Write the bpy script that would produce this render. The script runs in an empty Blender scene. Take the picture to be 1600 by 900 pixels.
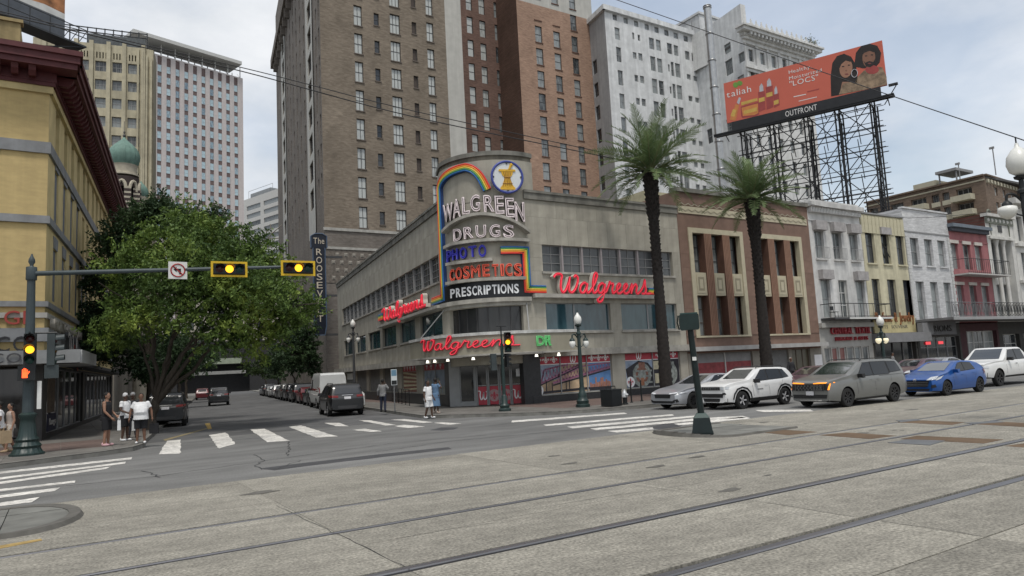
import bpy, bmesh, math, random
import numpy as np
from mathutils import Vector, Matrix
from mathutils.bvhtree import BVHTree
S=bpy.context.scene
COL=S.collection
rnd=random.Random(7)
R=math.radians
# ------------------------------------------------------------------ camera (solved from the vanishing points of the streets)
CH=2.1
FPX=1110.0
_v1=np.array([2560-800, 485.5-450, FPX]);_v2=np.array([330-800, 601-450, FPX])
_n=np.cross(_v1, _v2);_n/=np.linalg.norm(_n)
if _n[1]>0:_n=-_n
_X=_v1/np.linalg.norm(_v1);_Y=np.cross(_n, _X)
RM=np.stack([_X, _Y, _n])
cd=bpy.data.cameras.new("camera");cam=bpy.data.objects.new("camera", cd);COL.objects.link(cam)
cd.sensor_fit='HORIZONTAL';cd.sensor_width=36;cd.lens=FPX/1600*36
cd.clip_start=0.1;cd.clip_end=6000
_m=Matrix.Identity(4)
for i in range(3):
 _m[i][0]=RM[i][0];_m[i][1]=-RM[i][1];_m[i][2]=-RM[i][2]
_m[2][3]=CH
cam.matrix_world=_m
S.camera=cam
# ------------------------------------------------------------------ daylight: cloudy noon
SUN_EL, SUN_AZ=R(66), R(-118)
w=bpy.data.worlds.new("World");S.world=w;w.use_nodes=True
nt=w.node_tree;nt.nodes.clear()
def _wn(t):return nt.nodes.new(t)
out=_wn('ShaderNodeOutputWorld');mix=_wn('ShaderNodeMixShader')
bg1=_wn('ShaderNodeBackground');bg2=_wn('ShaderNodeBackground')
sky=_wn('ShaderNodeTexSky');sky.sky_type='NISHITA';sky.sun_disc=False
sky.sun_elevation=SUN_EL;sky.sun_rotation=math.pi/2-SUN_AZ
sky.air_density=1.3;sky.dust_density=2.5;sky.ozone_density=1.0
bg1 .inputs['Strength'].default_value=0.10
nt.links.new(sky.outputs[0], bg1 .inputs['Color'])
tc=_wn('ShaderNodeTexCoord');mp=_wn('ShaderNodeMapping');mp.inputs['Scale'].default_value=(1.0, 1.0, 2.2)
mp.inputs['Location'].default_value=(3.04, 1.82, 1.06)
nz=_wn('ShaderNodeTexNoise');nz.inputs['Scale'].default_value=1.9;nz.inputs['Detail'].default_value=7;nz.inputs['Roughness'].default_value=0.52
nt.links.new(tc.outputs['Generated'], mp.inputs['Vector']);nt.links.new(mp.outputs[0], nz.inputs['Vector'])
rp=_wn('ShaderNodeValToRGB');rp.color_ramp.elements[0].position=0.36;rp.color_ramp.elements[1].position=0.56
rp.color_ramp.elements[0].color=(.42, .42, .42, 1);rp.color_ramp.elements[1].color=(1, 1, 1, 1)
nt.links.new(nz.outputs['Fac'], rp.inputs[0])
mp2=_wn('ShaderNodeMapping');mp2 .inputs['Location'].default_value=(4.1, 2.2, 0.9);mp2 .inputs['Scale'].default_value=(1, 1, 2)
nz2=_wn('ShaderNodeTexNoise');nz2 .inputs['Scale'].default_value=3.4;nz2 .inputs['Detail'].default_value=8;nz2 .inputs['Roughness'].default_value=0.55
nt.links.new(tc.outputs['Generated'], mp2 .inputs['Vector']);nt.links.new(mp2 .outputs[0], nz2 .inputs['Vector'])
rp2=_wn('ShaderNodeValToRGB');rp2 .color_ramp.elements[0].position=0.30;rp2 .color_ramp.elements[1].position=0.70
rp2 .color_ramp.elements[0].color=(.50, .55, .61, 1);rp2 .color_ramp.elements[1].color=(.92, .925, .94, 1)
nt.links.new(nz2 .outputs['Fac'], rp2 .inputs[0]);nt.links.new(rp2 .outputs[0], bg2 .inputs['Color'])
bg2 .inputs['Strength'].default_value=0.74
nt.links.new(rp.outputs[0], mix.inputs[0]);nt.links.new(bg1 .outputs[0], mix.inputs[1]);nt.links.new(bg2 .outputs[0], mix.inputs[2])
nt.links.new(mix.outputs[0], out.inputs[0])
ld=bpy.data.lights.new("sun", 'SUN');ld.energy=1.5;ld.angle=R(10);ld.color=(1.0, .965, .9)
sun=bpy.data.objects.new("sun", ld);COL.objects.link(sun)
_sd=Vector((math.cos(SUN_EL)*math.cos(SUN_AZ), math.cos(SUN_EL)*math.sin(SUN_AZ), math.sin(SUN_EL)))
sun.rotation_euler=_sd.to_track_quat('Z', 'Y').to_euler()
S.view_settings.view_transform='Standard';S.view_settings.look='None'
S.view_settings.gamma=1;S.view_settings.use_curve_mapping=False;S.view_settings.exposure=0.60
# ------------------------------------------------------------------ photograph point -> place
def ray(x, y):return RM@np.array([x-800.0, y-450.0, FPX])
def G(x, y, z=0.0):
 d=ray(x, y);t=(z-CH)/d[2];return(d[0]*t, d[1]*t)
STREET=math.atan2(*ray(330, 601)[[1, 0]])
def D(a):return np.array([math.cos(a), math.sin(a)])
# ------------------------------------------------------------------ materials
MATS={}
def M(name, col, rough=.75, var=.12, scale=2.0, metal=0, spec=.35, bump=0, bscale=None, streak=0, emit=0, coat=0, detail=5, stretch=(1, 1, 1), var2=0, scale2=.3, rand=0, trans=0, speck=0):
 if name in MATS:return MATS[name]
 m=bpy.data.materials.new(name);m.use_nodes=True;t=m.node_tree;b=t.nodes['Principled BSDF']
 L=t.links.new
 b.inputs['Roughness'].default_value=rough;b.inputs['Metallic'].default_value=metal
 b.inputs['Specular IOR Level'].default_value=spec
 if coat:b.inputs['Coat Weight'].default_value=coat;b.inputs['Coat Roughness'].default_value=.05
 c=(col[0], col[1], col[2], 1)
 b.inputs['Base Color'].default_value=c
 tcn=t.nodes.new('ShaderNodeTexCoord');mpn=t.nodes.new('ShaderNodeMapping');mpn.inputs['Scale'].default_value=stretch
 L(tcn.outputs['Object'], mpn.inputs['Vector'])
 sock=None
 def vary(sock, sc, amt, det, vec):
  n=t.nodes.new('ShaderNodeTexNoise');n.inputs['Scale'].default_value=sc;n.inputs['Detail'].default_value=det;n.inputs['Roughness'].default_value=.6
  L(vec, n.inputs['Vector'])
  r=t.nodes.new('ShaderNodeMapRange');r.inputs['From Min'].default_value=.3;r.inputs['From Max'].default_value=.7
  r.inputs['To Min'].default_value=1-amt;r.inputs['To Max'].default_value=1+amt
  L(n.outputs['Fac'], r.inputs['Value'])
  v=t.nodes.new('ShaderNodeVectorMath');v.operation='SCALE'
  if sock:L(sock, v.inputs[0])
  else:v.inputs[0].default_value=col
  L(r.outputs[0], v.inputs['Scale'])
  return v.outputs[0]
 if var:sock=vary(sock, scale, var, detail, mpn.outputs[0])
 if var2:sock=vary(sock, scale2, var2, 3, mpn.outputs[0])
 if speck:sock=vary(sock, 26.0, speck, 2, tcn.outputs['Object'])
 if streak:
  m2=t.nodes.new('ShaderNodeMapping');m2 .inputs['Scale'].default_value=(1.3, 1.3, .09);L(tcn.outputs['Object'], m2 .inputs['Vector'])
  sock=vary(sock, 1.0, streak, 6, m2 .outputs[0])
 if rand:
  oi=t.nodes.new('ShaderNodeObjectInfo');r=t.nodes.new('ShaderNodeMapRange');L(oi.outputs['Random'], r.inputs['Value'])
  r.inputs['To Min'].default_value=1-rand;r.inputs['To Max'].default_value=1+rand
  v=t.nodes.new('ShaderNodeVectorMath');v.operation='SCALE'
  if sock:L(sock, v.inputs[0])
  else:v.inputs[0].default_value=col
  L(r.outputs[0], v.inputs['Scale']);sock=v.outputs[0]
 if sock:L(sock, b.inputs['Base Color'])
 if bump:
  n=t.nodes.new('ShaderNodeTexNoise');n.inputs['Scale'].default_value=bscale or scale*6;n.inputs['Detail'].default_value=4
  L(mpn.outputs[0], n.inputs['Vector']);bp=t.nodes.new('ShaderNodeBump');bp.inputs['Strength'].default_value=bump;bp.inputs['Distance'].default_value=.02
  L(n.outputs['Fac'], bp.inputs['Height']);L(bp.outputs[0], b.inputs['Normal'])
 if emit:
  b.inputs['Emission Color'].default_value=c;b.inputs['Emission Strength'].default_value=emit
 if trans:
  tr=t.nodes.new('ShaderNodeBsdfTranslucent');mx=t.nodes.new('ShaderNodeMixShader');mx.inputs[0].default_value=trans
  if sock:L(sock, tr.inputs['Color'])
  else:tr.inputs['Color'].default_value=c
  o=t.nodes['Material Output'];L(b.outputs[0], mx.inputs[1]);L(tr.outputs[0], mx.inputs[2]);L(mx.outputs[0], o.inputs[0])
 MATS[name]=m;return m
def brick_mat(name, c1, c2, mortar, bw=.42, bh=.14, var2=.18, scale2=.25, bump=.4):
 if name in MATS:return MATS[name]
 m=bpy.data.materials.new(name);m.use_nodes=True;t=m.node_tree;b=t.nodes['Principled BSDF'];L=t.links.new
 b.inputs['Roughness'].default_value=.9;b.inputs['Specular IOR Level'].default_value=.15
 tcn=t.nodes.new('ShaderNodeTexCoord');sp=t.nodes.new('ShaderNodeSeparateXYZ');cb=t.nodes.new('ShaderNodeCombineXYZ')
 L(tcn.outputs['Object'], sp.inputs[0]);L(sp.outputs['X'], cb.inputs['X']);L(sp.outputs['Z'], cb.inputs['Y'])
 br=t.nodes.new('ShaderNodeTexBrick');L(cb.outputs[0], br.inputs['Vector'])
 br.inputs['Color1'].default_value=(*c1, 1);br.inputs['Color2'].default_value=(*c2, 1);br.inputs['Mortar'].default_value=(*mortar, 1)
 br.inputs['Scale'].default_value=1;br.inputs['Brick Width'].default_value=bw;br.inputs['Row Height'].default_value=bh;br.inputs['Mortar Size'].default_value=.012
 br.inputs['Bias'].default_value=0
 n=t.nodes.new('ShaderNodeTexNoise');n.inputs['Scale'].default_value=scale2;n.inputs['Detail'].default_value=6;L(tcn.outputs['Object'], n.inputs['Vector'])
 n2=t.nodes.new('ShaderNodeTexNoise');n2 .inputs['Scale'].default_value=3.1;n2 .inputs['Detail'].default_value=4;n2 .inputs['Roughness'].default_value=.7
 m2=t.nodes.new('ShaderNodeMapping');m2 .inputs['Scale'].default_value=(.35, .35, 1.4);L(tcn.outputs['Object'], m2 .inputs[0]);L(m2 .outputs[0], n2 .inputs['Vector'])
 sock=br.outputs['Color']
 for nn, amt in((n, var2), (n2, .22)):
  r=t.nodes.new('ShaderNodeMapRange');r.inputs['From Min'].default_value=.3;r.inputs['From Max'].default_value=.7
  r.inputs['To Min'].default_value=1-amt;r.inputs['To Max'].default_value=1+amt;L(nn.outputs['Fac'], r.inputs['Value'])
  v=t.nodes.new('ShaderNodeVectorMath');v.operation='SCALE';L(sock, v.inputs[0]);L(r.outputs[0], v.inputs['Scale']);sock=v.outputs[0]
 L(sock, b.inputs['Base Color'])
 MATS[name]=m;return m
def glass_mat(name, c_dark, c_light, rough=.08, p=.5, spec=.6):
 """window glass with whatever hangs behind it: per-pane mix of a dark room and pale blinds, folds by noise"""
 if name in MATS:return MATS[name]
 m=bpy.data.materials.new(name);m.use_nodes=True;t=m.node_tree;b=t.nodes['Principled BSDF'];L=t.links.new
 b.inputs['Roughness'].default_value=rough;b.inputs['Specular IOR Level'].default_value=spec
 oi=t.nodes.new('ShaderNodeObjectInfo');tcn=t.nodes.new('ShaderNodeTexCoord')
 mp=t.nodes.new('ShaderNodeMapping');mp.inputs['Scale'].default_value=(2.2, 1, .5);L(tcn.outputs['Object'], mp.inputs[0])
 ad=t.nodes.new('ShaderNodeVectorMath');ad.operation='ADD';L(mp.outputs[0], ad.inputs[0])
 sc=t.nodes.new('ShaderNodeMath');sc.operation='MULTIPLY';sc.inputs[1].default_value=37;L(oi.outputs['Random'], sc.inputs[0]);L(sc.outputs[0], ad.inputs[1])
 n=t.nodes.new('ShaderNodeTexNoise');n.inputs['Scale'].default_value=1.6;n.inputs['Detail'].default_value=3;L(ad.outputs[0], n.inputs['Vector'])
 s=t.nodes.new('ShaderNodeMath');s.operation='MULTIPLY_ADD';s.inputs[1].default_value=.55;L(oi.outputs['Random'], s.inputs[0])
 h=t.nodes.new('ShaderNodeMath');h.operation='MULTIPLY';h.inputs[1].default_value=.75;L(n.outputs['Fac'], h.inputs[0]);L(h.outputs[0], s.inputs[2])
 r=t.nodes.new('ShaderNodeValToRGB');r.color_ramp.elements[0].position=1-p-.2;r.color_ramp.elements[1].position=1-p+.2
 r.color_ramp.elements[0].color=(*c_dark, 1);r.color_ramp.elements[1].color=(*c_light, 1);L(s.outputs[0], r.inputs[0]);L(r.outputs[0], b.inputs['Base Color'])
 MATS[name]=m;return m
 # ------------------------------------------------------------------ mesh builder
class MB:
 def __init__(s):s.v=[];s.f=[];s.m=[]
 def add(s, vs, fs, mi=0):
  o=len(s.v);s.v+=[tuple(map(float, p))for p in vs]
  for f in fs:s.f.append(tuple(o+i for i in f));s.m.append(mi)
  return s
 def box(s, x0, x1, y0, y1, z0, z1, mi=0):
  return s.add([(x0, y0, z0), (x1, y0, z0), (x1, y1, z0), (x0, y1, z0), (x0, y0, z1), (x1, y0, z1), (x1, y1, z1), (x0, y1, z1)],
  [(0, 3, 2, 1), (4, 5, 6, 7), (0, 1, 5, 4), (1, 2, 6, 5), (2, 3, 7, 6), (3, 0, 4, 7)], mi)
 def frust(s, cx, cy, z0, z1, a0, b0, a1, b1, mi=0):
  return s.add([(cx-a0, cy-b0, z0), (cx+a0, cy-b0, z0), (cx+a0, cy+b0, z0), (cx-a0, cy+b0, z0), (cx-a1, cy-b1, z1), (cx+a1, cy-b1, z1), (cx+a1, cy+b1, z1), (cx-a1, cy+b1, z1)],
  [(0, 3, 2, 1), (4, 5, 6, 7), (0, 1, 5, 4), (1, 2, 6, 5), (2, 3, 7, 6), (3, 0, 4, 7)], mi)
 def prism(s, pts, z0, z1, mi=0, top=None, axis='z'):
  """polygon (ccw) extruded; axis z: pts are (x,y); axis y: pts are (x,z) extruded from y=z0 to y=z1"""
  n=len(pts)
  if axis=='z':a=[(p[0], p[1], z0)for p in pts];b=[(p[0], p[1], z1)for p in pts]
  elif axis=='y':a=[(p[0], z0, p[1])for p in pts];b=[(p[0], z1, p[1])for p in pts]
  else:a=[(z0, p[0], p[1])for p in pts];b=[(z1, p[0], p[1])for p in pts]
  s.add(a+b, [tuple(reversed(range(n)))]+[(i, (i+1)%n, n+(i+1)%n, n+i)for i in range(n)], mi)
  s.add(b, [tuple(range(n))], mi if top is None else top)
  return s
 def poly(s, pts, mi=0):return s.add(pts, [tuple(range(len(pts)))], mi)
 def tube(s, pts, r, n=8, mi=0, cap=True, closed=False):
  pts=[Vector(p)for p in pts];k=len(pts)
  rs=r if isinstance(r, (list, tuple))else[r]*k
  up=None;vs=[]
  for i in range(k):
   a=pts[(i-1)%k]if(closed or i>0)else pts[i];b=pts[(i+1)%k]if(closed or i<k-1)else pts[i]
   t=(b-a)
   if t.length<1e-9:t=Vector((0, 0, 1))
   t.normalize()
   if up is None:
    up=Vector((0, 0, 1))if abs(t.z)<.9 else Vector((1, 0, 0))
   sx=t.cross(up)
   if sx.length<1e-6:sx=t.orthogonal()
   sx.normalize();up2=sx.cross(t).normalized();up=up2
   for j in range(n):
    an=2*math.pi*j/n
    vs.append(pts[i]+sx*(rs[i]*math.cos(an))+up2*(rs[i]*math.sin(an)))
  fs=[]
  for i in range(k if closed else k-1):
   for j in range(n):
    a=i*n+j;b=i*n+(j+1)%n;c=((i+1)%k)*n+(j+1)%n;d=((i+1)%k)*n+j
    fs.append((a, b, c, d))
  if cap and not closed:fs+=[tuple(reversed(range(n))), tuple(range((k-1)*n, k*n))]
  return s.add(vs, fs, mi)
 def lathe(s, prof, n=16, mi=0, c=(0, 0, 0), flute=0, nf=0):
  vs=[];k=len(prof)
  for(r, z)in prof:
   for j in range(n):
    a=2*math.pi*j/n
    rr=r*(1+(flute*(math.cos(a*nf))if nf else 0))
    vs.append((c[0]+rr*math.cos(a), c[1]+rr*math.sin(a), c[2]+z))
  fs=[(i*n+j, i*n+(j+1)%n, (i+1)*n+(j+1)%n, (i+1)*n+j)for i in range(k-1)for j in range(n)]
  fs+=[tuple(reversed(range(n))), tuple(range((k-1)*n, k*n))]
  return s.add(vs, fs, mi)
 def ball(s, c, r, n=10, k=7, mi=0):
  rx, ry, rz=r if isinstance(r, (tuple, list))else(r, r, r)
  vs=[(c[0], c[1], c[2]-rz)]
  for i in range(1, k):
   p=math.pi*i/k
   for j in range(n):
    a=2*math.pi*j/n
    vs.append((c[0]+rx*math.sin(p)*math.cos(a), c[1]+ry*math.sin(p)*math.sin(a), c[2]-rz*math.cos(p)))
  vs.append((c[0], c[1], c[2]+rz));L=len(vs)-1;fs=[]
  for j in range(n):fs.append((0, 1+(j+1)%n, 1+j))
  for i in range(k-2):
   for j in range(n):
    a=1+i*n+j;b=1+i*n+(j+1)%n;fs.append((a, b, b+n, a+n))
  for j in range(n):fs.append((L, 1+(k-2)*n+j, 1+(k-2)*n+(j+1)%n))
  return s.add(vs, fs, mi)
 def mesh(s, name, mats, smooth=None):
  me=bpy.data.meshes.new(name);me.from_pydata(s.v, [], s.f)
  for m in(mats if isinstance(mats, (list, tuple))else[mats]):me.materials.append(m)
  if any(s.m):me.polygons.foreach_set('material_index', s.m)
  if smooth is not None:
   me.shade_smooth()if smooth>=180 else shade_by(me, smooth)
  me.update();return me
 def obj(s, name, mats, parent=None, smooth=None, mx=None):return link(name, s.mesh(name, mats, smooth), parent, mx)
def shade_by(me, deg):
 me.shade_smooth()
 try:me.set_sharp_from_angle(angle=R(deg))
 except Exception:pass
def link(name, data, parent=None, mx=None):
 o=bpy.data.objects.new(name, data);COL.objects.link(o)
 if parent is not None:o.parent=parent
 if mx is not None:o.matrix_local=mx
 return o
def tag(o, label=None, cat=None, group=None, kind=None):
 if label:o['label']=label
 if cat:o['category']=cat
 if group:o['group']=group
 if kind:o['kind']=kind
 return o
def E(name, label, cat, loc=(0, 0, 0), rz=0, group=None):
 o=bpy.data.objects.new(name, None);COL.objects.link(o);o.location=loc;o.rotation_euler=(0, 0, rz);o.empty_display_size=.3
 return tag(o, label, cat, group)
def struct(name, mb, mats, parent=None, smooth=None):
 o=mb.obj(name, mats, parent, smooth)
 if parent is None:o['kind']='structure'
 return o
KIDS={}
def copy_tree(o, parent=None):
 c=o.copy();COL.objects.link(c)
 if parent is not None:c.parent=parent
 for ch in list(o.children):copy_tree(ch, c)
 return c
MESHES={}
def cached(key, fn):
 if key not in MESHES:MESHES[key]=fn()
 return MESHES[key]
def catmull(pts, n=6, closed=False):
 P=[np.array(p, float)for p in pts];k=len(P);o=[]
 rng=range(k)if closed else range(k-1)
 for i in rng:
  p0=P[(i-1)%k]if(closed or i>0)else P[i];p1=P[i];p2=P[(i+1)%k];p3=P[(i+2)%k]if(closed or i<k-2)else p2
  for j in range(n):
   t=j/n
   o.append(.5*((2*p1)+(-p0+p2)*t+(2*p0-5*p1+4*p2-p3)*t*t+(-p0+3*p1-3*p2+p3)*t**3))
 if not closed:o.append(P[-1])
 return[tuple(p)for p in o]
 # ------------------------------------------------------------------ facades
class Face:
 """a vertical plane: X runs to the right seen from outside, Y goes into the building, Z up"""
 def __init__(s, root, x, y, ang):
  s.root=root;s.x, s.y, s.a=x, y, ang
  s.w=Matrix.Translation((x, y, 0))@Matrix.Rotation(ang, 4, 'Z')
  bw=Matrix.Translation(root.location)@Matrix.Rotation(root.rotation_euler.z, 4, 'Z')if root else Matrix.Identity(4)
  s.loc=bw.inverted()@s.w
 def at(s, px, py, off=0.0):
  u=D(s.a);n=np.array([-u[1], u[0]]);d=ray(px, py)
  t=(np.dot(np.array([s.x, s.y])+n*off, n))/np.dot(d[:2], n)
  p=d*t;return float(np.dot(p[:2]-np.array([s.x, s.y]), u)), float(p[2]+CH)
 def z(s, px, py):return s.at(px, py)[1]
 def u(s, px, py=450):return s.at(px, py)[0]
 def put(s, name, mesh, u=0, y=0, z=0, parent=None, rot=None):
  mx=(s.loc if parent is None else Matrix.Identity(4))@Matrix.Translation((u, y, z))
  if rot is not None:mx=mx@rot
  return link(name, mesh, parent or s.root, mx)
 def mb(s, name, mb, mats, smooth=None, parent=None):
  o=mb.obj(name, mats, parent or s.root, smooth)
  o.matrix_local=s.loc if parent is None else Matrix.Identity(4)
  return o
 def wall(s, u0, u1, z0, z1, ops, mat, depth=.25, name='wall', rmat=None):
  b=MB();us=sorted({u0, u1, *[round(o[0], 3)for o in ops], *[round(o[1], 3)for o in ops]});zs=sorted({z0, z1, *[round(o[2], 3)for o in ops], *[round(o[3], 3)for o in ops]})
  us=[u for u in us if u0<=u<=u1];zs=[z for z in zs if z0<=z<=z1]
  ui={u:i for i, u in enumerate(us)};zi={z:i for i, z in enumerate(zs)}
  hole=np.zeros((len(us), len(zs)), bool)
  import bisect
  for o in ops:
   a0=bisect.bisect_left(us, round(o[0], 3));a1=bisect.bisect_left(us, round(o[1], 3));c0=bisect.bisect_left(zs, round(o[2], 3));c1=bisect.bisect_left(zs, round(o[3], 3))
   hole[a0:a1, c0:c1]=True
  b.v=[(u, 0, z)for u in us for z in zs];nz_=len(zs)
  for i in range(len(us)-1):
   for j in range(nz_-1):
    if not hole[i, j]:b.f.append((i*nz_+j, (i+1)*nz_+j, (i+1)*nz_+j+1, i*nz_+j+1));b.m.append(0)
  for o in ops:
   a0, a1, c0, c1=max(o[0], u0), min(o[1], u1), max(o[2], z0), min(o[3], z1)
   b.add([(a0, 0, c0), (a1, 0, c0), (a1, 0, c1), (a0, 0, c1), (a0, depth, c0), (a1, depth, c0), (a1, depth, c1), (a0, depth, c1)],
   [(0, 4, 5, 1), (1, 5, 6, 2), (2, 6, 7, 3), (3, 7, 4, 0)], 1 if rmat else 0)
  return s.mb(name, b, [mat, rmat]if rmat else mat)
 def box(s, name, u0, u1, y0, y1, z0, z1, mat, parent=None):
  return s.mb(name, MB().box(u0, u1, y0, y1, z0, z1), mat, None, parent)
 def window(s, o, style, fm, gm, depth=.14, name='window', fw=.06, split=True):
  u0, u1, z0, z1=o[:4];w_, h_=round(u1-u0, 2), round(z1-z0, 2)
  k=('win', w_, h_, style, fm.name, gm.name, fw, split)
  def fr():
   b=MB();W, H=w_, h_
   b.box(0, fw, 0, .08, 0, H);b.box(W-fw, W, 0, .08, 0, H);b.box(fw, W-fw, 0, .08, 0, fw);b.box(fw, W-fw, 0, .08, H-fw, H)
   t=fw*.45
   for c in style.split(','):
    if c[:1]=='h':
     n=int(c[1:])
     for i in range(1, n):b.box(fw, W-fw, .012, .07, H*i/n-t, H*i/n+t)
    elif c[:1]=='v':
     n=int(c[1:])
     for i in range(1, n):b.box(W*i/n-t*.8, W*i/n+t*.8, .015, .066, fw, H-fw)
   if not split:b.add([(fw, .05, fw), (W-fw, .05, fw), (W-fw, .05, H-fw), (fw, .05, H-fw)], [(0, 1, 2, 3)], 1)
   return b.mesh('window', [fm, gm])
  def gl():return MB().box(fw*.6, w_-fw*.6, .05, .062, fw*.6, h_-fw*.6).mesh('pane', gm)
  o_=s.put(name, cached(k, fr), u0, depth, z0)
  if split:link('pane', cached(k+('g', ), gl), o_)
  return o_
 def piece(s, name, key, mb_fn, mats, u=0, y=0, z=0, parent=None, rot=None):
  return s.put(name, cached(key, lambda:mb_fn().mesh(name, mats)), u, y, z, parent, rot)
  # ------------------------------------------------------------------ lettering
TS=bpy.data.scenes.new('lettering_bench')
def text_mesh(ch, size, depth, mat, key, bevel=0, outline=0):
 def fn():
  cu=bpy.data.curves.new('letter', 'FONT');cu.body=ch;cu.size=size
  if outline:cu.fill_mode='NONE';cu.bevel_depth=outline;cu.bevel_resolution=0;cu.resolution_u=3
  else:cu.extrude=depth/2;cu.offset=bevel;cu.resolution_u=3
  o=bpy.data.objects.new('tmp', cu);TS.collection.objects.link(o)
  with bpy.context.temp_override(scene=TS, view_layer=TS.view_layers[0]):dg=bpy.context.evaluated_depsgraph_get()
  me=bpy.data.meshes.new_from_object(o.evaluated_get(dg))
  bpy.data.objects.remove(o);me.materials.clear();me.materials.append(mat)
  n=len(me.vertices);c=np.empty(n*3);me.vertices.foreach_get('co', c);c=c.reshape(-1, 3)
  if n:
   mn=c[:, 0].min();c2=np.stack([c[:, 0]-mn, -c[:, 2], c[:, 1]], 1);me['w']=float(c[:, 0].max()-mn)
   me.vertices.foreach_set('co', c2 .ravel());me.update()
  else:me['w']=size*.3
  return me
 return cached(('txt', ch, size, depth, mat.name, bevel, outline, key), fn)
def write(face_or_parent, text, u, y, z, size, depth, mat, gap=None, width=None, squash=1.0, name='letter', skip=False, path=None, extra=None, zscale=1.0, base=None):
 """letters one by one along X of the parent object's space (or a Face); path(x)->(u,y,z,rotZ,rotY)"""
 gap=size*.14 if gap is None else gap;ms=[]
 for ch in text:ms.append(None if ch==' ' else text_mesh(ch, size, depth, mat, name))
 tot=sum((size*.35 if m is None else m['w'])for m in ms)+gap*(len(ms)-1)
 k=squash if width is None else width/tot
 x=0;res=[]
 for ch, m in zip(text, ms):
  wd=size*.35 if m is None else m['w']
  if m is not None:
   if path:p=path((x+wd/2)*k);mx=Matrix.Translation(p[:3])@Matrix.Rotation(p[3], 4, 'Z')@Matrix.Rotation(p[4], 4, 'Y')@Matrix.Translation((-wd*k/2, 0, 0))
   else:mx=Matrix.Translation((u+x*k, y, z))
   mx=mx@Matrix.Diagonal((k, 1, zscale, 1))
   if isinstance(face_or_parent, Face):o=link(name, m, face_or_parent.root, face_or_parent.loc@mx)
   else:o=link(name, m, face_or_parent, (base@mx)if base is not None else mx)
   if extra:extra(o, ch)
   res.append(o)
  x+=wd+gap
 return res
SCRIPT=[
('W', [[(-.25, 1.45), (-.05, 1.72), (.3, 1.78), (.52, 1.62), (.48, 1.1), (.5, .45), (.72, .03), (1.0, .3), (1.2, .95), (1.3, 1.5), (1.27, .9), (1.32, .25), (1.58, .02), (1.9, .35), (2.1, 1.0), (2.08, 1.5), (1.86, 1.68), (1.72, 1.5)]]),
('a', [[(3.06, .82), (2.8, 1.0), (2.48, .75), (2.4, .28), (2.62, .0), (2.9, .2), (3.1, .95)], [(3.1, .95), (3.05, .35), (3.2, .02), (3.48, .25)]]),
('l', [[(3.48, .25), (3.85, 1.0), (4.05, 1.7), (3.92, 2.0), (3.72, 1.7), (3.66, .6), (3.78, .05), (4.02, .1), (4.22, .4)]]),
('g', [[(4.86, .85), (4.58, 1.0), (4.28, .7), (4.26, .22), (4.5, .0), (4.76, .28), (4.92, .95)], [(4.92, .95), (4.86, 0), (4.7, -.68), (4.4, -.85), (4.24, -.6), (4.6, -.2), (5.12, .22)]]),
('r', [[(5.12, .22), (5.36, .95), (5.42, 1.15), (5.52, .97), (5.78, .95), (5.72, .4), (5.82, .03), (6.08, .22)]]),
('e', [[(6.08, .22), (6.42, .55), (6.56, .85), (6.42, 1.0), (6.22, .75), (6.22, .25), (6.46, 0), (6.82, .22)]]),
('e', [[(6.82, .22), (7.16, .55), (7.30, .85), (7.16, 1.0), (6.96, .75), (6.96, .25), (7.2, 0), (7.56, .22)]]),
('n', [[(7.56, .22), (7.74, .8), (7.82, .98), (7.8, .5), (7.76, .0)], [(7.76, .02), (7.98, .72), (8.24, .98), (8.38, .7), (8.34, .2), (8.5, .02), (8.76, .22)]]),
('s', [[(8.76, .22), (9.1, .8), (9.24, 1.45), (9.32, .85), (9.42, .35), (9.2, 0), (8.95, .1)], [(9.3, .1), (9.6, .05), (10.0, .08)]]),
]
def stroke_mesh(strokes, sx, sz, wid, depth, mats, neon=0, yo=0):
 """channel letters: flat ribbons with depth along cursive strokes; face = mat 0, returns = mat 1, neon tube = mat 2"""
 b=MB()
 for st in strokes:
  p=[(x*sx, z*sz)for x, z in catmull(st, 6)];n=len(p);L=[];Rr=[]
  for i in range(n):
   a=p[max(i-1, 0)];c=p[min(i+1, n-1)];dx, dz=c[0]-a[0], c[1]-a[1];l=math.hypot(dx, dz)or 1
   L.append((p[i][0]-dz/l*wid/2, p[i][1]+dx/l*wid/2));Rr.append((p[i][0]+dz/l*wid/2, p[i][1]-dx/l*wid/2))
  if wid:
   vs=[(q[0], yo-depth, q[1])for q in L]+[(q[0], yo-depth, q[1])for q in Rr]+[(q[0], yo, q[1])for q in L]+[(q[0], yo, q[1])for q in Rr]
   b.add(vs, [(n+i, n+i+1, i+1, i)for i in range(n-1)], 0)
   b.add(vs, [(i, i+1, 2*n+i+1, 2*n+i)for i in range(n-1)]+[(3*n+i, 3*n+i+1, n+i+1, n+i)for i in range(n-1)]+[(0, 2*n, 3*n, n), (n-1, 2*n-1, 4*n-1, 3*n-1)], 1)
  if neon:b.tube([(q[0], yo-depth-neon, q[1])for q in p], neon, 6, 2 if wid else 0)
 return b.mesh('letter', mats)
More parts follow.
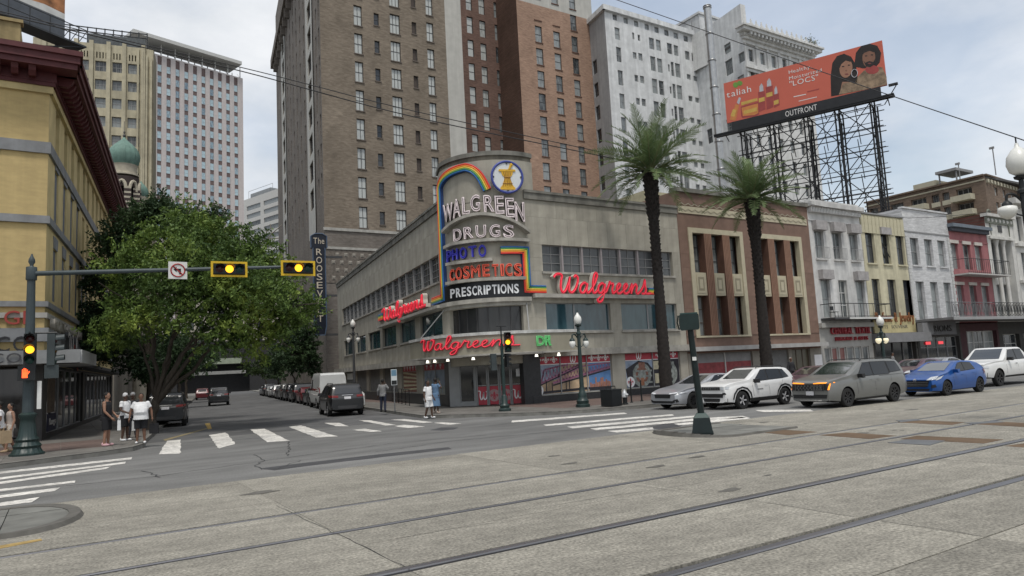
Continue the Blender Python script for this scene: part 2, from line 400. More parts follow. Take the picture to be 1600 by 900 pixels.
# ================================================================== ground, streets, tracks
asphalt=M('asphalt', (.142, .141, .136), .86, .24, 1.1, bump=.25, bscale=30, var2=.26, scale2=.16, speck=.22, stretch=(.35, 1, 1))
asphalt2=M('asphalt_side', (.098, .098, .098), .86, .2, .8, bump=.25, bscale=30, var2=.2, scale2=.2)
conc=M('track_concrete', (.238, .224, .190), .88, .20, 5.0, bump=.35, bscale=40, var2=.30, scale2=.42, rand=.025, speck=.44, stretch=(.6, 1, 1), detail=9)
joint_m=M('joint_dark', (.010, .010, .010), .95, .2, 5)
white_paint=M('road_paint', (.56, .54, .50), .7, .34, 7.0, var2=.26, scale2=1.2)
_t=white_paint.node_tree;_n=_t.nodes.new('ShaderNodeTexNoise');_n.inputs['Scale'].default_value=6;_n.inputs['Detail'].default_value=9;_n.inputs['Roughness'].default_value=.72
_c=_t.nodes.new('ShaderNodeTexCoord');_t.links.new(_c.outputs['Object'], _n.inputs['Vector']);_r=_t.nodes.new('ShaderNodeMapRange');_r.inputs['From Min'].default_value=.34;_r.inputs['From Max'].default_value=.45;_t.links.new(_n.outputs['Fac'], _r.inputs['Value'])
_x=_t.nodes.new('ShaderNodeMix');_x.data_type='RGBA';_x.inputs[6].default_value=(.16, .158, .15, 1);_b=_t.nodes['Principled BSDF'].inputs['Base Color'];_t.links.new(_b.links[0].from_socket, _x.inputs[7]);_t.links.new(_r.outputs[0], _x.inputs[0]);_t.links.new(_x.outputs[2], _b)
kerb_m=M('kerb_stone', (.17, .165, .15), .85, .25, 2.5, bump=.2)
walk_c=M('walk_concrete', (.135, .127, .115), .85, .2, 2.5, rand=.12, bump=.15, var2=.15, scale2=.5)  # base colour lowered to carry the shade of tree, building and canopy
walk_r=M('walk_brick', (.12, .086, .074), .85, .22, 5, rand=.15, bump=.2)
steel=M('rail_steel', (.17, .17, .18), .34, .2, 3, metal=.6, stretch=(.1, 1, 1))
struct('ground', MB().add([(-2500, -2500, -.4), (2500, -2500, -.4), (2500, 2500, -.4), (-2500, 2500, -.4)], [(0, 1, 2, 3)]), joint_m)
Y_EDGE=16.6
struct('road', MB().box(-900, 1500, Y_EDGE, 1500, -.10, 0), asphalt)
b=MB()
s0=np.array([2.5, 31.0]);s1=np.array([15.2, 30.6]);dS=D(STREET)
e0, e1=s0+dS*400, s1+dS*400
b.add([(*s0, .004), (*s1, .004), (*e1, .004), (*e0, .004)], [(0, 1, 2, 3)])
struct('side_road', b, asphalt2)
RAILS=[(5.44, 1), (7.49, -1), (9.87, -1), (11.75, 1)]
base=MB().box(-700, 900, -60, Y_EDGE, -.24, -.20)
track_bed=struct('track_bed', base, joint_m)
def rail_obj(y, side):
 b=MB();wd=.06 if y>9 else.13;gv=.08 if y>9 else.085
 b.box(-700, 900, y-wd/2, y+wd/2, -.21, -.006)
 b.prism([(y-wd/2+.005, -.006), (y+wd/2-.005, -.006), (y+wd/2-.02, .006), (y-wd/2+.02, .006)], -700, 900, 0, axis='x')
 o=struct('rail', b, steel)
 return(y-wd/2-(gv if side<0 else.035), y+wd/2+(gv if side>0 else.035))
edges=[rail_obj(*r)for r in RAILS]
strips=[(-6.0, 0.2), (.215, 4.105), (4.13, edges[0][0]), (edges[0][1], edges[1][0]), (edges[1][1], 8.9), (8.908, edges[2][0]), (edges[2][1], edges[3][0]), (edges[3][1], 13.13), (13.138, Y_EDGE-.004)]
xj=[3.21+5.4*k for k in range(-3, 12)]
for(y0, y1)in strips:
 for k in range(len(xj)-1):
  x0, x1=xj[k]+.004, xj[k+1]-.004
  dz=rnd.uniform(-.002, .001);L=round(y1-y0, 3)
  m=cached(('slab', L), lambda:MB().box(0, 5.392, 0, L, -.21, 0).mesh('concrete_slab', conc))
  o=link('concrete_slab', m, track_bed, Matrix.Translation((x0, y0, dz)))
b=MB()
for(y0, y1)in strips:
 b.box(-700, xj[0]-.01, y0, y1, -.21, 0);b.box(xj[-1]+.01, 900, y0, y1, -.21, 0)
b.box(-700, 900, -60, -6.02, -.21, 0)
o=b.obj('concrete_paving', conc, track_bed);o['kind']='stuff'
def gp(pts, z=0.0):return[(*G(px, py, z), z)for px, py in pts]
def sheet(name, pts, mat, z=.005, parent=None):
 q=[(*G(px, py), z)for px, py in pts]
 return struct(name, MB().poly(q[::-1]if _area(q)<0 else q), mat, parent)
def _area(q):return sum(q[i][0]*q[(i+1)%len(q)][1]-q[(i+1)%len(q)][0]*q[i][1]for i in range(len(q)))
def clip(poly, x0, x1, y0, y1):
 def cut(P, f):
  o=[]
  for i in range(len(P)):
   a, b_=P[i], P[(i+1)%len(P)];fa, fb=f(a), f(b_)
   if fa>=0:o.append(a)
   if(fa>=0)!=(fb>=0):t=fa/(fa-fb);o.append((a[0]+(b_[0]-a[0])*t, a[1]+(b_[1]-a[1])*t))
  return o
 for f in(lambda p:p[0]-x0, lambda p:x1-p[0], lambda p:p[1]-y0, lambda p:y1-p[1]):
  poly=cut(poly, f)
  if len(poly)<3:return[]
 return poly
road=bpy.data.objects['road']
def wobble(pts):
 out=[]
 for i in range(len(pts)):
  a, c=pts[i], pts[(i+1)%len(pts)];n=max(1, int(math.hypot(a[0]-c[0], a[1]-c[1])/.5))
  for j in range(n):
   t=j/n;out.append((a[0]+(c[0]-a[0])*t+rnd.uniform(-.03, .03), a[1]+(c[1]-a[1])*t+rnd.uniform(-.03, .03)))
 return out
mid=[[(261, 689), (283, 687), (282, 709), (248, 710)], [(327, 680), (353, 676), (368, 694), (341, 701)], [(391, 671), (414, 670), (452, 689), (417, 691)],
[(451, 667), (471, 665), (527, 682), (495, 684)], [(550, 672), (570, 670), (597, 674), (577, 675)], [(507, 661), (530, 661), (545, 666), (525, 666)],
[(561, 657), (579, 657), (619, 664), (602, 665)], [(616, 666), (632, 664), (664, 667), (637, 669)], [(612, 656), (632, 655), (677, 660), (660, 661)], [(677, 661), (690, 660), (720, 662), (700, 664)]]
z1=lambda pts:[(x*.2667, 660+y*.2667)for x, y in pts]
leftc=[z1(p)for p in([(-900, 400), (0, 290), (780, 205), (770, 217), (0, 302), (-900, 425)], [(-900, 440), (0, 324), (740, 232), (725, 243), (0, 336), (-900, 465)], [(-900, 500), (0, 350), (645, 260), (628, 273), (0, 363), (-900, 525)],
[(-900, 560), (0, 392), (445, 342), (430, 356), (0, 405), (-900, 590)], [(-900, 640), (0, 430), (352, 383), (325, 403), (0, 445), (-900, 680)], [(-900, 730), (0, 472), (235, 440), (180, 470), (0, 492), (-900, 780)])]
z8=lambda pts:[(800+x*.25, 500+y*.25)for x, y in pts]
rightc=[z8(p)for p in([(0, 630), (700, 580), (720, 587), (0, 641)], [(200, 655), (1000, 590), (1010, 598), (215, 663)], [(345, 668), (1165, 597), (1165, 607), (380, 678)],
[(490, 680), (1165, 615), (1440, 600), (1490, 612), (1165, 629), (520, 690)], [(600, 695), (880, 672), (890, 684), (650, 705)], [(1010, 650), (1140, 638), (1440, 607), (1490, 618), (1070, 657), (1040, 658)])]
stop=[[(1179, 641), (1265, 640), (1272, 643), (1190, 644)]]
for pts in mid+leftc+rightc+stop:
 q=wobble([G(*p)for p in pts])
 if _area(q)<0:q=q[::-1]
 MB().prism(q, .0045, .009).obj('road_stripe', white_paint, road)
yl=M('yellow_line', (.42, .28, .08), .8, .3, 4)
q=[G(*p)for p in((320, 662), (328, 661), (331, 670), (325, 671))];MB().prism(q[::-1]if _area(q)<0 else q, .0045, .009).obj('yellow_mark', yl, road)
q=[G(*p)for p in((255, 687), (327, 668), (328, 669), (258, 689))];MB().prism(q[::-1]if _area(q)<0 else q, .0045, .0085).obj('yellow_line', M('yellow_worn', (.22, .18, .1), .8, .4, 4), road)
crk=M('tar_crack', (.035, .035, .037), .9, .2, 4)
def crack(pts, wd=.035, z=.0062, jit=.06):
 p=[G(*q)for q in pts];full=[]
 for i in range(len(p)-1):
  n=max(2, int(math.dist(p[i], p[i+1])/.25))
  for j in range(n):
   t=j/n;full.append((p[i][0]+(p[i+1][0]-p[i][0])*t+rnd.uniform(-jit, jit), p[i][1]+(p[i+1][1]-p[i][1])*t+rnd.uniform(-jit, jit)))
 full.append(p[-1]);b=MB();L=[];Rr=[]
 for i in range(len(full)):
  a=full[max(i-1, 0)];c=full[min(i+1, len(full)-1)];d=np.array([c[0]-a[0], c[1]-a[1]]);d=d/(np.hypot(*d)or 1);w_=wd*rnd.uniform(.5, 1.2)/2
  L.append((full[i][0]-d[1]*w_, full[i][1]+d[0]*w_, z));Rr.append((full[i][0]+d[1]*w_, full[i][1]-d[0]*w_, z))
 n=len(full);b.add(L+Rr, [(n+i, n+i+1, i+1, i)for i in range(n-1)]);return struct('road_crack', b, crk, road)
for c in([(0, 770), (240, 745), (450, 715), (620, 692), (760, 680)], [(395, 711), (412, 719), (400, 727), (408, 734), (430, 733), (470, 720)], [(222, 736), (240, 741), (250, 746)], [(450, 712), (452, 690)], [(590, 706), (700, 690), (850, 676), (1000, 662)]):crack(c)
def stain(pts, name='tar_patch', col=(.055, .055, .058)):
 q=wobble([G(*p)for p in pts]);q=q[::-1]if _area(q)<0 else q
 struct(name, MB().prism(q, .0002, .0042), M(name+'_m', col, .85, .25, 2.5), road)
stain([(405, 732), (470, 724), (600, 709), (700, 699), (705, 702), (600, 714), (480, 728), (430, 735)])
stain([(672, 672), (690, 668), (716, 668), (710, 671), (690, 673)], 'manhole_patch')
stain([(1012, 668), (1040, 662), (1075, 661), (1060, 667), (1030, 671)])
bb=brick_mat('band_brick', (.185, .105, .055), (.205, .122, .066), (.13, .09, .06), .3, .1)
for pts in([(1114, 668), (1150, 667), (1277, 675), (1232, 680)], [(1280, 680), (1323, 676), (1400, 681), (1360, 686)], [(1407, 686), (1433, 681), (1568, 687), (1537, 693)], [(1400, 660), (1440, 657), (1507, 660), (1487, 664)], [(1527, 663), (1560, 659), (1640, 663), (1630, 669)], [(1570, 697), (1600, 693), (1700, 700), (1690, 706)]):
 q=[G(*p)for p in pts];q=q[::-1]if _area(q)<0 else q
 struct('brick_band', MB().prism(q, -.01, .0052), bb)
for pts in([(1387, 692), (1417, 687), (1477, 689), (1453, 696)], [(1400, 657), (1432, 655), (1438, 657), (1408, 660)], [(1507, 661), (1560, 658), (1570, 660), (1520, 663)]):
 q=[G(*p)for p in pts];q=q[::-1]if _area(q)<0 else q
 struct('cover_plate', MB().prism(q, -.01, .0095), M('plate_grey', (.11, .115, .12), .6, .2, 3))
isl_m=M('island_stone', (.165, .165, .150), .85, .2, 2.2, rand=.15, bump=.2, var2=.2, scale2=.4)
def island(cx, d):
 """stadium end of a platform: nose at cx, running off to direction d"""
 y0, y1=13.2, 16.3;r=(y1-y0)/2;cyy=(y0+y1)/2;far=cx+d*(3.4 if d>0 else 14)
 pts=[]
 for k in range(17):
  a=math.pi/2+math.pi*k/16 if d>0 else math.pi/2-math.pi*k/16
  pts.append((cx+d*r*.62+r*.62*math.cos(a), cyy+r*math.sin(a)))
 pts+=[(far, y0), (far, y1)]
 inner=[(cx+(p[0]-cx)*.97+d*.22, cyy+(p[1]-cyy)*.89)for p in pts]
 root=MB().prism(pts if _area(pts)>0 else pts[::-1], -.05, .004).obj('island', kerb_m);root['kind']='structure'
 b=MB()
 for k in(*range(17), 18):
  p, q, i1, i2=pts[k], pts[(k+1)%19], inner[k], inner[(k+1)%19];h=(.05+.08*max(0, 1-abs(k-6.5)/6))if d>0 else.07
  vs=[(*p, 0), (*q, 0), (*i2, 0), (*i1, 0), (p[0]*.8+i1[0]*.2, p[1]*.8+i1[1]*.2, h), (q[0]*.8+i2[0]*.2, q[1]*.8+i2[1]*.2, h), (*i2, h-.01), (*i1, h-.01)]
  b.add(vs, [(4, 5, 6, 7), (0, 1, 5, 4), (2, 3, 7, 6)]if d<0 else[(7, 6, 5, 4), (4, 5, 1, 0), (6, 7, 3, 2)])
 b.obj('island_kerb', M('island_kerb_dark', (.10, .095, .085), .85, .25, 3), root)
 ii=[p for p in inner];xs=[p[0]for p in ii];x0=min(xs);
 while x0<max(xs):
  for(ya, yb)in((13.0, 14.3), (14.31, 15.3), (15.31, 16.6)):
   c=clip(ii, x0+.006, x0+1.8, ya, yb)
   if len(c)>=3:MB().prism(c if _area(c)>0 else c[::-1], 0, (.022 if d>0 else.045)+rnd.uniform(-.006, .004)).obj('paving_slab', isl_m, root)
  x0+=1.81
 return root
island(14.45, 1);island(.36, -1)
q=[G(*p)for p in((-30, 858), (64, 842), (66, 844.5), (-30, 863))];MB().prism(q[::-1]if _area(q)<0 else q, -.01, .0055).obj('yellow_edge', M('yellow_edge_worn', (.36, .25, .09), .8, .35, 4), track_bed)
oil=M('oil_stain', (.105, .10, .088), .7, .25, 3)
for k in range(26):
 cx_, cy_=rnd.uniform(0, 32), rnd.choice((5.0, 6.5, 8.2, 10.8, 12.4, 14.5, 3.0))+rnd.uniform(-.8, .8);r_=rnd.uniform(.05, .22);ph=rnd.uniform(0, 6)
 if any(abs(cy_-y_)<.45 for y_, _ in RAILS):continue
 MB().add([(cx_+r_*(1+.3*math.sin(3*t+ph))*1.6*math.cos(t), cy_+r_*(1+.25*math.cos(2*t+ph))*.8*math.sin(t), .0048)for t in np.linspace(0, 2*math.pi, 19)[:-1]], [tuple(range(18))]).obj('oil_spot', oil, track_bed)
b_=crk
for c in([(430, 790), (520, 832), (583, 861), (640, 890)], [(985, 757), (1060, 768), (1145, 779)], [(800, 800), (950, 776), (1110, 752)], [(1378, 815), (1460, 826), (1532, 838)], [(1200, 786), (1270, 797), (1335, 808)], [(620, 842), (700, 828), (770, 818)]):crack(c, .009, .0052, .02)
def pavement(name, kerb, back, z=.15, cells=None, red=None, origin=(0, 0), ang=0, step=1.5):
 poly=kerb+back;poly=poly if _area(poly)>0 else poly[::-1]
 root=MB().prism(poly, -.02, z-.012).obj(name, kerb_m);root['kind']='structure'
 b=MB()
 for i in range(len(kerb)-1):
  a, c=np.array(kerb[i]), np.array(kerb[i+1]);n=max(1, int(np.hypot(*(c-a))/1.8))
  t=(c-a)/np.hypot(*(c-a));nn=np.array([-t[1], t[0]])
  if _inside(poly, (a+c)/2+nn*.05)is False:nn=-nn
  for j in range(n):
   p, q=a+(c-a)*(j/n)+t*.005, a+(c-a)*((j+1)/n)-t*.005
   p2, q2=p+nn*.17, q+nn*.17;dz=rnd.uniform(-.004, .004)
   P=[(*p, -.02), (*q, -.02), (*q2, -.02), (*p2, -.02)]
   MB().add(P+[(*(p+nn*.02), z+.004+dz), (*(q+nn*.02), z+.004+dz), (*q2, z+.004+dz), (*p2, z+.004+dz)], [(0, 1, 5, 4), (4, 5, 6, 7), (1, 2, 6, 5), (2, 3, 7, 6), (3, 0, 4, 7)]).obj('kerb_stone', kerb_m, root)
 if cells:
  x0, x1, y0, y1=cells;nx, ny=int((x1-x0)/step), int((y1-y0)/step)
  for i in range(nx):
   for j in range(ny):
    ca, cb=x0+i*step, y0+j*step
    c=clip(poly, ca+.006, ca+step-.006, cb+.006, cb+step-.006)
    if len(c)<3 or abs(_area(c))<.05:continue
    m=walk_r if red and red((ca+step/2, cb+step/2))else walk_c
    MB().prism(c if _area(c)>0 else c[::-1], z-.03, z+rnd.uniform(-.004, .003)).obj('paving_slab', m, root)
 return root
def _inside(poly, p):
 r=False
 for i in range(len(poly)):
  a, c=poly[i], poly[(i+1)%len(poly)]
  if(a[1]>p[1])!=(c[1]>p[1])and p[0]<(c[0]-a[0])*(p[1]-a[1])/(c[1]-a[1])+a[0]:r=not r
 return r
lk=[(-60, 25.0), (-8, 25.1), (-1.47, 25.61), (-.87, 25.86), (.21, 26.48), (1.05, 26.84), (2.07, 27.65), (2.5, 28.8), (2.75, 31.0)]
lk.append(tuple(np.array([2.75, 31.0])+dS*300))
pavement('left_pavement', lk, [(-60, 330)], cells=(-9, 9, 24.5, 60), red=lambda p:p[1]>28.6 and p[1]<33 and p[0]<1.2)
rk=[tuple(np.array([15.0, 34.8])+dS*300), (15.0, 34.8), (14.5, 31.4), (15.0, 30.2), (16.2, 28.6), (17.4, 26.9), (18.6, 25.7), (20.3, 25.15), (22.4, 24.9), (400, 25.0)]
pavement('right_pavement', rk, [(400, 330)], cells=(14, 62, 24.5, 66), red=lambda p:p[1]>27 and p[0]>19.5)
# ================================================================== buildings
f_dark=M('frame_dark', (.05, .05, .052), .6, .1);f_white=M('frame_white', (.55, .55, .53), .6, .1);f_grey=M('frame_grey', (.25, .25, .25), .6, .15);f_brown=M('frame_brown', (.12, .09, .07), .7, .15)
g_dark=glass_mat('glass_dark', (.018, .021, .024), (.05, .055, .06), .06, .4);g_blind=glass_mat('glass_blinds', (.13, .14, .14), (.47, .49, .47), .1, .68)
g_mix=glass_mat('glass_mixed', (.03, .034, .037), (.26, .28, .28), .08, .45);g_blue=glass_mat('glass_blue', (.10, .15, .21), (.42, .55, .60), .12, .5)
g_teal=glass_mat('glass_teal', (.016, .035, .042), (.03, .062, .072), .05, .5)
stone_trim=M('trim_stone', (.36, .35, .32), .85, .15, 2, streak=.15)
roof_m=M('roof_tar', (.09, .088, .085), .9, .2, 1)
def at_px(px, dist):
 d=ray(px, 590);d=d[:2]/np.hypot(*d[:2]);return d*dist
def building(name, label, cat='building', x=0, y=0, group=None):return E(name, label, cat, (x, y, 0), 0, group)
def shell(F, u0, u1, dep, z0, z1, mat, roof=roof_m, left=True, right=True, par=0):
 b=MB();b.add([(u0, dep, z0), (u1, dep, z0), (u1, dep, z1), (u0, dep, z1)], [(1, 0, 3, 2)])
 if left:b.add([(u0, 0, z0), (u0, dep, z0), (u0, dep, z1), (u0, 0, z1)], [(1, 0, 3, 2)])
 if right:b.add([(u1, 0, z0), (u1, dep, z0), (u1, dep, z1), (u1, 0, z1)], [(0, 1, 2, 3)])
 F.mb('side_wall', b, mat)
 F.mb('roof', MB().box(u0+.02, u1-.02, .02, dep-.02, z1-.35-par, z1-.05-par), roof)
def zspan(F, px, ya, yb):return F.at(px, yb)[1], F.at(px, ya)[1]
# ---------------------------------------------------------------- 1 yellow corner building on the left
YEL=(.40, .285, .11)
y_front=M('yellow_brick_paint', (.46, .35, .165), .85, .10, 1.6, streak=.12, bump=.3, bscale=14, stretch=(1, 1, 3))
y_side=M('yellow_stucco', (.52, .42, .215), .85, .10, 1.2, streak=.12, var2=.12)
maroon=M('maroon_paint', (.082, .020, .022), .55, .2, 3);grey_band=M('grey_band', (.20, .205, .21), .75, .15, 2, streak=.2)
shutter_m=M('shutter_grey', (.155, .165, .18), .7, .12, 3)
aY=math.atan2(*ray(285, 603)[[1, 0]]);yc=np.array([-.68, 36.0])
yb=building('yellow_building', 'yellow corner building with heavy maroon cornice and tall narrow side windows', x=yc[0], y=yc[1])
FF=Face(yb, yc[0]-24, yc[1], 0.0);FS=Face(yb, yc[0], yc[1], aY)
UF=24.0;LS=33.0;ZT=15.45
def fz(py):return FF.at(36, py)[1]
ops=[];wins=[]
for k in range(7):
 uc=UF-2.45-3.15*k
 ops+=[(uc-.62, uc+.62, 12.95+.05, 15.0), (uc-.62, uc+.62, 9.72+.02, 12.2), (uc-.62, uc+.62, 6.25, 8.9)]
FF.wall(0, UF, 3.3, ZT, ops, y_front, .2);FF.wall(0, UF, 0, 3.3, [(.6, UF-.3, .3, 3.25)], M('shopfront_black', (.04, .038, .036), .5, .2), .2, 'shop_front')
for i, o in enumerate(ops):
 if i%3==0:FF.window(o, 'h2', f_grey, g_dark, .08, fw=.07)
 else:
  FF.box('blank_window', o[0]+.003, o[1]-.003, .08, .16, o[2]+.003, o[3]-.003, shutter_m)
  FF.mb('lintel', MB().prism([(o[0]-.2, o[3]+.52), (o[0]-.08, o[3]+.003), (o[1]+.08, o[3]+.003), (o[1]+.2, o[3]+.52)], -.05, .02, axis='y'), grey_band)
rowu=[2.35, 4.95, 7.45, 9.8, 12.3, 14.3, 17.0, 19.3, 21.7, 24.1, 26.5, 28.9, 31.2]
ops=[]
for r, (za, zb)in enumerate(((13.12, 15.1), (9.85, 12.25), (6.2, 8.6))):
 for u in rowu:ops.append((u-.52, u+.52, za, zb))
FS.wall(0, LS, 3.3, ZT, ops, y_side, .3);FS.wall(0, LS, 0, 3.3, [(1.0, 13.4, .35, 3.2), (14.2, 31.8, .35, 3.2)], M('shopfront_black', (0, 0, 0)), .3, 'shop_front')
for i, o in enumerate(ops):
 r, c=divmod(i, len(rowu))
 if r==0:FS.window(o, 'h2', f_brown, g_mix, .2)
 elif(r==1 and c<4)or(r==2 and c<6):
  FS.box('shutter', o[0]+.003, o[1]-.003, .06, .14, o[2]+.003, o[3]-.003, shutter_m)
  FS.mb('keystone', MB().prism([(o[0]-.1, o[3]+.55), (o[0]+.0, o[3]+.003), (o[1]-.0, o[3]+.003), (o[1]+.1, o[3]+.55)], -.04, .03, axis='y'), grey_band)
 else:FS.window(o, 'h2', f_brown, g_mix, .2)
for F, L_ in((FF, UF), (FS, LS)):
 e0=0 if F is FF else-.10
 e1=L_+.10 if F is FF else L_
 for(za, zb, pr, m_)in((12.45, 12.95, .10, grey_band), (9.35, 9.68, .12, grey_band), (5.75, 5.98, .13, grey_band), (5.28, 5.5, .10, stone_trim), (4.28, 4.85, .16, grey_band)):
  x0, x1=(e0, L_+pr)if F is FF else(0.003, L_)
  F.box('belt_course', x0, x1, -pr, .0 if F is FF else-.002, za, zb, m_)
 x0, x1=(0, L_)if F is FF else(0, L_)
 for(za, zb, pr, m_)in((15.15, 15.45, .14, y_side), (15.45, 15.62, .22, maroon), (16.05, 16.3, 1.02, maroon), (16.3, 16.62, 1.12, maroon), (16.62, 16.85, 1.22, maroon)):
  F.box('cornice', x0, (x1+pr)if F is FF else x1, -pr, .1 if F is FF else 0, za, zb, m_)
 F.box('cornice_frieze', x0, x1+(.25 if F is FF else 0), -.25, .1 if F is FF else 0, 15.62, 16.05, maroon)
 n=int(L_/.62)
 for k in range(n):
  u=.3+k*.62
  F.piece('bracket', 'ybr', lambda:MB().prism([(0, 16.048), (0, 15.72), (-.35, 15.68), (-.55, 15.85), (-.62, 16.048)], 0, .26, axis='x'), maroon, u, -.252, 0)
FF.mb('parapet', MB().box(1, UF-1.5, 1.6, 1.9, 16.6, 18.9).box(UF-1.5, UF-1.2, 1.6, 12, 16.6, 18.9).box(1, UF-1.1, 1.5, 2.0, 18.9, 19.05), M('parapet_stain', (.30, .235, .12), .9, .3, 1.0, streak=.35))
FF.mb('roof', MB().box(0, UF, .1, 33, 16.5, 16.62), roof_m)
for F, a0, a1, st in((FF, .6, UF-.3, 2.2), (FS, 1.0, 13.4, 2.05), (FS, 14.2, 31.8, 2.2)):
 n=int(round((a1-a0)/st));w_=(a1-a0)/n
 for k in range(n):
  o=(a0+k*w_+.03, a0+(k+1)*w_-.03, .35, 3.2);F.window(o, 'h1', f_grey if F is FS else f_dark, glass_mat('shop_glass', (.012, .013, .015), (.05, .045, .04), .04, .35), .12, 'show_window', .045)
 F.box('shop_back', a0, a1, 1.6, 1.7, .2, 3.3, M('shop_interior', (.03, .027, .025), .9, .3))
goods=M('goods_dark', (.07, .066, .066), .8, .4, 6)
for k in range(26):
 u=1.5+k*.46;hh=rnd.uniform(.5, .9);bx=1.0+rnd.uniform(0, .25)
 FS.piece('display_bust', 'bust%d'%(k%3), lambda:MB().lathe([(.12, 0), (.06, .3), (.16, .5), (.17, .75), (.06, .85), (.09, .98), (.02, 1.08)], 8), [goods, M('goods_pale', (.38, .37, .36), .7, .2), M('goods_brown', (.12, .075, .05), .8, .3)][k%3], u, bx, .38+rnd.uniform(0, .7))
can=M('canopy_white', (.46, .47, .47), .5, .1, 2)
FS.mb('canopy', MB().box(-.9, 4.6, -1.5, -.02, 3.3, 3.84), can)
FF.mb('canopy', MB().box(0, UF+1.3, -1.5, -.02, 3.3, 3.84), M('canopy_grey', (.21, .215, .215), .6, .15))
FS.mb('canopy_strip', MB().box(4.62, LS, -.9, -.02, 3.32, 3.5), f_dark)
poster=M('poster_dark', (.10, .075, .055), .8, .5, 3)
FS.box('poster', 1.05, 2.95, -.03, -.008, 1.25, 3.2, poster)
FS.box('sign_board', 1.05, 3.2, -.06, -.008, .45, 1.2, M('board_navy', (.022, .022, .04), .7, .2))
write(FS, 'Bangs', 1.3, -.075, .72, .42, .02, M('paint_offwhite', (.4, .38, .36), .7), width=1.7)
lr=M('letters_red', (.28, .045, .035), .5, .15);lk_=M('letters_black', (.02, .02, .022), .5, .1)
sg=E('wall_sign', 'red raised letters on the yellow front above the grey band', 'sign', (yc[0]-24, yc[1], 0))
F2=Face(sg, yc[0]-24, yc[1], 0);write(F2, 'MORTGAGE', UF-5.3, -.16, 5.0, .82, .14, lr, width=4.9)
sg=E('wall_sign', 'big black letters on the yellow front below the grey band', 'sign', (yc[0]-24, yc[1], 0))
F2=Face(sg, yc[0]-24, yc[1], 0);write(F2, 'LOAN OFFICE CO.', UF-7.3, -.2, 3.88, .9, .12, lk_, width=7.0)
sg=E('canopy_sign', 'grey lettering along the edge of the grey canopy behind the signal pole', 'sign', (yc[0]-24, yc[1], 0))
F2=Face(sg, yc[0]-24, yc[1], 0);write(F2, 'MARINE CO', UF-4.6, -1.58, 3.36, .56, .05, M('letters_grey', (.05, .05, .055), .6), width=3.9)
sg=E('wall_sign', 'pale raised lettering high on the side wall of the yellow building', 'sign', (yc[0], yc[1], 0))
F2=Face(sg, yc[0], yc[1], aY);write(F2, 'MORTGAGE LOAN', .7, -.2, 4.88, .62, .2, M('letters_pale', (.32, .30, .26), .6), width=9.2)
sg=E('script_sign', 'red and white script shop sign sticking out above the side show windows', 'sign', (yc[0], yc[1], 0))
F2=Face(sg, yc[0], yc[1], aY)
k_=0
for name_, st in SCRIPT[:7]:
 m_=cached(('mscr', k_), lambda:stroke_mesh(st, .72, .5, .17, .16, [lr if k_%2 else M('letters_white', (.6, .58, .56), .6), f_dark]))
 F2 .put('letter', m_, 3.6, -.3, 3.95-k_*.1);k_+=1
F2 .mb('ribbon', MB().tube([(3.0, -.2, 3.95), (5.2, -.3, 4.05), (6.6, -.3, 3.75), (9.5, -.2, 3.6)], .1, 8), f_dark)
bb_=E('rooftop_billboard', 'rooftop billboard with a brown furry picture cut by the photo corner', 'billboard', (-5.4, 43.5, 16.6))
FB=Face(bb_, -5.4-15*math.cos(R(33)), 43.5-15*math.sin(R(33)), R(33))
uR, zR=FB.at(101, 31)
FB.mb('panel', MB().box(uR-13, uR, 0, .35, zR, zR+5.5), M('fur_print', (.36, .16, .07), .7, .75, 1.2, detail=9, var2=.3, scale2=.4))
FB.mb('print_white', MB().poly([(uR-4.5, -.012, zR), (uR, -.012, zR), (uR, -.012, zR+.35), (uR-1.2, -.012, zR+.42), (uR-3.2, -.012, zR+.15)]), M('print_pale', (.6, .6, .58), .7))
cw=M('catwalk_metal', (.045, .05, .055), .6, .2)
FB.mb('skirt', MB().box(uR-13, uR, -.03, .3, zR-1.35, zR-.02), M('skirt_grey', (.085, .095, .11), .6, .2))
b=MB().box(uR-13, uR+.6, -1.1, 0, zR-1.75, zR-1.65)
for k in range(12):b.tube([(uR-12.5+k*1.1, -1.1, zR-1.7), (uR-12.5+k*1.1, -1.1, zR-.7)], .03, 5)
for zz in(.7, 1.2):b.tube([(uR-13, -1.1, zR-zz), (uR+.6, -1.1, zR-zz)], .03, 5)
b.tube([(uR+.6, -1.1, zR-1.7), (uR-2.5, 0, zR-2.6)], .05, 5).tube([(uR-.3, .2, zR-1.5), (uR-.3, .2, 17)], .1, 6).tube([(uR-6, .2, zR-1.5), (uR-6, .2, 17)], .1, 6)
FB.mb('catwalk', b, cw)
# ---------------------------------------------------------------- 2 cream office block with ribs
cr=M('cream_stone', (.44, .40, .29), .85, .12, 1.5, streak=.2, var2=.15)
p=at_px(235, 120);root=building('cream_office_building', 'old cream stone office block with dark slots along its crown', x=p[0], y=p[1])
aC=R(-11);Fc=Face(root, p[0]-40*math.cos(aC), p[1]-40*math.sin(aC), aC)
z5=lambda X, Y:Fc.at(100+X/4, 30+Y/4)
zt=z5(400, 172)[1];uR=Fc.at(223, 80)[0];uEnd=Fc.at(239, 200)[0]
cols=[(z5(a, 450)[0], z5(c, 450)[0])for a, c in((95, 170), (192, 270), (300, 375), (398, 473))];pitch=None
zr0=z5(430, 280)[1];zr1=z5(430, 343)[1];zp=(z5(435, 503)[1]-z5(430, 278)[1])/2
cw_=cols[1][0]-cols[0][0];cols=[(cols[0][0]-cw_*(k+1), cols[0][1]-cw_*(k+1))for k in range(2)][::-1]+cols
ops=[(a, c, zr1+zp*k, zr0+zp*k)for a, c in cols for k in range(11)]
slots=[]
for a, c in cols:
 s_=(c-a)/4
 for k in range(4):slots.append((a+s_*(k+.3), a+s_*(k+.7), z5(430, 263)[1], z5(430, 225)[1]))
uL=cols[0][0]-2
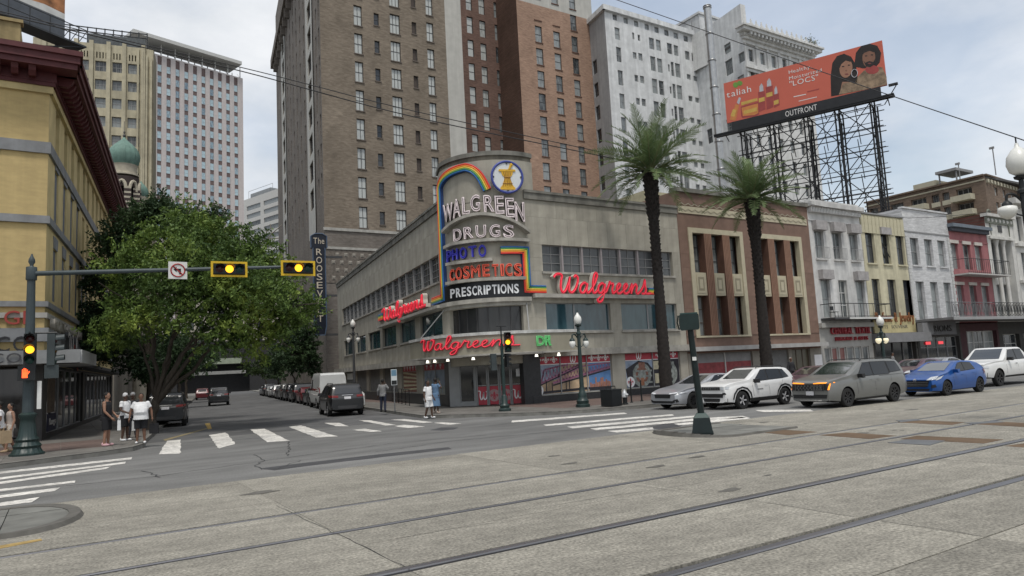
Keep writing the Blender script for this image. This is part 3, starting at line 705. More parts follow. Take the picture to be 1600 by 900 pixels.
Fc.wall(uL, uEnd, 0, zt, [o for o in ops if o[2]>2]+slots, cr, .5)
for o in slots:Fc.box('slot_back', o[0], o[1], .45, .5, o[2], o[3], f_dark)
for o in ops:
 if o[2]>20:Fc.window(o, 'h2,v3', f_grey, g_mix, .25, fw=.09)
for k in range(len(cols)+1):
 u=(cols[k][0]-.5)if k<len(cols)else cols[-1][1]+.5
 Fc.box('pilaster', u-.28, u+.28, -.35, -.002, 0, zt+.35, cr)
for k in range(4):Fc.box('pilaster', uEnd-.4-.62*k, uEnd-.12-.62*k, -.5+.05*k, -.002, 0, zt-.3-(3-k)*.5, cr)
shell(Fc, uL, uEnd, 5, 0, zt, cr)
rs=E('roof_sign_frame', 'open steel frame of an old roof sign on the cream office block', 'sign frame', (p[0], p[1], zt))
F3=Face(rs, Fc.x, Fc.y, aC)
b=MB();u0_, u1_=uL+1, uR+.5
for zz in(.3, 2.3, 3.0):b.tube([(u0_, 1, zt+zz), (u1_, 1, zt+zz-.2)], .1, 5)
n=12
for k in range(n+1):
 u=u0_+(u1_-u0_)*k/n;b.tube([(u, 1, zt), (u, 1, zt+3)], .09, 5)
 if k<n:b.tube([(u, 1, zt+.3), (u+(u1_-u0_)/n, 1, zt+2.3)], .06, 5)
F3 .mb('sign_frame', b, cw);F3 .mb('sign_letters', MB().box(u0_+6, u1_-.2, .8, 1.0, zt+.2, zt+1.9), M('sign_back_dark', (.10, .11, .115), .7, .3, 2))
# ---------------------------------------------------------------- 3 pinkish-white slab tower with a flying roof
p=at_px(383.5, 330);root=building('slab_tower', 'tall slab tower of pinkish piers and blue windows under a flying roof', x=p[0], y=p[1])
aT=R(16);Ft=Face(root, p[0]-40*math.cos(aT), p[1]-40*math.sin(aT), aT)
z5=lambda X, Y:Ft.at(100+X/4, 30+Y/4)
zt=z5(1075, 358)[1];uR=40.0;uL=Ft.at(226, 90)[0]
pk=M('pink_pier', (.50, .455, .44), .8, .06, 1.0, streak=.06);br_=M('brown_spandrel', (.145, .105, .10), .7, .12, .8)
c0, c1=z5(597, 500)[0], z5(1075, 500)[0];cs=(c1-c0)/9.0;cwid=cs*.47
cen=[c0+cs*k for k in range(-1, 10)]
zw0=z5(597, 463)[1];pit=(z5(597, 463)[1]-z5(603, 885)[1])/6;hh=pit*.62
strips_=[(c-cwid/2, c+cwid/2, 4, zt-.6)for c in cen]
Ft.wall(uL, uR, 0, zt, strips_, pk, .5)
for c in cen:Ft.box('spandrel', c-cwid/2, c+cwid/2, .35, .45, 4, zt-.6, br_)
f_tower=M('frame_tower', (.42, .43, .43), .6, .1)
for c in cen:
 for k in range(-19, 3):
  zb=zw0+k*pit
  if zb+hh<zt-1.2 and zb>42:Ft.window((c-cwid/2+.05, c+cwid/2-.05, zb, zb+hh), 'h2', f_tower, g_blue, .22, fw=.07, split=False)
shell(Ft, uL, uR, 22, 0, zt, pk)
fl=M('flying_roof', (.50, .50, .48), .7, .08)
tl=Ft.at(206, 43, 0);trr=Ft.at(378, 97, 0)
zf=Ft.at(378, 101, -3.0)[1]
b=MB().box(Ft.at(208, 43, -3.0)[0], Ft.at(378, 99, -3.0)[0], -3.0, 9, zf, zf+1.5);Ft.mb('flying_roof', b, fl)
b=MB()
for u in np.linspace(uL+1, uR-1, 8):
 for y in(.6, 8):b.tube([(u, y, zt-.5), (u, y, zf)], .22, 6)
 b.tube([(u, .6, zt), (u+2.5, 8, zf)], .16, 6)
Ft.mb('roof_struts', b, f_white)
Ft.mb('penthouse', MB().box(uL+22, uR-6, 9, 18, zt-.4, zt+3.6), pk)
# ---------------------------------------------------------------- 4 church tower with a green onion dome
p=at_px(190, 85);root=E('church_tower', 'banded church tower with a green copper onion dome and arches', 'church tower', (p[0], p[1], 0))
Fd=Face(root, p[0], p[1], R(0));zc=lambda py:Fd.at(190, py)[1]
copper=M('copper_green', (.13, .215, .18), .7, .2, 2, streak=.2);cs_=M('church_stone', (.42, .38, .30), .85, .15, 2);db=M('church_dark', (.045, .032, .03), .8, .2, 3)
k=(zc(218)-zc(258));zb=zc(259);r0=k*.53
prof=[(.83, 0), (.93, .1), (1.0, .25), (1.02, .38), (.97, .52), (.84, .66), (.62, .8), (.38, .92), (.18, 1.02), (.06, 1.12), (.03, 1.16)]
MB().lathe([(r0*a, zb+k*c*1.0)for a, c in prof], 48, flute=.028, nf=20).obj('dome', copper, root, 40)
MB().lathe([(.06, zb+k*1.1), (.16, zb+k*1.18), (.05, zb+k*1.25), (.1, zb+k*1.32), (.03, zb+k*1.38), (.03, zb+k*1.75)], 8).obj('finial', f_dark, root)
MB().lathe([(r0*.98, zb-k*.42), (r0*.98, zb-k*.36), (r0*.88, zb-k*.34), (r0*.86, zb-k*.06), (r0*.92, zb), (r0*.85, zb+.02)], 24).obj('drum', cs_, root, 40)
zl=zc(279);zm=zc(340)
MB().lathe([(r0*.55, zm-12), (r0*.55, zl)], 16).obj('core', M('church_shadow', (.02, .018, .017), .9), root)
for i in range(8):
 a=2*math.pi*i/8+.2;ca, sa=math.cos(a), math.sin(a)
 b=MB();hgt=zl-zm
 for j in range(6):b.frust(ca*r0*.92, sa*r0*.92, zm+hgt*.72*j/6, zm+hgt*.72*(j+.55)/6, .34, .34, .34, .34, 1);b.frust(ca*r0*.92, sa*r0*.92, zm+hgt*.72*(j+.55)/6, zm+hgt*.72*(j+1)/6, .32, .32, .32, .32, 0)
 b.obj('column', [cs_, db], root)
 a2=a+math.pi/8;arc=[]
 for t in np.linspace(0, math.pi, 9):
  aa=a2+(-math.cos(t))*.28;arc.append((math.cos(aa)*r0*1.0, math.sin(aa)*r0*1.0, zm+hgt*.62+hgt*.26*math.sin(t)))
 MB().tube(arc, .17, 6).obj('arch', cs_, root)
MB().lathe([(r0*.97, zl-(zl-zm)*.26), (r0*.99, zl)], 24).obj('band', db, root)
MB().lathe([(r0*1.15, zm-12), (r0*1.15, zm-.3), (r0*1.22, zm-.2), (r0*1.22, zm)], 24).obj('tower_shaft', cs_, root, 40)
p2_=at_px(218, 88);r2_=E('church_turret', 'small green domed turret behind the larger onion dome', 'turret', (p2_[0], p2_[1], 0))
MB().lathe([(r0*.5*a, zb-k*.95+k*.6*c)for a, c in prof], 32, flute=.03, nf=14).obj('dome', copper, r2_, 40);MB().lathe([(r0*.45, 0), (r0*.45, zb-k*.9)], 12).obj('shaft', cs_, r2_)
# ---------------------------------------------------------------- 5 far white office block with ribbon windows
p=at_px(384, 380);root=building('white_office_building', 'far white office block with long ribbon windows between towers', x=p[0], y=p[1])
aW=R(-71);Fw=Face(root, p[0], p[1], aW)
wht=M('white_concrete', (.56, .56, .54), .8, .06, 1)
uR=Fw.at(452, 320)[0];zt=Fw.at(384, 312)[1]
wa, wb_, wc, wd=Fw.u(385.5, 330), Fw.u(407, 330), Fw.u(412, 330), Fw.u(436, 330)
zz=[Fw.at(425, y)[1]for y in(308.5, 315, 322, 328.5)];pit=Fw.at(425, 322)[1]-Fw.at(425, 335.5)[1]
t0=Fw.at(425, 310)[1];t1=Fw.at(425, 317.5)[1]
ops=[]
for k in range(9):
 for a, c in((wa, wb_), (wc, wd)):ops.append((a, c, t1-pit*k, t0-pit*k))
ops=[o for o in ops if o[2]>3]
Fw.wall(-.5, uR, 0, zt, ops, wht, .5)
for o in ops:Fw.window(o, 'v8', f_grey, g_mix, .3, fw=.12)
shell(Fw, -.5, uR, 25, 0, zt, wht)
Fw.mb('penthouse', MB().box(1, (wb_+wc)/2+3, 3, 14, zt, zt+3.4), M('louvre_grey', (.30, .32, .33), .7, .2, 1))
Fw.mb('roof_rail', MB().tube([(1, 2, zt+4.6), (wc+5, 2, zt+4.6)], .1, 4).tube([(1, 2, zt), (1, 2, zt+4.6)], .1, 4).tube([(wc+5, 2, zt), (wc+5, 2, zt+4.6)], .1, 4), f_grey)
# ---------------------------------------------------------------- 6 brown brick hotel
Lp=np.array([18.9, 37.0]);YR=83.0
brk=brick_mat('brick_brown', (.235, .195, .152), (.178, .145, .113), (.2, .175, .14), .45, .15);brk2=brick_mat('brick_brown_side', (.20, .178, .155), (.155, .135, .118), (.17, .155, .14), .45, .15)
stucco_w=M('stucco_pale', (.44, .43, .395), .85, .08, 1, streak=.1)
cX=float(26.46);root=building('brown_brick_hotel', 'huge brown brick hotel block with pale strip at its right edge', x=cX, y=YR)
Fh=Face(root, cX, YR, 0.0);ZH=78.0
z5=lambda X, Y:Fh.at(420+X/3.75, Y/3.75)
sR=z5(1040, 300)[0];sE=z5(1135, 300)[0]
pit=(z5(520, 33)[1]-z5(541, 697)[1])/4;ztop0=z5(520, 33)[1];hh=z5(520, 33)[1]-z5(523, 150)[1]
ops=[];
for(a, c, h_, dz, st, gm)in((497, 545, hh, 0, 'h2,v2', g_blind), (615, 645, hh*.62, -.45, 'h2', g_dark), (710, 768, hh, 0, 'h2,v3', g_blind), (838, 865, hh*.62, -.45, 'h1', M('shutter_brown', (.075, .06, .052), .8, .2)), (925, 965, hh, 0, 'h2,v2', g_blind)):
 y_=90+(a-497)*.25;ua, uc=z5(a, y_)[0], z5(c, y_)[0]
 for k in range(-11, 9):
  zt_=ztop0+pit*k+dz
  if zt_-h_<14 or zt_>ZH-2:continue
  ops.append((ua, uc, zt_-h_, zt_, st, gm))
Fh.wall(0, sR, 20.2, ZH, ops, brk, .3)
for o in ops:Fh.window(o, o[4], f_dark, o[5], .18, fw=.08)
for o in ops:Fh.piece('sill', ('hs', round(o[1]-o[0], 2)), lambda:MB().box(-.08, round(o[1]-o[0], 2)+.08, -.1, -.003, -.14, -.005), M('sill_dark', (.12, .10, .085), .8, .2), o[0], 0, o[2])
Fh.wall(sR, sE, 0, ZH, [], stucco_w, name='stucco_strip')
Fh.wall(0, sR, 0, 20.2, [], brk2, name='base_wall')
for za, zb in((19.9, 20.25), (17.6, 17.9)):Fh.box('belt_course', -.15, sR, -.15, -.002, za, zb, stone_trim)
dia=M('diaper_brick', (.15, .13, .11), .9, .35, 3.5)
Fh.box('patterned_band', -.02, sR, -.06, -.003, 13.5, 17.6, dia)
for i in range(9):
 for j in range(4):Fh.piece('boss', 'boss', lambda:MB().frust(0, 0, 0, .08, .24, .24, .1, .1), M('boss_stone', (.24, .22, .19), .85, .15), 1+i*1.05+(j%2)*.5, -.062, 14.1+j*.95, None, Matrix.Rotation(R(90), 4, 'X'))
aSt=STREET;LH=62.0
Fx=Face(root, cX+math.cos(aSt)*LH, YR+math.sin(aSt)*LH, aSt+math.pi)
q=lambda X, Y:Fx.at(420+X/3.75, Y/3.75)
b1=(q(215, 0)[0], q(253, 0)[0]);b2=(q(75, 400)[0], q(98, 400)[0])
b1=(b1[0], b1[1]+.2)
ops=[]
for k in range(-12, 9):
 zt_=ztop0+pit*k+.3
 if zt_-hh<21 or zt_>ZH-2:continue
 for(a, c)in(b1, b2):ops.append((a+(c-a)*.28, a+(c-a)*.8, zt_-hh, zt_))
 for u in np.linspace(b2[1]+3, b1[0]-3, 6):ops.append((u-.5, u+.5, zt_-hh, zt_))
 for u in(b1[1]+2.6, b1[1]+5.2):
  if u<LH-1:ops.append((u-.45, u+.45, zt_-hh, zt_))
Fx.wall(0, LH, 0, ZH, ops, brk2, .35)
for o in ops:Fx.window(o, 'h2', f_dark, g_dark, .2, fw=.08)
for(a, c)in(b1, b2):
 bops=[o for o in ops if a<o[0]and o[1]<c]
 Ft_=Face(root, Fx.x, Fx.y, Fx.a);Ft_.loc=Fx.loc@Matrix.Translation((0, -.13, 0))
 Ft_.wall(a, c, 21, 66, bops, stucco_w, .13, 'window_band')
Fx.box('cornice', -.3, LH+.3, -1.1, -.003, 66.5, 68.3, brk2)
for k in range(18):Fx.piece('bracket', 'hbr', lambda:MB().box(-.3, .3, -.8, -.003, -1.8, 0), brk2, 3+k*3.3, 0, 66.4)
b=MB().add([(math.cos(aSt)*LH, math.sin(aSt)*LH, 0), (sE, math.sin(aSt)*LH, 0), (sE, math.sin(aSt)*LH, ZH), (math.cos(aSt)*LH, math.sin(aSt)*LH, ZH)], [(1, 0, 3, 2)]).add([(sE, 0, 0), (sE, math.sin(aSt)*LH, 0), (sE, math.sin(aSt)*LH, ZH), (sE, 0, ZH)], [(0, 1, 2, 3)]);Fh.mb('back_wall', b, brk2)
Fh.mb('roof', MB().prism([(0.1, .1), (sE, .1), (sE, math.sin(aSt)*LH), (math.cos(aSt)*LH, math.sin(aSt)*LH)], ZH-.5, ZH-.1), roof_m)
# ---------------------------------------------------------------- 7 red and orange brick wings
YO, YRr=89.0, 95.0
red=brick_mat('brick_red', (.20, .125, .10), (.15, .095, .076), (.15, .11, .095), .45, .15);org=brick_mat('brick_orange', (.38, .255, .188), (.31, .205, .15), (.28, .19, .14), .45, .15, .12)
org_side=brick_mat('brick_return_shade', (.15, .085, .065), (.115, .068, .052), (.11, .075, .06), .45, .15)  # darker copy of the orange brick; the return's shade is in the colour
tmp=Face(None, 0, YO, 0);uo0=tmp.u(807.5, 20);uo1=tmp.u(930, 100)
root=building('orange_brick_wing', 'orange red brick tower wing with pale stucco top and blue windows', x=uo0, y=YO)
Fo=Face(root, uo0, YO, 0.0);z7=lambda X, Y, F=Fo:F.at(700+X/4, Y/4)
zS=z7(640, 55)[1];W_=uo1-uo0;ZO=zS+14
ops=[]
pit=(z7(558, 25)[1]-z7(606, 730)[1])/5
for(a, c, y_, yt, yb_)in((537, 580, 75, 25, 125), (652, 693, 110, 62, 160), (765, 803, 140, 95, 192)):
 ua, uc, za, zb=z7(a, y_)[0], z7(c, y_)[0], z7((a+c)/2, yb_)[1], z7((a+c)/2, yt)[1]
 for k in range(-10, 2):
  if za+pit*k>13 and(zb+pit*k)<ZO:ops.append((ua, uc, za+pit*k, zb+pit*k))
Fo.wall(0, W_, 0, zS, [o for o in ops if o[3]<zS], org, .3);Fo.wall(0, W_, zS, ZO, [o for o in ops if o[2]>zS], stucco_w, .3, 'upper_wall')
for o in ops:
 Fo.window(o, 'h2', f_dark, g_mix, .16, fw=.08)
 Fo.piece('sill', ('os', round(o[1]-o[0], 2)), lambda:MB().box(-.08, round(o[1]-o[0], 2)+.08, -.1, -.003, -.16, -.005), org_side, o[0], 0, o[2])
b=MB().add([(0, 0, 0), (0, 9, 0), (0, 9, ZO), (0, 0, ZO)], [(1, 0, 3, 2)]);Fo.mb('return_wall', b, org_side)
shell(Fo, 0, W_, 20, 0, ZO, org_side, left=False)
tmp=Face(None, 0, YRr, 0);ur0=sE+cX-1
root=building('red_brick_wing', 'dark red brick court wall between the pale strip and the orange wing', x=ur0, y=YRr)
Fr=Face(root, ur0, YRr, 0.0);z7=lambda X, Y:Fr.at(700+X/4, Y/4)
pit=(z7(135, 105)[1]-z7(168, 692)[1])/4;ops=[]
for(a, c, y_, yt, yb_)in((118, 155, 155, 105, 207), (198, 235, 180, 130, 232), (293, 327, 205, 157, 253), (345, 375, 215, 167, 268)):
 ua, uc, za, zb=z7(a, y_)[0], z7(c, y_)[0], z7((a+c)/2, yb_)[1], z7((a+c)/2, yt)[1]
 for k in range(-11, 5):
  if za+pit*k>13:ops.append((ua, uc, za+pit*k, zb+pit*k))
Wr=uo0+1-ur0
Fr.wall(0, Wr, 0, ZO+4, ops, red, .3)
for o in ops:Fr.window(o, 'h2', f_dark, g_blind if o[0]<Wr-4 else g_mix, .16, fw=.08)
shell(Fr, 0, Wr, 14, 0, ZO+4, red)
# ---------------------------------------------------------------- 8 white office block, chimney
YW=84.0
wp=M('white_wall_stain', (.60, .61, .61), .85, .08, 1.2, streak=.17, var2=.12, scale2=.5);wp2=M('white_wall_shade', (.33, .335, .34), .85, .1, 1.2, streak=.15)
tmp=Face(None, 0, YW, 0);uw0=tmp.u(947, 60);uw1=tmp.u(1108, 170)
root=building('white_office_block', 'stained white office block of scattered small dark windows behind the palm', x=uw0, y=YW)
Fw_=Face(root, uw0, YW, 0.0);zw=lambda X, Y:Fw_.at(900+X/3, Y/3)
zt=zw(145, 40)[1];W_=uw1-uw0;pit=None
zA=[zw(195, y)[1]for y in(130, 185, 222, 290)]
pit=(zw(200, 222)[1]-zw(216, 440)[1])/2
ops=[]
for(a, c, yt, yb_, rows)in((190, 213, 222, 290, 10), (267, 284, 245, 275, 9), (293, 312, 250, 283, 9), (350, 374, 265, 332, 9), (382, 405, 275, 340, 9), (432, 440, 302, 335, 9), (446, 460, 291, 356, 9), (466, 490, 298, 362, 9), (520, 538, 348, 372, 9), (551, 569, 357, 380, 9)):
 ym=(yt+yb_)/2;ua, uc, za, zb=zw(a, ym)[0], zw(c, ym)[0], zw((a+c)/2, yb_)[1], zw((a+c)/2, yt)[1]
 for k in range(0, rows):
  if za-pit*k>13:ops.append((ua, uc, za-pit*k, zb-pit*k))
for(a, c, yt, yb_)in((182, 206, 130, 185), (264, 274, 153, 184), (290, 301, 163, 191), (343, 367, 178, 230), (376, 398, 187, 237), (428, 451, 203, 252), (459, 480, 213, 261), (512, 533, 240, 280), (543, 562, 250, 288))+tuple((x, x+20, 68+(x-172)*.3, 95+(x-172)*.3)for x in(172, 223, 272, 322, 368, 414, 458, 505)):
 ym=(yt+yb_)/2;ops.append((zw(a, ym)[0], zw(c, ym)[0], zw((a+c)/2, yb_)[1], zw((a+c)/2, yt)[1]))
Fw_.wall(0, W_, 0, zt, ops, wp, .3)
for o in ops:Fw_.window(o, 'h2', f_grey, g_mix, .15, fw=.07)
Fw_.box('roof_cornice', -.5, zw(545, 150)[0], -.5, -.003, zt-.5, zt+.35, wp)
FwL=Face(root, uw0+math.cos(aSt)*9, YW+math.sin(aSt)*9, aSt+math.pi)
opl=[]
for k in range(11):
 z1_=zw(110, 225)[1]-k*pit
 if z1_>14:opl.append((4.2, 5.6, z1_-2.4, z1_))
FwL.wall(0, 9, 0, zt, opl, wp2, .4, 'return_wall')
for o in opl:FwL.window(o, 'h2', f_dark, g_dark, .2)
FwL.box('roof_cornice', -.2, 9.5, -.5, -.003, zt-.5, zt+.35, wp)
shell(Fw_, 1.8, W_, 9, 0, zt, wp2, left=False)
for X, Y0, Y1 in((267, 125, 62), (393, 155, 88), (556, 200, 95)):
 u, z0_=zw(X, Y0);Fw_.mb('roof_pipe', MB().tube([(u, .3, zt-2), (u, .3, zw(X, Y1)[1])], .09, 6), f_grey)
u0_=zw(512, 250)[0];zl_=zw(600, 90)[1]
root=building('white_annex', 'plain white annex behind the steel flue pipe', x=uw1, y=YW-1)
Fa=Face(root, uw0, YW-1.0, 0);Fa.box('wall', zw(575, 300)[0], zw(690, 300)[0], .0, 8, 0, zl_, wp)
Fa.box('roof_edge', zw(575, 300)[0]-.2, zw(690, 300)[0]+.2, -.2, 8.1, zl_, zl_+.4, wp)
ch=E('flue_pipe', 'tall shiny steel flue pipe rising against the white blocks', 'flue', (0, 69.5, 0))
zc_=Face(ch, 0, 69.5, 0).at(900+614/3, 10)[1];rr=.56
b=MB()
MB().lathe([(rr, 0), (rr, zc_)], 20).obj('pipe', M('flue_steel', (.42, .42, .41), .35, .15, 1.5, metal=.85, streak=.2), ch, 60)
for k in range(14):MB().lathe([(rr+.01, 0), (rr+.08, .05), (rr+.08, .25), (rr+.01, .3)], 20).obj('pipe_band', M('flue_band', (.3, .3, .3), .4, .1, metal=.8), ch, 60, Matrix.Translation((0, 0, zc_-.4-k*4.2)))
MB().tube([(0, 0, zc_+.6*math.sin(t)-.2)if False else(rr*math.cos(t), rr*math.sin(t), zc_)for t in np.linspace(0, 6.28, 20)], .1, 6).obj('rim', M('flue_band', (0, 0, 0)), ch)
ch.location.x=Face(None, 0, 69.5, 0).u(1117, 150)
# ---------------------------------------------------------------- 9 ornate white corner block
YN=72.0
tmp=Face(None, 0, YN, 0);un0=tmp.u(1166, 110);un1=tmp.u(1266, 110)
wo=M('white_terracotta', (.60, .60, .585), .8, .10, 2, streak=.18)
root=building('ornate_white_building', 'ornate white terracotta building with deep bracketed cornice behind the billboard', x=un0, y=YN)
Fn=Face(root, un0, YN, 0.0);zn=lambda px, py:Fn.at(px, py)
W_=un1-un0;zt=zn(1178, 62)[1];pitn=3.6
ops=[]
zW=zn(1190, 82)[1]
for i in range(6):
 uu=W_*(i+.55)/6
 for k in range(12):
  z1_=zW-k*pitn
  if z1_>12.5:ops.append((uu-.55, uu+.55, z1_-2.1, z1_))
Fn.wall(0, W_, 0, zt, ops, wo, .4)
for o in ops:Fn.window(o, 'h2', f_grey, g_mix, .25)
for i in range(7):
 uu=W_*i/6+.05;Fn.box('pilaster', max(0, uu-.3), min(W_, uu+.3), -.22, -.003, zt-7.2, zt-1.2, wo)
zq=zn(1178, 104)[1]
Fn.box('belt_course', -.5, W_+.5, -.6, -.23, zq-.7, zq-.1, wo);Fn.box('belt_course', -.3, W_+.3, -.35, -.231, zq-1.2, zq-.71, wo)
for(dz, zz, pr)in((-1.2, -.6, .3), (-.6, -.2, .7), (.35, .9, 1.6), (.9, 1.2, 1.9)):Fn.box('cornice', -pr, W_+pr, -pr, 0, zt+dz, zt+zz, wo)
Fn.box('cornice_soffit', -.9, W_+.9, -.9, 0, zt-.2, zt+.35, wo)
for k in range(int(W_/.95)):Fn.piece('bracket', 'obr', lambda:MB().box(-.22, .22, -1.45, -.9, -.15, .34), wo, .3+k*.95, 0, zt)
for k in range(int(W_/1.3)+1):Fn.piece('cresting', 'crest', lambda:MB().prism([(-.55, 0), (.55, 0), (.3, .5), (.12, .45), (0, 1.15), (-.12, .45), (-.3, .5)], -.2, .05, axis='y'), wo, .2+k*1.3, -1.5, zt+1.2)
FnL=Face(root, un0+math.cos(aSt)*22, YN+math.sin(aSt)*22, aSt+math.pi)
ztl=FnL.at(1160, 3)[1];ops=[]
for(px, yt, yb_, hw)in((1136, 68, 84, .8), (1138, 93, 118, .9), (1158, 82, 98, .7), (1157, 118, 136, .8)):
 u, z1_=FnL.at(px, yt);u2, z0_=FnL.at(px, yb_)
 if z1_-z0_>.5:ops.append((u-hw, u+hw, z0_, z1_))
u_, z1_=FnL.at(1140, 185)
ops+=[(u_-.9, u_+.9, z1_-2.6, z1_), (u_-6, u_-4.6, z1_-2.6, z1_)]
FnL.wall(0, 22, 0, ztl, ops, wp, .3, 'side_wall')
for o in ops:FnL.window(o, 'h2', f_grey, g_mix, .2)
Fn.mb('penthouse', MB().add([(0.02, 0.02, zt-1), (1.2, .02, zt-1), (1.2, .02, ztl), (.02, .02, ztl)], [(0, 1, 2, 3)]).add([(1.2, .02, zt-1), (1.2, 12, zt-1), (1.2, 12, ztl), (1.2, .02, ztl)], [(0, 1, 2, 3)]), wo)
b=MB().add([(0, 22, 0), (W_, 22, 0), (W_, 22, zt), (0, 22, zt)], [(1, 0, 3, 2)]).add([(W_, 0, 0), (W_, 22, 0), (W_, 22, zt), (W_, 0, zt)], [(0, 1, 2, 3)]);Fn.mb('back_wall', b, wo)
Fn.mb('roof', MB().prism([(.1, .1), (W_-.1, .1), (W_-.1, 21), (21*.17, 21)], zt-.3, zt), roof_m)
wd=MB()
for k in range(160):
 c=Vector((W_-1+rnd.gauss(0, 1.0), -1.4+rnd.gauss(0, .3), zt+1.5+abs(rnd.gauss(0, .6))));a=Vector((rnd.gauss(0, 1), rnd.gauss(0, 1), rnd.gauss(0, 1))).normalized()*.22;d_=a.orthogonal().normalized()*.1
 wd.poly([c-a, c-d_, c+a, c+d_])
wo_=wd.obj('weed', M('weed_green', (.09, .11, .06), .8, .3, 2));wo_.location=(un0, YN, 0);tag(wo_, 'weeds sprouting from the right end of the white cornice', 'plant')
# ---------------------------------------------------------------- 10 far brown apartment block on the right
cp=at_px(1530, 118);_d=ray(1537, 271);_z=CH+_d[2]*118/math.hypot(_d[0], _d[1]);cp=_d[:2]*118/math.hypot(_d[0], _d[1]);_e=ray(1353, 315);_q=_e[:2]*(_z-CH)/_e[2];aA=math.atan2(*(cp-_q)[[1, 0]])
root=building('brown_apartment_block', 'far brown apartment block with cream balconies above the white shops', x=cp[0], y=cp[1])
Fp=Face(root, cp[0], cp[1], aA);LA=float(np.hypot(*(cp-_q)))+4
Fp=Face(root, cp[0]-LA*math.cos(aA), cp[1]-LA*math.sin(aA), aA)
zp_=lambda X, Y:Fp.at(1200+X/3, 200+Y/3)
zt=zp_(1000, 222)[1];bw=brick_mat('brick_taupe', (.20, .15, .115), (.165, .125, .098), (.16, .125, .10), .5, .2);crm=M('cream_balcony', (.46, .43, .33), .8, .08)
uA=4.0;ops=[];bal=[];pit=2.15
for i, (a, c, kind)in enumerate(((478, 515, 0), (575, 635, 0), (668, 742, 1), (765, 800, 0), (815, 848, 0), (880, 955, 1))):
 ym=380-(a-478)*.24;ua, uc=zp_(a, ym)[0], zp_(c, ym)[0];z1_=zp_((a+c)/2, ym-28)[1]
 z1_=zt-1.25
 for k in range(9):ops.append((ua, uc, z1_-1.15-pit*k, z1_-pit*k, kind))
Fp.wall(uA, LA, 0, zt, ops, bw, .6)
for o in ops:
 Fp.window(o, 'v3', f_grey, g_mix if o[4]==0 else g_dark, .45, fw=.1)
 if o[4]:Fp.box('balcony', o[0]-.3, o[1]+.3, -1.3, -.003, o[2]-.75, o[2]+.05, crm)
 else:Fp.box('window_panel', o[0]-.1, o[1]+.1, -.06, -.003, o[2]-.7, o[2]-.02, crm)
Fp.box('coping', uA-.2, LA, -.35, -.003, zt-.1, zt+.12, bw);Fp.box('coping', uA-.2, LA, -.12, -.003, zt-.75, zt-.55, crm)
Fq=Face(root, cp[0], cp[1], aA+R(95));WQ=Fq.u(1588, 285);ops=[]
for u in(WQ*.3, WQ*.55, WQ*.8):
 for k in range(7):ops.append((u-.5, u+.5, zt-2.6-2.15*k, zt-1.4-2.15*k))
Fq.wall(0, WQ, 0, zt, ops, bw, .3)
for o in ops:Fq.window(o, 'h2', f_white, g_mix, .2)
Fq.box('coping', .0, WQ, -.3, -.003, zt-.1, zt+.12, bw)
for k in range(10):Fq.piece('awning_tooth', 'tooth', lambda:MB().prism([(-.3, 0), (.3, 0), (.2, -.5), (-.2, -.5)], -.3, -.003, axis='y'), crm, .6+k*WQ/10.5, 0, zt-.6)
Fp.box('penthouse', zp_(650, 300)[0], zp_(760, 300)[0], 2, 10, zt, zp_(700, 250)[1], crm)
Fp.box('roof_canopy', zp_(770, 245)[0], zp_(870, 240)[0], 1, 6, zt+1.9, zt+2.3, f_grey);Fp.mb('roof_post', MB().tube([(zp_(780, 245)[0], 1.5, zt), (zp_(780, 245)[0], 1.5, zt+2)], .12, 5).tube([(zp_(860, 240)[0], 1.5, zt), (zp_(860, 240)[0], 1.5, zt+2)], .12, 5), f_grey)
shell(Fp, uA, LA, 12, 0, zt, bw, right=False)
for px, h_ in((1488, 4.5), (1545, 5.5)):
 u=Fp.u(px, 270);Fp.mb('roof_mast', MB().tube([(u, 2, zt), (u, 2, zt+h_-1.5)], .08, 5).box(u-.4, u+.2, 1.9, 2.1, zt+h_-1.7, zt+h_-1.4), f_grey)
# ================================================================== drugstore on the corner
YWG=33.0
dst=M('store_stone', (.335, .315, .265), .85, .11, 1.4, streak=.20, rand=.05, var2=.12, scale2=.25, bump=.12, bscale=20)
dst_cap=M('store_coping', (.17, .165, .145), .9, .25, 1.5, streak=.3)
dst_led=M('store_ledge', (.33, .315, .28), .85, .22, 2, streak=.25)
gran=M('black_granite', (.035, .036, .038), .35, .2, 5)
_t=Face(None, 0, YWG, 0);XR=_t.u(826, 480)
RC=3.0
for _r in np.linspace(2.2, 4.2, 41):
 _V=np.array([XR-_r*math.tan((math.pi-STREET)/2), YWG]);_L=_V+(XR-_V[0])*dS
 _c=RM.T@np.array([_L[0], _L[1], 6-CH]);
 if 800+FPX*_c[0]/_c[2]<=697.5:RC=_r;break
VX=np.array([XR-RC*math.tan((math.pi-STREET)/2), YWG]);TL=VX+(XR-VX[0])*dS
CC=np.array([XR, YWG+RC])
PHI=math.pi-STREET
ARC=RC*PHI
dr=E('corner_drugstore', 'pale stone corner drugstore with a rounded drum and neon signs', 'building', (XR, YWG, 0))
FR=Face(dr, XR, YWG, 0.0)
LLEN=37.9
FL=Face(dr, TL[0]+dS[0]*LLEN, TL[1]+dS[1]*LLEN, STREET+math.pi)
def wrap(s, z, off=0.0):
 """unrolled facade coordinate: s<0 left wall, 0..ARC round corner, >ARC right wall; off = out of the wall"""
 if s<0:n=np.array([-math.sin(STREET), math.cos(STREET)]);p=TL-dS*s+n*off;t=-dS
 elif s>ARC:p=np.array([XR+s-ARC, YWG-off]);t=np.array([1.0, 0])
 else:
  a=STREET+math.pi/2+s/RC
  n=np.array([math.cos(a), math.sin(a)]);p=CC+n*(RC+off);t=np.array([-n[1], n[0]])
 return(p[0]-XR, p[1]-YWG, z), math.atan2(t[1], t[0])
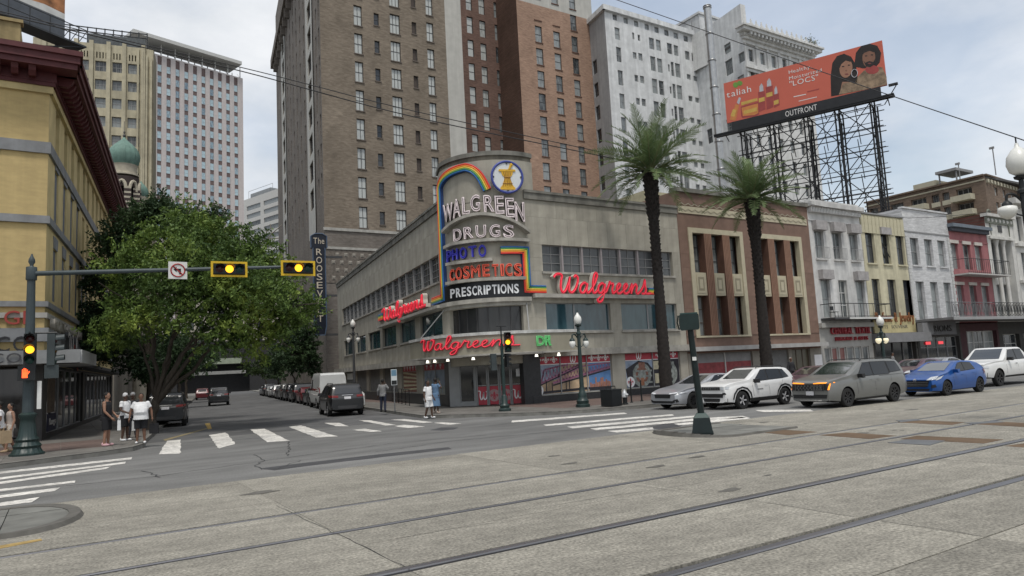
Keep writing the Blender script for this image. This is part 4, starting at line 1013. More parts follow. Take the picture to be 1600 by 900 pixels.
def unwrap(px, py, off=0.0):
 d=ray(px, py);best=None
 a_=d[0]**2+d[1]**2;b_=-2*(d[0]*CC[0]+d[1]*CC[1]);c_=CC@CC-(RC+off)**2;q=b_*b_-4*a_*c_
 if q>=0:
  t=(-b_-math.sqrt(q))/2/a_;p=d*t;ang=(math.atan2(p[1]-CC[1], p[0]-CC[0])-(STREET+math.pi/2)+math.pi)%(2*math.pi)-math.pi
  if-1e-6<=ang<=PHI+1e-6:return ang*RC, p[2]+CH
 u, z=FR.at(px, py, -off)
 if px>800:return ARC+u, z
 u, z=FL.at(px, py, -off);return-(LLEN-u), z
def unw(px, py, off=0.0):
 s, z=unwrap(px, py, off)
 return s, z
_uL=lambda px, py:FL.at(px, py)
zr=lambda py, px=850:FR.at(px, py)[1]
ZTOP=FR.at(840, 303)[1];WR=FR.at(1062, 400)[0]
w3=(FR.at(847, 400)[0], FR.at(1050, 400)[0], FR.at(847, 424)[1], FR.at(847, 382)[1])
w2=[(FR.at(853, 495)[0], FR.at(954, 495)[0], FR.at(855, 518)[1], FR.at(853, 473)[1]), (FR.at(971, 495)[0], FR.at(1058, 495)[0], FR.at(855, 518)[1], FR.at(853, 473)[1])]
sf=[(FR.at(832, 590)[0], FR.at(958, 590)[0], FR.at(834, 619)[1], FR.at(832, 558)[1]), (FR.at(978, 580)[0], FR.at(1064, 580)[0], FR.at(834, 619)[1], FR.at(832, 558)[1])]
ZB1, ZB0=FR.at(1000, 541)[1], FR.at(1000, 551)[1]
print('store', RC, XR, TL, 'ztop', ZTOP, w3, w2, sf, ZB1, ZB0, WR)
def stone_panels(F, u0, u1, z0, z1, ops, du, rows):
 """facing slabs round the openings"""
 zs=[z for z in rows if z0<=z<=z1]
 for j in range(len(zs)-1):
  za, zb=zs[j], zs[j+1];cuts={u0, u1}
  n=max(1, int(round((u1-u0)/du)))
  for k in range(1, n):cuts.add(round(u0+(u1-u0)*(k+(.5 if j%2 else 0))/n, 3))
  hit=[o for o in ops if o[2]<zb-.01 and o[3]>za+.01]
  for o in hit:
   for e in(o[0], o[1]):
    cuts={c for c in cuts if abs(c-e)>.35 or c in(u0, u1)};cuts.add(e)
  cs_=sorted(cuts)
  for a, c in zip(cs_, cs_[1:]):
   if any(o[0]<(a+c)/2<o[1]for o in hit):continue
   w_, h_=round(c-a-.008, 3), round(zb-za-.008, 3)
   if w_<.05:continue
   F.piece('stone_panel', ('sp', w_, h_), lambda:MB().box(0, w_, -.02, 0, 0, h_), dst, a+.004, -.002+rnd.uniform(-.0015, .0015), za+.004)
ropes=[w3]+w2
FR.wall(0, WR, ZB0, ZTOP, ropes, dst, .22)
FR.wall(0, WR, 0, ZB0, sf, dst, .25, 'ground_floor_wall')
rows=[ZB1, w2[0][2], (w2[0][2]+w2[0][3])/2, w2[0][3], w3[2], (w3[2]+w3[3])/2, w3[3], (w3[3]+ZTOP)/2+.1, ZTOP-.4]
stone_panels(FR, 0, WR, ZB1, ZTOP-.39, ropes, 1.55, rows)
fsteel=M('frame_steel_pink', (.30, .27, .275), .6, .1);f_metal=M('frame_alu', (.27, .275, .275), .5, .1)
g_st=glass_mat('glass_store_upper', (.035, .037, .040), (.075, .082, .085), .12, .45);g_sh=glass_mat('glass_store_teal', (.018, .045, .058), (.05, .105, .125), .04, .5, .8)
n=7
for k in range(n):
 a=w3[0]+(w3[1]-w3[0])*k/n;c=w3[0]+(w3[1]-w3[0])*(k+1)/n
 FR.window((a+.06, c-.06, w3[2], w3[3]), 'h3,v2', f_grey, g_st, .16, fw=.035)
 if k:FR.box('mullion', a-.058, a+.058, .04, .2, w3[2], w3[3], fsteel)
for o in w2:
 h_=(o[0]+o[1])/2+(-.25 if o is w2[0]else-.05)
 FR.window((o[0], h_, o[2], o[3]), '', f_metal, g_sh, .14, fw=.05);FR.window((h_, o[1], o[2], o[3]), '', f_metal, g_sh, .14, fw=.05)
for o in[w3]+w2:FR.box('sill', o[0]-.1, o[1]+.1, -.14, -.024, o[2]-.14, o[2]-.01, dst_led)
FR.box('belt_course', .6, WR, -.34, -.024, ZB0, ZB1-.12, dst_led);FR.box('belt_course', .6, WR, -.26, -.025, ZB1-.12, ZB1, dst_led)
FR.box('coping', 0, WR, -.12, .4, ZTOP-.38, ZTOP, dst_cap);FR.box('coping', 0, WR, -.18, .4, ZTOP, ZTOP+.14, dst_cap)
FR.box('sign_ledge', FR.u(830, 463), FR.u(1027, 463), -.42, -.024, zr(466, 862), zr(460, 862), dst_led)
for o in sf:FR.box('plinth', o[0]-.05, o[1]+.05, -.05, -.003, .1, o[2]-.02, gran)
pr_red=M('print_red', (0.45, 0.0525, 0.075), .5, .12, 4);pr_white=M('print_white2', (0.8, 0.8, 0.8), .55, .1)
sky_p=M('print_sky', (0.255, 0.315, 0.405), .5, .55, .9, var2=.3);dusk_p=M('print_dusk', (0.405, 0.3, 0.195), .5, .45, 1.1, var2=.3);steel_p=M('print_bridge', (0.3, 0.128, 0.203), .5, .35, 9);blue_p=M('print_blue', (0.105, 0.225, 0.45), .5, .2, 1.5);dark_p=M('print_dark', (.03, .028, .035), .5, .3, 6);brick_p=M('print_brick', (0.375, 0.165, 0.09), .5, .4, 6);grn_p=M('print_grey', (0.255, 0.277, 0.255), .5, .5, 6);brown_p=M('print_brown', (0.225, 0.105, 0.075), .5, .4, 7);cream_p=M('print_cream', (0.525, 0.48, 0.33), .5, .3, 5)
def flat(name, F, pts, mat, y, parent=None, thick=.004):
 pts=pts if _area(pts)>0 else pts[::-1]
 return F.mb(name, MB().prism(pts, y-thick, y, axis='y')if False else MB().add([(p[0], y, p[1])for p in pts], [tuple(range(len(pts)))]), mat, None, parent)
FLEUR=[(0, 1.0), (.11, .8), (.13, .62), (.08, .42), (.2, .62), (.36, .66), (.44, .52), (.40, .36), (.30, .34), (.31, .44), (.22, .44), (.13, .24), (.2, .24), (.2, .14), (.08, .14), (.1, .05), (0, 0)]
def fleur_mesh(mat):
 def fn():
  b=MB();h=FLEUR;n_=len(h);L=[(-x, 0, z)for x, z in h]
  for sgn in(1, -1):
   b.poly([(0, 0, 1.0), (.11*sgn, 0, .8), (.13*sgn, 0, .62), (.08*sgn, 0, .36), (0, 0, .3)][::sgn])
   b.poly([(.08*sgn, 0, .3), (.12*sgn, 0, .48), (.22*sgn, 0, .62), (.25*sgn, 0, .5), (.13*sgn, 0, .24)][::sgn]);b.poly([(.22*sgn, 0, .62), (.36*sgn, 0, .66), (.45*sgn, 0, .52), (.33*sgn, 0, .54), (.25*sgn, 0, .5)][::sgn]);b.poly([(.45*sgn, 0, .52), (.40*sgn, 0, .34), (.30*sgn, 0, .33), (.33*sgn, 0, .54)][::sgn])
  b.box(-.2, .2, 0, .002, .17, .25);b.poly([(-.06, 0, .17), (-.12, 0, 0), (0, 0, .06), (.12, 0, 0), (.06, 0, .17)])
  return b.mesh('fleur', mat)
 return cached(('fleur', mat.name), fn)
Wst=[[(-.25, 1.45), (-.05, 1.72), (.3, 1.78), (.52, 1.62), (.48, 1.1), (.5, .45), (.72, .03), (1.0, .3), (1.2, .95), (1.3, 1.5), (1.27, .9), (1.32, .25), (1.58, .02), (1.9, .35), (2.1, 1.0), (2.08, 1.5), (1.86, 1.68)]]
def w_mesh():return cached('wlogo', lambda:stroke_mesh(Wst, 1/2.4, 1/1.8, .11, .002, [pr_white, pr_white]))
def disc(F, u, z, r, mat, y, name='roundel', parent=None):
 return F.mb(name, MB().add([(u+r*math.cos(t), y, z+r*math.sin(t))for t in np.linspace(0, 2*math.pi, 25)[:-1]], [tuple(range(24))]), mat, None, parent)
for i, o in enumerate(sf):
 wn=FR.box('show_window', o[0], o[1], .12, .2, o[2], o[3], f_metal);Y0=.118
 U=lambda f, o=o:o[0]+(o[1]-o[0])*f
 Z=lambda f, o=o:o[2]+(o[3]-o[2])*f
 R4=lambda n_, m_, a, c, e, g, y=Y0:flat(n_, FR, [(U(a), Z(e)), (U(c), Z(e)), (U(c), Z(g)), (U(a), Z(g))], m_, y, None)
 R4('print_band', pr_red, .012, .99, .80, .985)
 if i==0:
  R4('print_picture', sky_p, .012, .36, .03, .775);R4('print_picture', dusk_p, .36, .70, .03, .775);R4('print_picture', blue_p, .70, .985, .03, .775)
  dusk2=flat('print_dusk_low', FR, [(U(.012), Z(.03)), (U(.36), Z(.03)), (U(.36), Z(.42)), (U(.012), Z(.25))], dusk_p, Y0-.003)
  b=MB()
  def seg(p, q, w_, y=Y0-.005):
   a=np.array([U(p[0]), Z(p[1])]);c=np.array([U(q[0]), Z(q[1])]);t=(c-a)/np.hypot(*(c-a));nn=np.array([-t[1], t[0]])*w_/2
   P=[a-nn, c-nn, c+nn, a+nn];b.add([(p_[0], y, p_[1])for p_ in P], [(0, 1, 2, 3)])
  for(p, q, w_)in(((.1, .3), (.62, .77), .12), ((.16, .66), (.45, .77), .09), ((.1, .3), (.16, .66), .08), ((.25, .30), (.985, .64), .13), ((.28, .42), (.62, .68), .08), ((.62, .70), (.985, .76), .09)):seg(p, q, w_)
  for k in range(11):x=.12+k*.042;seg((x, .33+k*.036), (x+.03, .66+min(k, 5)*.02), .05);seg((x+.04, .36+k*.036), (x+.005, .66+min(k, 5)*.02), .045)
  for k in range(17):x=.30+k*.04;seg((x, .33+k*.0185), (x+.025, .5+k*.0155), .05);seg((x+.04, .345+k*.0185), (x+.012, .5+k*.0155), .045)
  FR.mb('print_bridge', b, steel_p);b=MB()
  for p, q, w_ in(((.1, .26), (.62, .72), .07), ((.25, .24), (.985, .585), .09), ((.17, .1), (.17, .36), .07), ((.24, .1), (.24, .3), .06), ((.41, .1), (.41, .34), .06), ((.45, .1), (.45, .36), .06), ((.02, .06), (.7, .1), .14)):seg(p, q, w_, Y0-.008)
  FR.mb('print_deck', b, dark_p)
  b=MB()
  for k in range(12):x=.71+k*.0226;b.box(U(x), U(x+.019), Y0-.007, Y0-.004, Z(.12), Z(rnd.uniform(.2, .38)))
  FR.mb('print_city', b, brick_p);R4('print_water', dark_p, .70, .985, .03, .12, Y0-.006)
 else:
  R4('print_picture', sky_p, .012, .5, .03, .775);R4('print_picture', dark_p, .5, .99, .03, .775)
  flat('print_roof', FR, [(U(.02), Z(.55)), (U(.25), Z(.775)), (U(.42), Z(.7)), (U(.55), Z(.4)), (U(.55), Z(.03)), (U(.06), Z(.03))], dark_p, Y0-.003)
  for f, m_, rr in((.3, grn_p, .75), (.3, brown_p, .52), (.3, grn_p, .33), (.78, grn_p, .8), (.78, dark_p, .6), (.78, grn_p, .45)):disc(FR, U(f), Z(.36), rr, m_, Y0-.004-(1-rr)*.005, 'print_facade')
  for z_ in(.12, .3, .45):R4('print_gallery', grn_p, .14, .48, z_, z_+.05, Y0-.0085)
  for a, c, e, g, m_ in((.25, .36, .5, .72, brown_p), (.27, .33, .06, .28, brick_p), (.5, .64, .5, .74, cream_p), (.53, .6, .1, .38, cream_p), (.68, .72, .1, .7, grn_p), (.86, .9, .1, .7, grn_p)):R4('print_detail', m_, a, c, e, g, Y0-.010)
 for f in((.345, .675)if i==0 else(.5, )):FR.box('mullion', U(f)-.03, U(f)+.03, .06, .1, o[2], o[3], f_metal)
 R4('print_rule', pr_white, .012, .99, .78, .80, Y0-.004)
 fm=fleur_mesh(pr_white)
 for f in((.085, .18, .275, .75, .84, .93)if i==0 else(.62, .78, .9)):FR.put('print_fleur', fm, U(f), Y0-.006, Z(.82), None, Matrix.Diagonal((.55, 1, .42, 1)))
 FR.put('print_initial', w_mesh(), U(.46 if i==0 else.2), Y0-.006, Z(.815), None, Matrix.Diagonal((.55, 1, .48, 1)))
 ud, zd=(U(.075), Z(.13))if i==0 else(U(.09), Z(.18))
 disc(FR, ud, zd, .33, pr_white, Y0-.012);FR.put('print_fleur', fleur_mesh(pr_red), ud, Y0-.015, zd-.25, None, Matrix.Diagonal((.5, 1, .52, 1)))
def lz(px, py):return FL.at(px, py)[1]
ZTL=lz(688, 325)
a3=(FL.u(535, 490), FL.u(686, 420), lz(686, 440), lz(686, 397))
lw2=[(FL.u(p0, 510), FL.u(p1, 510))for p0, p1 in((537.5, 552), (556, 571), (575.5, 594), (598, 619), (625, 649), (657, 692))]
z20, z21=lz(675, 526), lz(675, 489)
print('left', ZTL, a3, lw2, z20, z21)
lops=[a3]+[(a, c, z20, z21)for a, c in lw2]
ZBL=ZB0
FL.wall(0, LLEN, ZBL, ZTOP, lops, dst, .3)
rows=[ZB1, w2[0][2], z20 if abs(z20-w2[0][2])>.4 else(z20+z21)/2, z21, a3[2], (a3[2]+a3[3])/2, a3[3], (a3[3]+ZTOP)/2, ZTOP-.4];rows=sorted(set(round(r, 3)for r in rows))
stone_panels(FL, 0, LLEN, ZB1, ZTOP-.39, lops, 1.9, rows)
n=17
for k in range(n):
 a=a3[0]+(a3[1]-a3[0])*k/n;c=a3[0]+(a3[1]-a3[0])*(k+1)/n
 FL.window((a+.05, c-.05, a3[2], a3[3]), 'h4,v2', f_grey, g_st, .14, fw=.035)
 if k:FL.box('mullion', a-.05, a+.05, .02, .2, a3[2], a3[3], f_grey)
for a, c in lw2:FL.window((a, c, z20, z21), 'v2', f_dark, g_sh, .14, fw=.05);FL.box('sill', a-.1, c+.1, -.12, -.024, z20-.12, z20-.01, dst_led)
FL.box('sill', a3[0]-.1, a3[1]+.1, -.12, -.024, a3[2]-.12, a3[2]-.01, dst_led)
FL.box('belt_course', 0, LLEN-.3, -.55, -.024, ZB0-.05, ZB1-.05, dst_led)
FL.box('coping', 0, LLEN, -.12, .4, ZTOP-.38, ZTOP, dst_cap);FL.box('coping', 0, LLEN, -.18, .4, ZTOP, ZTOP+.14, dst_cap)
lsf=[(FL.u(a, 600), FL.u(c, 600))for a, c in((540, 553), (557, 573), (577, 594), (599, 621), (628, 651), (661, 707))]
lsf[-1]=(lsf[-1][0], min(lsf[-1][1], LLEN-.25))
FL.wall(0, LLEN, 0, ZBL, [(a, c, .85, sf[0][3])for a, c in lsf], dst, .3, 'ground_floor_wall')
grille_m=M('shutter_slats', (.17, .17, .165), .7, .15, 3)
for k, (a, c)in enumerate(lsf):
 if k<4:
  b=MB();zz=.86
  while zz<sf[0][3]-.02:b.frust((a+c)/2, .16, zz, zz+.11, (c-a)/2-.004, .03, (c-a)/2-.004, .012);zz+=.112
  o=FL.mb('roller_shutter', b, grille_m)
 else:
  FL.box('show_window', a, c, .12, .2, .85, sf[0][3], f_metal)
  h_=sf[0][3]-.85
  flat('print_picture', FL, [(a+.05, .9), (c-.05, .9), (c-.05, .85+h_*.76), (a+.05, .85+h_*.76)], sky_p if k==5 else brown_p, .117)
  flat('print_band', FL, [(a+.05, .85+h_*.78), (c-.05, .85+h_*.78), (c-.05, .85+h_*.98), (a+.05, .85+h_*.98)], pr_red, .117)
  for q_ in range(5):FL.put('print_fleur', fleur_mesh(pr_white), a+(c-a)*(.12+.19*q_), .112, .85+h_*.8, None, Matrix.Diagonal((.5, 1, .45, 1)))
  if k==5:
   b=MB()
   for q_ in range(9):x=a+.2+(c-a-.4)*q_/9;b.box(x, x+(c-a)*.08, .108, .112, .9, .85+h_*rnd.uniform(.25, .55))
   FL.mb('print_city', b, grn_p);FL.box('mullion', (a+c)/2-.03, (a+c)/2+.03, .06, .1, .85, sf[0][3], f_metal)
  else:
   b=MB()
   for q_ in range(5):b.poly([(a+.1, .108, .95+.3*q_), (c-.1, .108, 1.1+.22*q_), (c-.1, .108, 1.18+.22*q_), (a+.1, .108, 1.1+.3*q_)])
   FL.mb('print_bands', b, cream_p)
FL.box('plinth', 0, LLEN-.02, -.04, -.003, .1, .82, gran)
FL.box('notice_board', lsf[0][0]+.4, lsf[0][1]-.3, .10, .12, 1.9, 2.5, pr_white)
def corner_band(name, s0, s1, z0, z1, mat, off=0.0, thick=.3, n=26, off_top=None):
 """curved slab following the corner"""
 b=MB();m_=max(2, int(n*abs(s1-s0)/ARC)+1);P=[]
 ss=sorted(set(list(np.linspace(s0, s1, m_))+[c for c in(0.0, ARC)if s0<c<s1]))
 ot=off if off_top is None else off_top
 for s in ss:
  a, _=wrap(s, z0, off);c, _=wrap(s, z1, ot);d_, _=wrap(s, z0, off-thick);e_, _=wrap(s, z1, ot-thick);P+=[a, c, e_, d_]
 for i in range(len(ss)-1):
  o=4*i
  for j in range(4):b.f.append((o+j, o+(j+1)%4, o+4+(j+1)%4, o+4+j));b.m.append(0)
 b.v=[tuple(map(float, p))for p in P];b.f+=[(0, 3, 2, 1), tuple(4*(len(ss)-1)+j for j in range(4))];b.m+=[0, 0]
 b.f=[f[::-1]for f in b.f]
 return b.obj(name, mat, dr, 30)
zc_=lambda px, py:unwrap(px, py)[1]
zPb, zPt=zc_(760, 466), zc_(760, 440)
zW0, zW1=zc_(765, 531), zc_(765, 479)
zDR=zc_(762, 236)
print('corner', zPb, zPt, zW0, zW1, zDR, ARC)
corner_band('drum_wall', 0, ARC, zW1+.0, ZTOP, dst)
corner_band('drum_wall', 0, ARC, ZB0-.3, zW0, dst)
corner_band('pier', -.02, .55, zW0-.01, zW1+.01, dst, .02);corner_band('pier', ARC-.38, ARC+.02, zW0-.01, zW1+.01, dst, .02)
corner_band('window', .55, ARC-.38, zW0, zW1, glass_mat('glass_corner', (.022, .023, .025), (.045, .046, .048), .18, .45), -.25, .03)
for s in np.linspace(.55, ARC-.38, 8)[1:-1]:corner_band('mullion', s-.025, s+.025, zW0, zW1, f_dark, -.21, .04)
corner_band('sill_ledge', -.05, ARC+.1, zW1+.02, zPb-.05, dst_led, .12);corner_band('sign_ledge', -2.5, ARC+.05, zPb-.25, zPb-.02, dst_led, .30)
SB=ARC+RC*.22
def drum(z0, z1, r, mat, name):
 a0, a1=STREET+math.pi/2-.05, STREET+math.pi/2+PHI+.24
 pts=[(CC[0]+r*math.cos(t)-XR, CC[1]+r*math.sin(t)-YWG)for t in np.linspace(a0, a1, 30)]
 pts+=[(pts[-1][0]+.2, pts[-1][1]+1.2), (CC[0]-XR+.5, RC+2.0), (pts[0][0]+.6, pts[0][1]+1.5)]
 MB().prism(pts if _area(pts)>0 else pts[::-1], z0, z1).obj(name, mat, dr, 30)
zq=zc_(762, 250)
drum(ZTOP-.5, zq, RC+.02, dst, 'drum');drum(zq, zDR-.25, RC-.06, M('drum_weathered', (.17, .155, .125), .9, .35, 1.2, streak=.4), 'drum_collar');drum(zDR-.25, zDR, RC+.06, dst_cap, 'drum_rim')
b=MB().prism([(0, .4), (WR, .4), (WR, 34), (dS[0]*LLEN+TL[0]-XR, dS[1]*LLEN+TL[1]-YWG), (TL[0]-XR+.4, TL[1]-YWG+.5)], ZTOP-.9, ZTOP-.7);b.obj('roof', roof_m, dr)
b=MB().add([(dS[0]*LLEN+TL[0]-XR, dS[1]*LLEN+TL[1]-YWG, 0), (WR, 38, 0), (WR, 38, ZTOP), (dS[0]*LLEN+TL[0]-XR, dS[1]*LLEN+TL[1]-YWG, ZTOP)], [(1, 0, 3, 2)]);b.obj('back_wall', dst, dr)
def ledge(pts, dep=.42, th=.17, name='ledge'):
 q=[unw(640+x/4.615, y0_+y/4.615)for x, y, y0_ in pts];q=catmull(q, 5);b=MB();P=[]
 for s, z in q:
  P+=[wrap(s, z-th, .01)[0], wrap(s, z-th, dep)[0], wrap(s, z, dep)[0], wrap(s, z+.02, .01)[0]]
 b.v=[tuple(map(float, p))for p in P]
 for i in range(len(q)-1):
  for j in range(4):b.f.append((4*i+j, 4*i+(j+1)%4, 4*i+4+(j+1)%4, 4*i+4+j));b.m.append(0)
 b.f+=[(0, 3, 2, 1), tuple(4*(len(q)-1)+j for j in range(4))];b.m+=[0, 0]
 b.obj(name, dst_led, dr)
ledge([(x, y, 220)for x, y in((272, 650), (330, 592), (400, 552), (500, 526), (600, 532), (700, 560), (780, 606), (842, 655))])
ledge([(x, y, 220)for x, y in((285, 765), (330, 742), (400, 728), (500, 716), (620, 708), (740, 708), (842, 716))])
ledge([(x, y, 220)for x, y in((300, 885), (350, 876), (450, 863), (530, 855), (600, 850))])
ledge([(x, y, 380)for x, y in((300, 283), (380, 270), (500, 257), (650, 250), (815, 246))])
def word(label, col, items, y0_, depth, m_face, m_neon, neon_r=.022, group='neon words on the corner drum', bold=0.0):
 sg=E('neon_word', label, 'sign', (XR, YWG, 0), 0, group)
 for ch, x0, x1, yt, yb_ in items:
  s0, zb=unw(640+x0/4.615, y0_+yb_/4.615, .12);s1, zb1=unw(640+x1/4.615, y0_+yb_/4.615, .12);_, zt=unw(640+(x0+x1)/2/4.615, y0_+yt/4.615, .12)
  sc=(s0+s1)/2;w_=s1-s0;h_=zt-zb
  p, an=wrap(sc, zb, .12);m=text_mesh(ch, 1.0, .16, m_face, 'sl', bold);ln=text_mesh(ch, 1.0, 0, m_neon, 'nl', 0, neon_r)
  wd=m['w'];hh_=.73;k=(w_/wd, h_/hh_)
  mx=Matrix.Translation(p)@Matrix.Rotation(an, 4, 'Z')@Matrix.Diagonal((k[0], 1, k[1], 1))@Matrix.Translation((-wd/2, 0, 0))
  o=link('letter', m, sg, mx);link('neon_tube', ln, o, Matrix.Translation((0, -.10, 0)))
 return sg
ch_d=M('channel_black', (.028, .026, .027), .5, .15);ne_w=M('neon_white', (.62, .54, .55), .4, .06, emit=.12);ne_b=M('neon_blue_unlit', (.07, .07, .50), .4, .1, emit=.10);ch_b=M('channel_blue', (.035, .035, .30), .5, .15)
ne_r=M('neon_red_dim', (.62, .10, .06), .4, .1, emit=.18);ch_r=M('channel_maroon', (.07, .02, .02), .5, .2)
word('pale neon word WALGREEN arching across the top of the drum', None, [('W', 256, 322, 450, 590), ('A', 320, 374, 418, 560), ('L', 386, 436, 402, 532), ('G', 443, 510, 390, 512), ('R', 536, 606, 390, 515), ('E', 616, 676, 395, 527), ('E', 690, 748, 410, 550), ('N', 756, 822, 440, 580)], 220, .16, ch_d, ne_w, .03)
word('pale neon word DRUGS between two curved ledges', None, [('D', 324, 382, 632, 727), ('R', 396, 462, 620, 710), ('U', 480, 552, 608, 700), ('G', 576, 650, 604, 696), ('S', 672, 744, 606, 698)], 220, .16, ch_d, ne_w, .03)
word('blue neon word PHOTO on a short ledge', None, [('P', 277, 312, 788, 878), ('H', 316, 354, 776, 862), ('O', 369, 416, 766, 852), ('T', 430, 486, 756, 840), ('O', 500, 554, 748, 838)], 220, .16, ch_b, ne_b, .024)
word('orange red neon word COSMETICS above the black panel', None, [('C', 299, 332, 186, 276), ('O', 341, 386, 172, 266), ('S', 393, 436, 164, 258), ('M', 448, 512, 157, 248), ('E', 529, 576, 150, 240), ('T', 596, 641, 150, 239), ('I', 656, 672, 148, 236), ('C', 688, 736, 146, 236), ('S', 750, 802, 146, 237)], 380, .16, ch_r, ne_r, .03)
sgp=E('panel_sign', 'black curved panel with white word PRESCRIPTIONS at the foot of the drum', 'sign', (XR, YWG, 0))
o=corner_band('panel', .0, ARC+.1, zPb, zPt, M('panel_black', (.014, .015, .018), .35, .1), .2, .18);o.parent=sgp
pw=M('letters_white_flat', (.66, .67, .68), .5, .05, emit=.08)
tx='PRESCRIPTIONS';x_=294.0;wds=[36, 36, 32, 34, 36, 36, 14, 37, 36, 14, 46, 42, 36];tot=sum(wds)+12*5;k_=496/tot
for ch, wd_ in zip(tx, wds):
 x0, x1=x_, x_+wd_*k_;x_=x1+5*k_;f_=(x0-294)/496
 yb_=392-40*f_**.8;yt=336-40*f_**.8
 s0, zb=unw(640+x0/4.615, 380+yb_/4.615, .22);s1, _=unw(640+x1/4.615, 380+yb_/4.615, .22)
 zb=zPb+(zPt-zPb)*.22;h_=(zPt-zPb)*.56
 p, an=wrap((s0+s1)/2, zb, .215);m=text_mesh(ch, 1.0, .02, pw, 'pl', .022);wd=m['w']
 link('letter', m, sgp, Matrix.Translation(p)@Matrix.Rotation(an, 4, 'Z')@Matrix.Diagonal(((s1-s0)/wd, 1, h_/.73, 1))@Matrix.Translation((-wd/2, 0, 0)))
RB=[M('rb_red', (.55, .045, .035), .35, .06, emit=.15), M('rb_orange', (.62, .20, .035), .35, .06, emit=.12), M('rb_yellow', (.60, .46, .07), .35, .06, emit=.10), M('rb_green', (.08, .28, .10), .35, .06, emit=.05), M('rb_blue', (.035, .13, .36), .35, .06, emit=.05)]
NMS=['red_stripe', 'orange_stripe', 'yellow_stripe', 'green_stripe', 'blue_stripe']
def rainbow(label, path, wid, off=.22, flip=False, sub=4, raw=False):
 rb=E('rainbow_ribbon', label, 'neon ribbon', (XR, YWG, 0), 0, 'rainbow neon ribbons')
 q=path if raw else[unw(*p, off)for p in path];n=len(q)
 nor=[]
 for i in range(n):
  ds=[]
  if i>0:ds.append(np.array(q[i])-np.array(q[i-1]))
  if i<n-1:ds.append(np.array(q[i+1])-np.array(q[i]))
  ns=[np.array([-d[1], d[0]])/np.hypot(*d)for d in ds];m_=sum(ns)/len(ns);m_=m_/(m_@m_)if len(ns)==2 else m_
  if np.hypot(*m_)>1.6:m_=m_/np.hypot(*m_)*1.5
  nor.append(m_)
 for c in range(5):
  k=(c+.5)/5-.5
  if flip:k=-k
  ctr=[np.array(q[i])-nor[i]*(k*wid)for i in range(n)];fine=[]
  for i in range(n-1):
   for j in range(sub):fine.append(ctr[i]+(ctr[i+1]-ctr[i])*j/sub)
  fine.append(ctr[-1]);MB().tube([wrap(p[0], p[1], off)[0]for p in fine], wid/10*1.04, 7).obj(NMS[c], RB[c], rb, 60)
 b=MB();L1=[np.array(q[i])+nor[i]*wid*.52 for i in range(n)];L2=[np.array(q[i])-nor[i]*wid*.52 for i in range(n)]
 for i in range(n-1):
  for j in range(sub):
   A=[L1[i]+(L1[i+1]-L1[i])*t for t in(j/sub, (j+1)/sub)];B_=[L2[i]+(L2[i+1]-L2[i])*t for t in(j/sub, (j+1)/sub)]
   v=[wrap(*A[0], off-.05)[0], wrap(*A[1], off-.05)[0], wrap(*B_[1], off-.05)[0], wrap(*B_[0], off-.05)[0], wrap(*A[0], .01)[0], wrap(*A[1], .01)[0], wrap(*B_[1], .01)[0], wrap(*B_[0], .01)[0]]
   b.add(v, [(0, 1, 2, 3), (0, 4, 5, 1), (2, 6, 7, 3), (4, 7, 6, 5)])
 b.obj('tray', M('tray_blue', (.03, .06, .17), .5, .2), rb)
 return rb
z6=lambda x, y:(640+x/4.615, 220+y/4.615);z7_=lambda x, y:(640+x/4.615, 380+y/4.615)
def arcpts():
 sv_=.22;s_t, z_t=unw(*z6(398, 190), .22);z_0=unw(*z6(255, 330), .22)[1];s_e, z_e=unw(*z6(560, 350), .22)
 out=[(s_t-(s_t-sv_)*math.cos(t), z_0+(z_t-z_0)*math.sin(t))for t in np.linspace(0, math.pi/2, 11)]
 return out+catmull([out[-1]]+[unw(*z6(*p), .22)for p in((445, 202), (485, 232), (515, 270), (538, 312), (558, 352))], 3)[1:]
ap=arcpts();sv=.22
zfoot=unw(*z7_(262, 388), .2)[1]
rainbow('tall rainbow ribbon climbing the drum edge and curling over its top', [(-1.9, zfoot), (sv, zfoot), (sv, (zfoot+ap[0][1])/2), (sv, ap[0][1]-.9)]+ap, .46, .22, raw=True)
pr_=[unw(*z7_(*p), .22)for p in((657, 50), (838, 52), (852, 325), (985, 332))]
sx_=ARC+.02
rainbow('zigzag rainbow ribbon stepping down from the drum to the right wall', [pr_[0], (pr_[1][0], pr_[0][1]), (pr_[1][0], pr_[3][1]), pr_[3]], .44, .22, True, 4, True)
ub=[unw(x, 455, .22)for x in(1014, 1028)];rainbow('short rainbow stub at the right end of the big red script sign', [(ub[0][0], ub[0][1]), (ub[1][0], ub[0][1])], .42, .2, True, 2, True)
ul=[LLEN-FL.u(x, 496)for x in(595, 601)];zl_=lz(598, 496);rainbow('short rainbow stub at the far end of the side wall script sign', [(-ul[0], zl_), (-ul[1], zl_)], .5, .2, True, 2, True)
s0, z0=unw(*z6(703, 262), .3);rad=(unw(*z6(703, 145), .3)[1]-unw(*z6(703, 380), .3)[1])/2
p, an=wrap(s0, z0, .3);rsn=E('roundel_sign', 'round white sign with a golden mortar and pestle and a blue rim', 'sign', (p[0]+XR, p[1]+YWG, z0), an)
b=MB().prism([(rad*.94*math.cos(t), rad*.94*math.sin(t))for t in np.linspace(0, 2*math.pi, 41)[:-1]], -.02, .5, axis='y');b.obj('disc', M('disc_white', (.60, .63, .64), .5, .06), rsn)
MB().tube([(rad*.95*math.cos(t), -.02, rad*.95*math.sin(t))for t in np.linspace(0, 2*math.pi, 41)[:-1]], rad*.075, 8, closed=True).obj('rim', M('rim_blue', (.05, .07, .28), .4, .1), rsn, 60)
gold=M('gold_yellow', (.58, .34, .03), .4, .15, 4, emit=.06);gold_d=M('gold_brown', (.30, .15, .03), .5, .2)
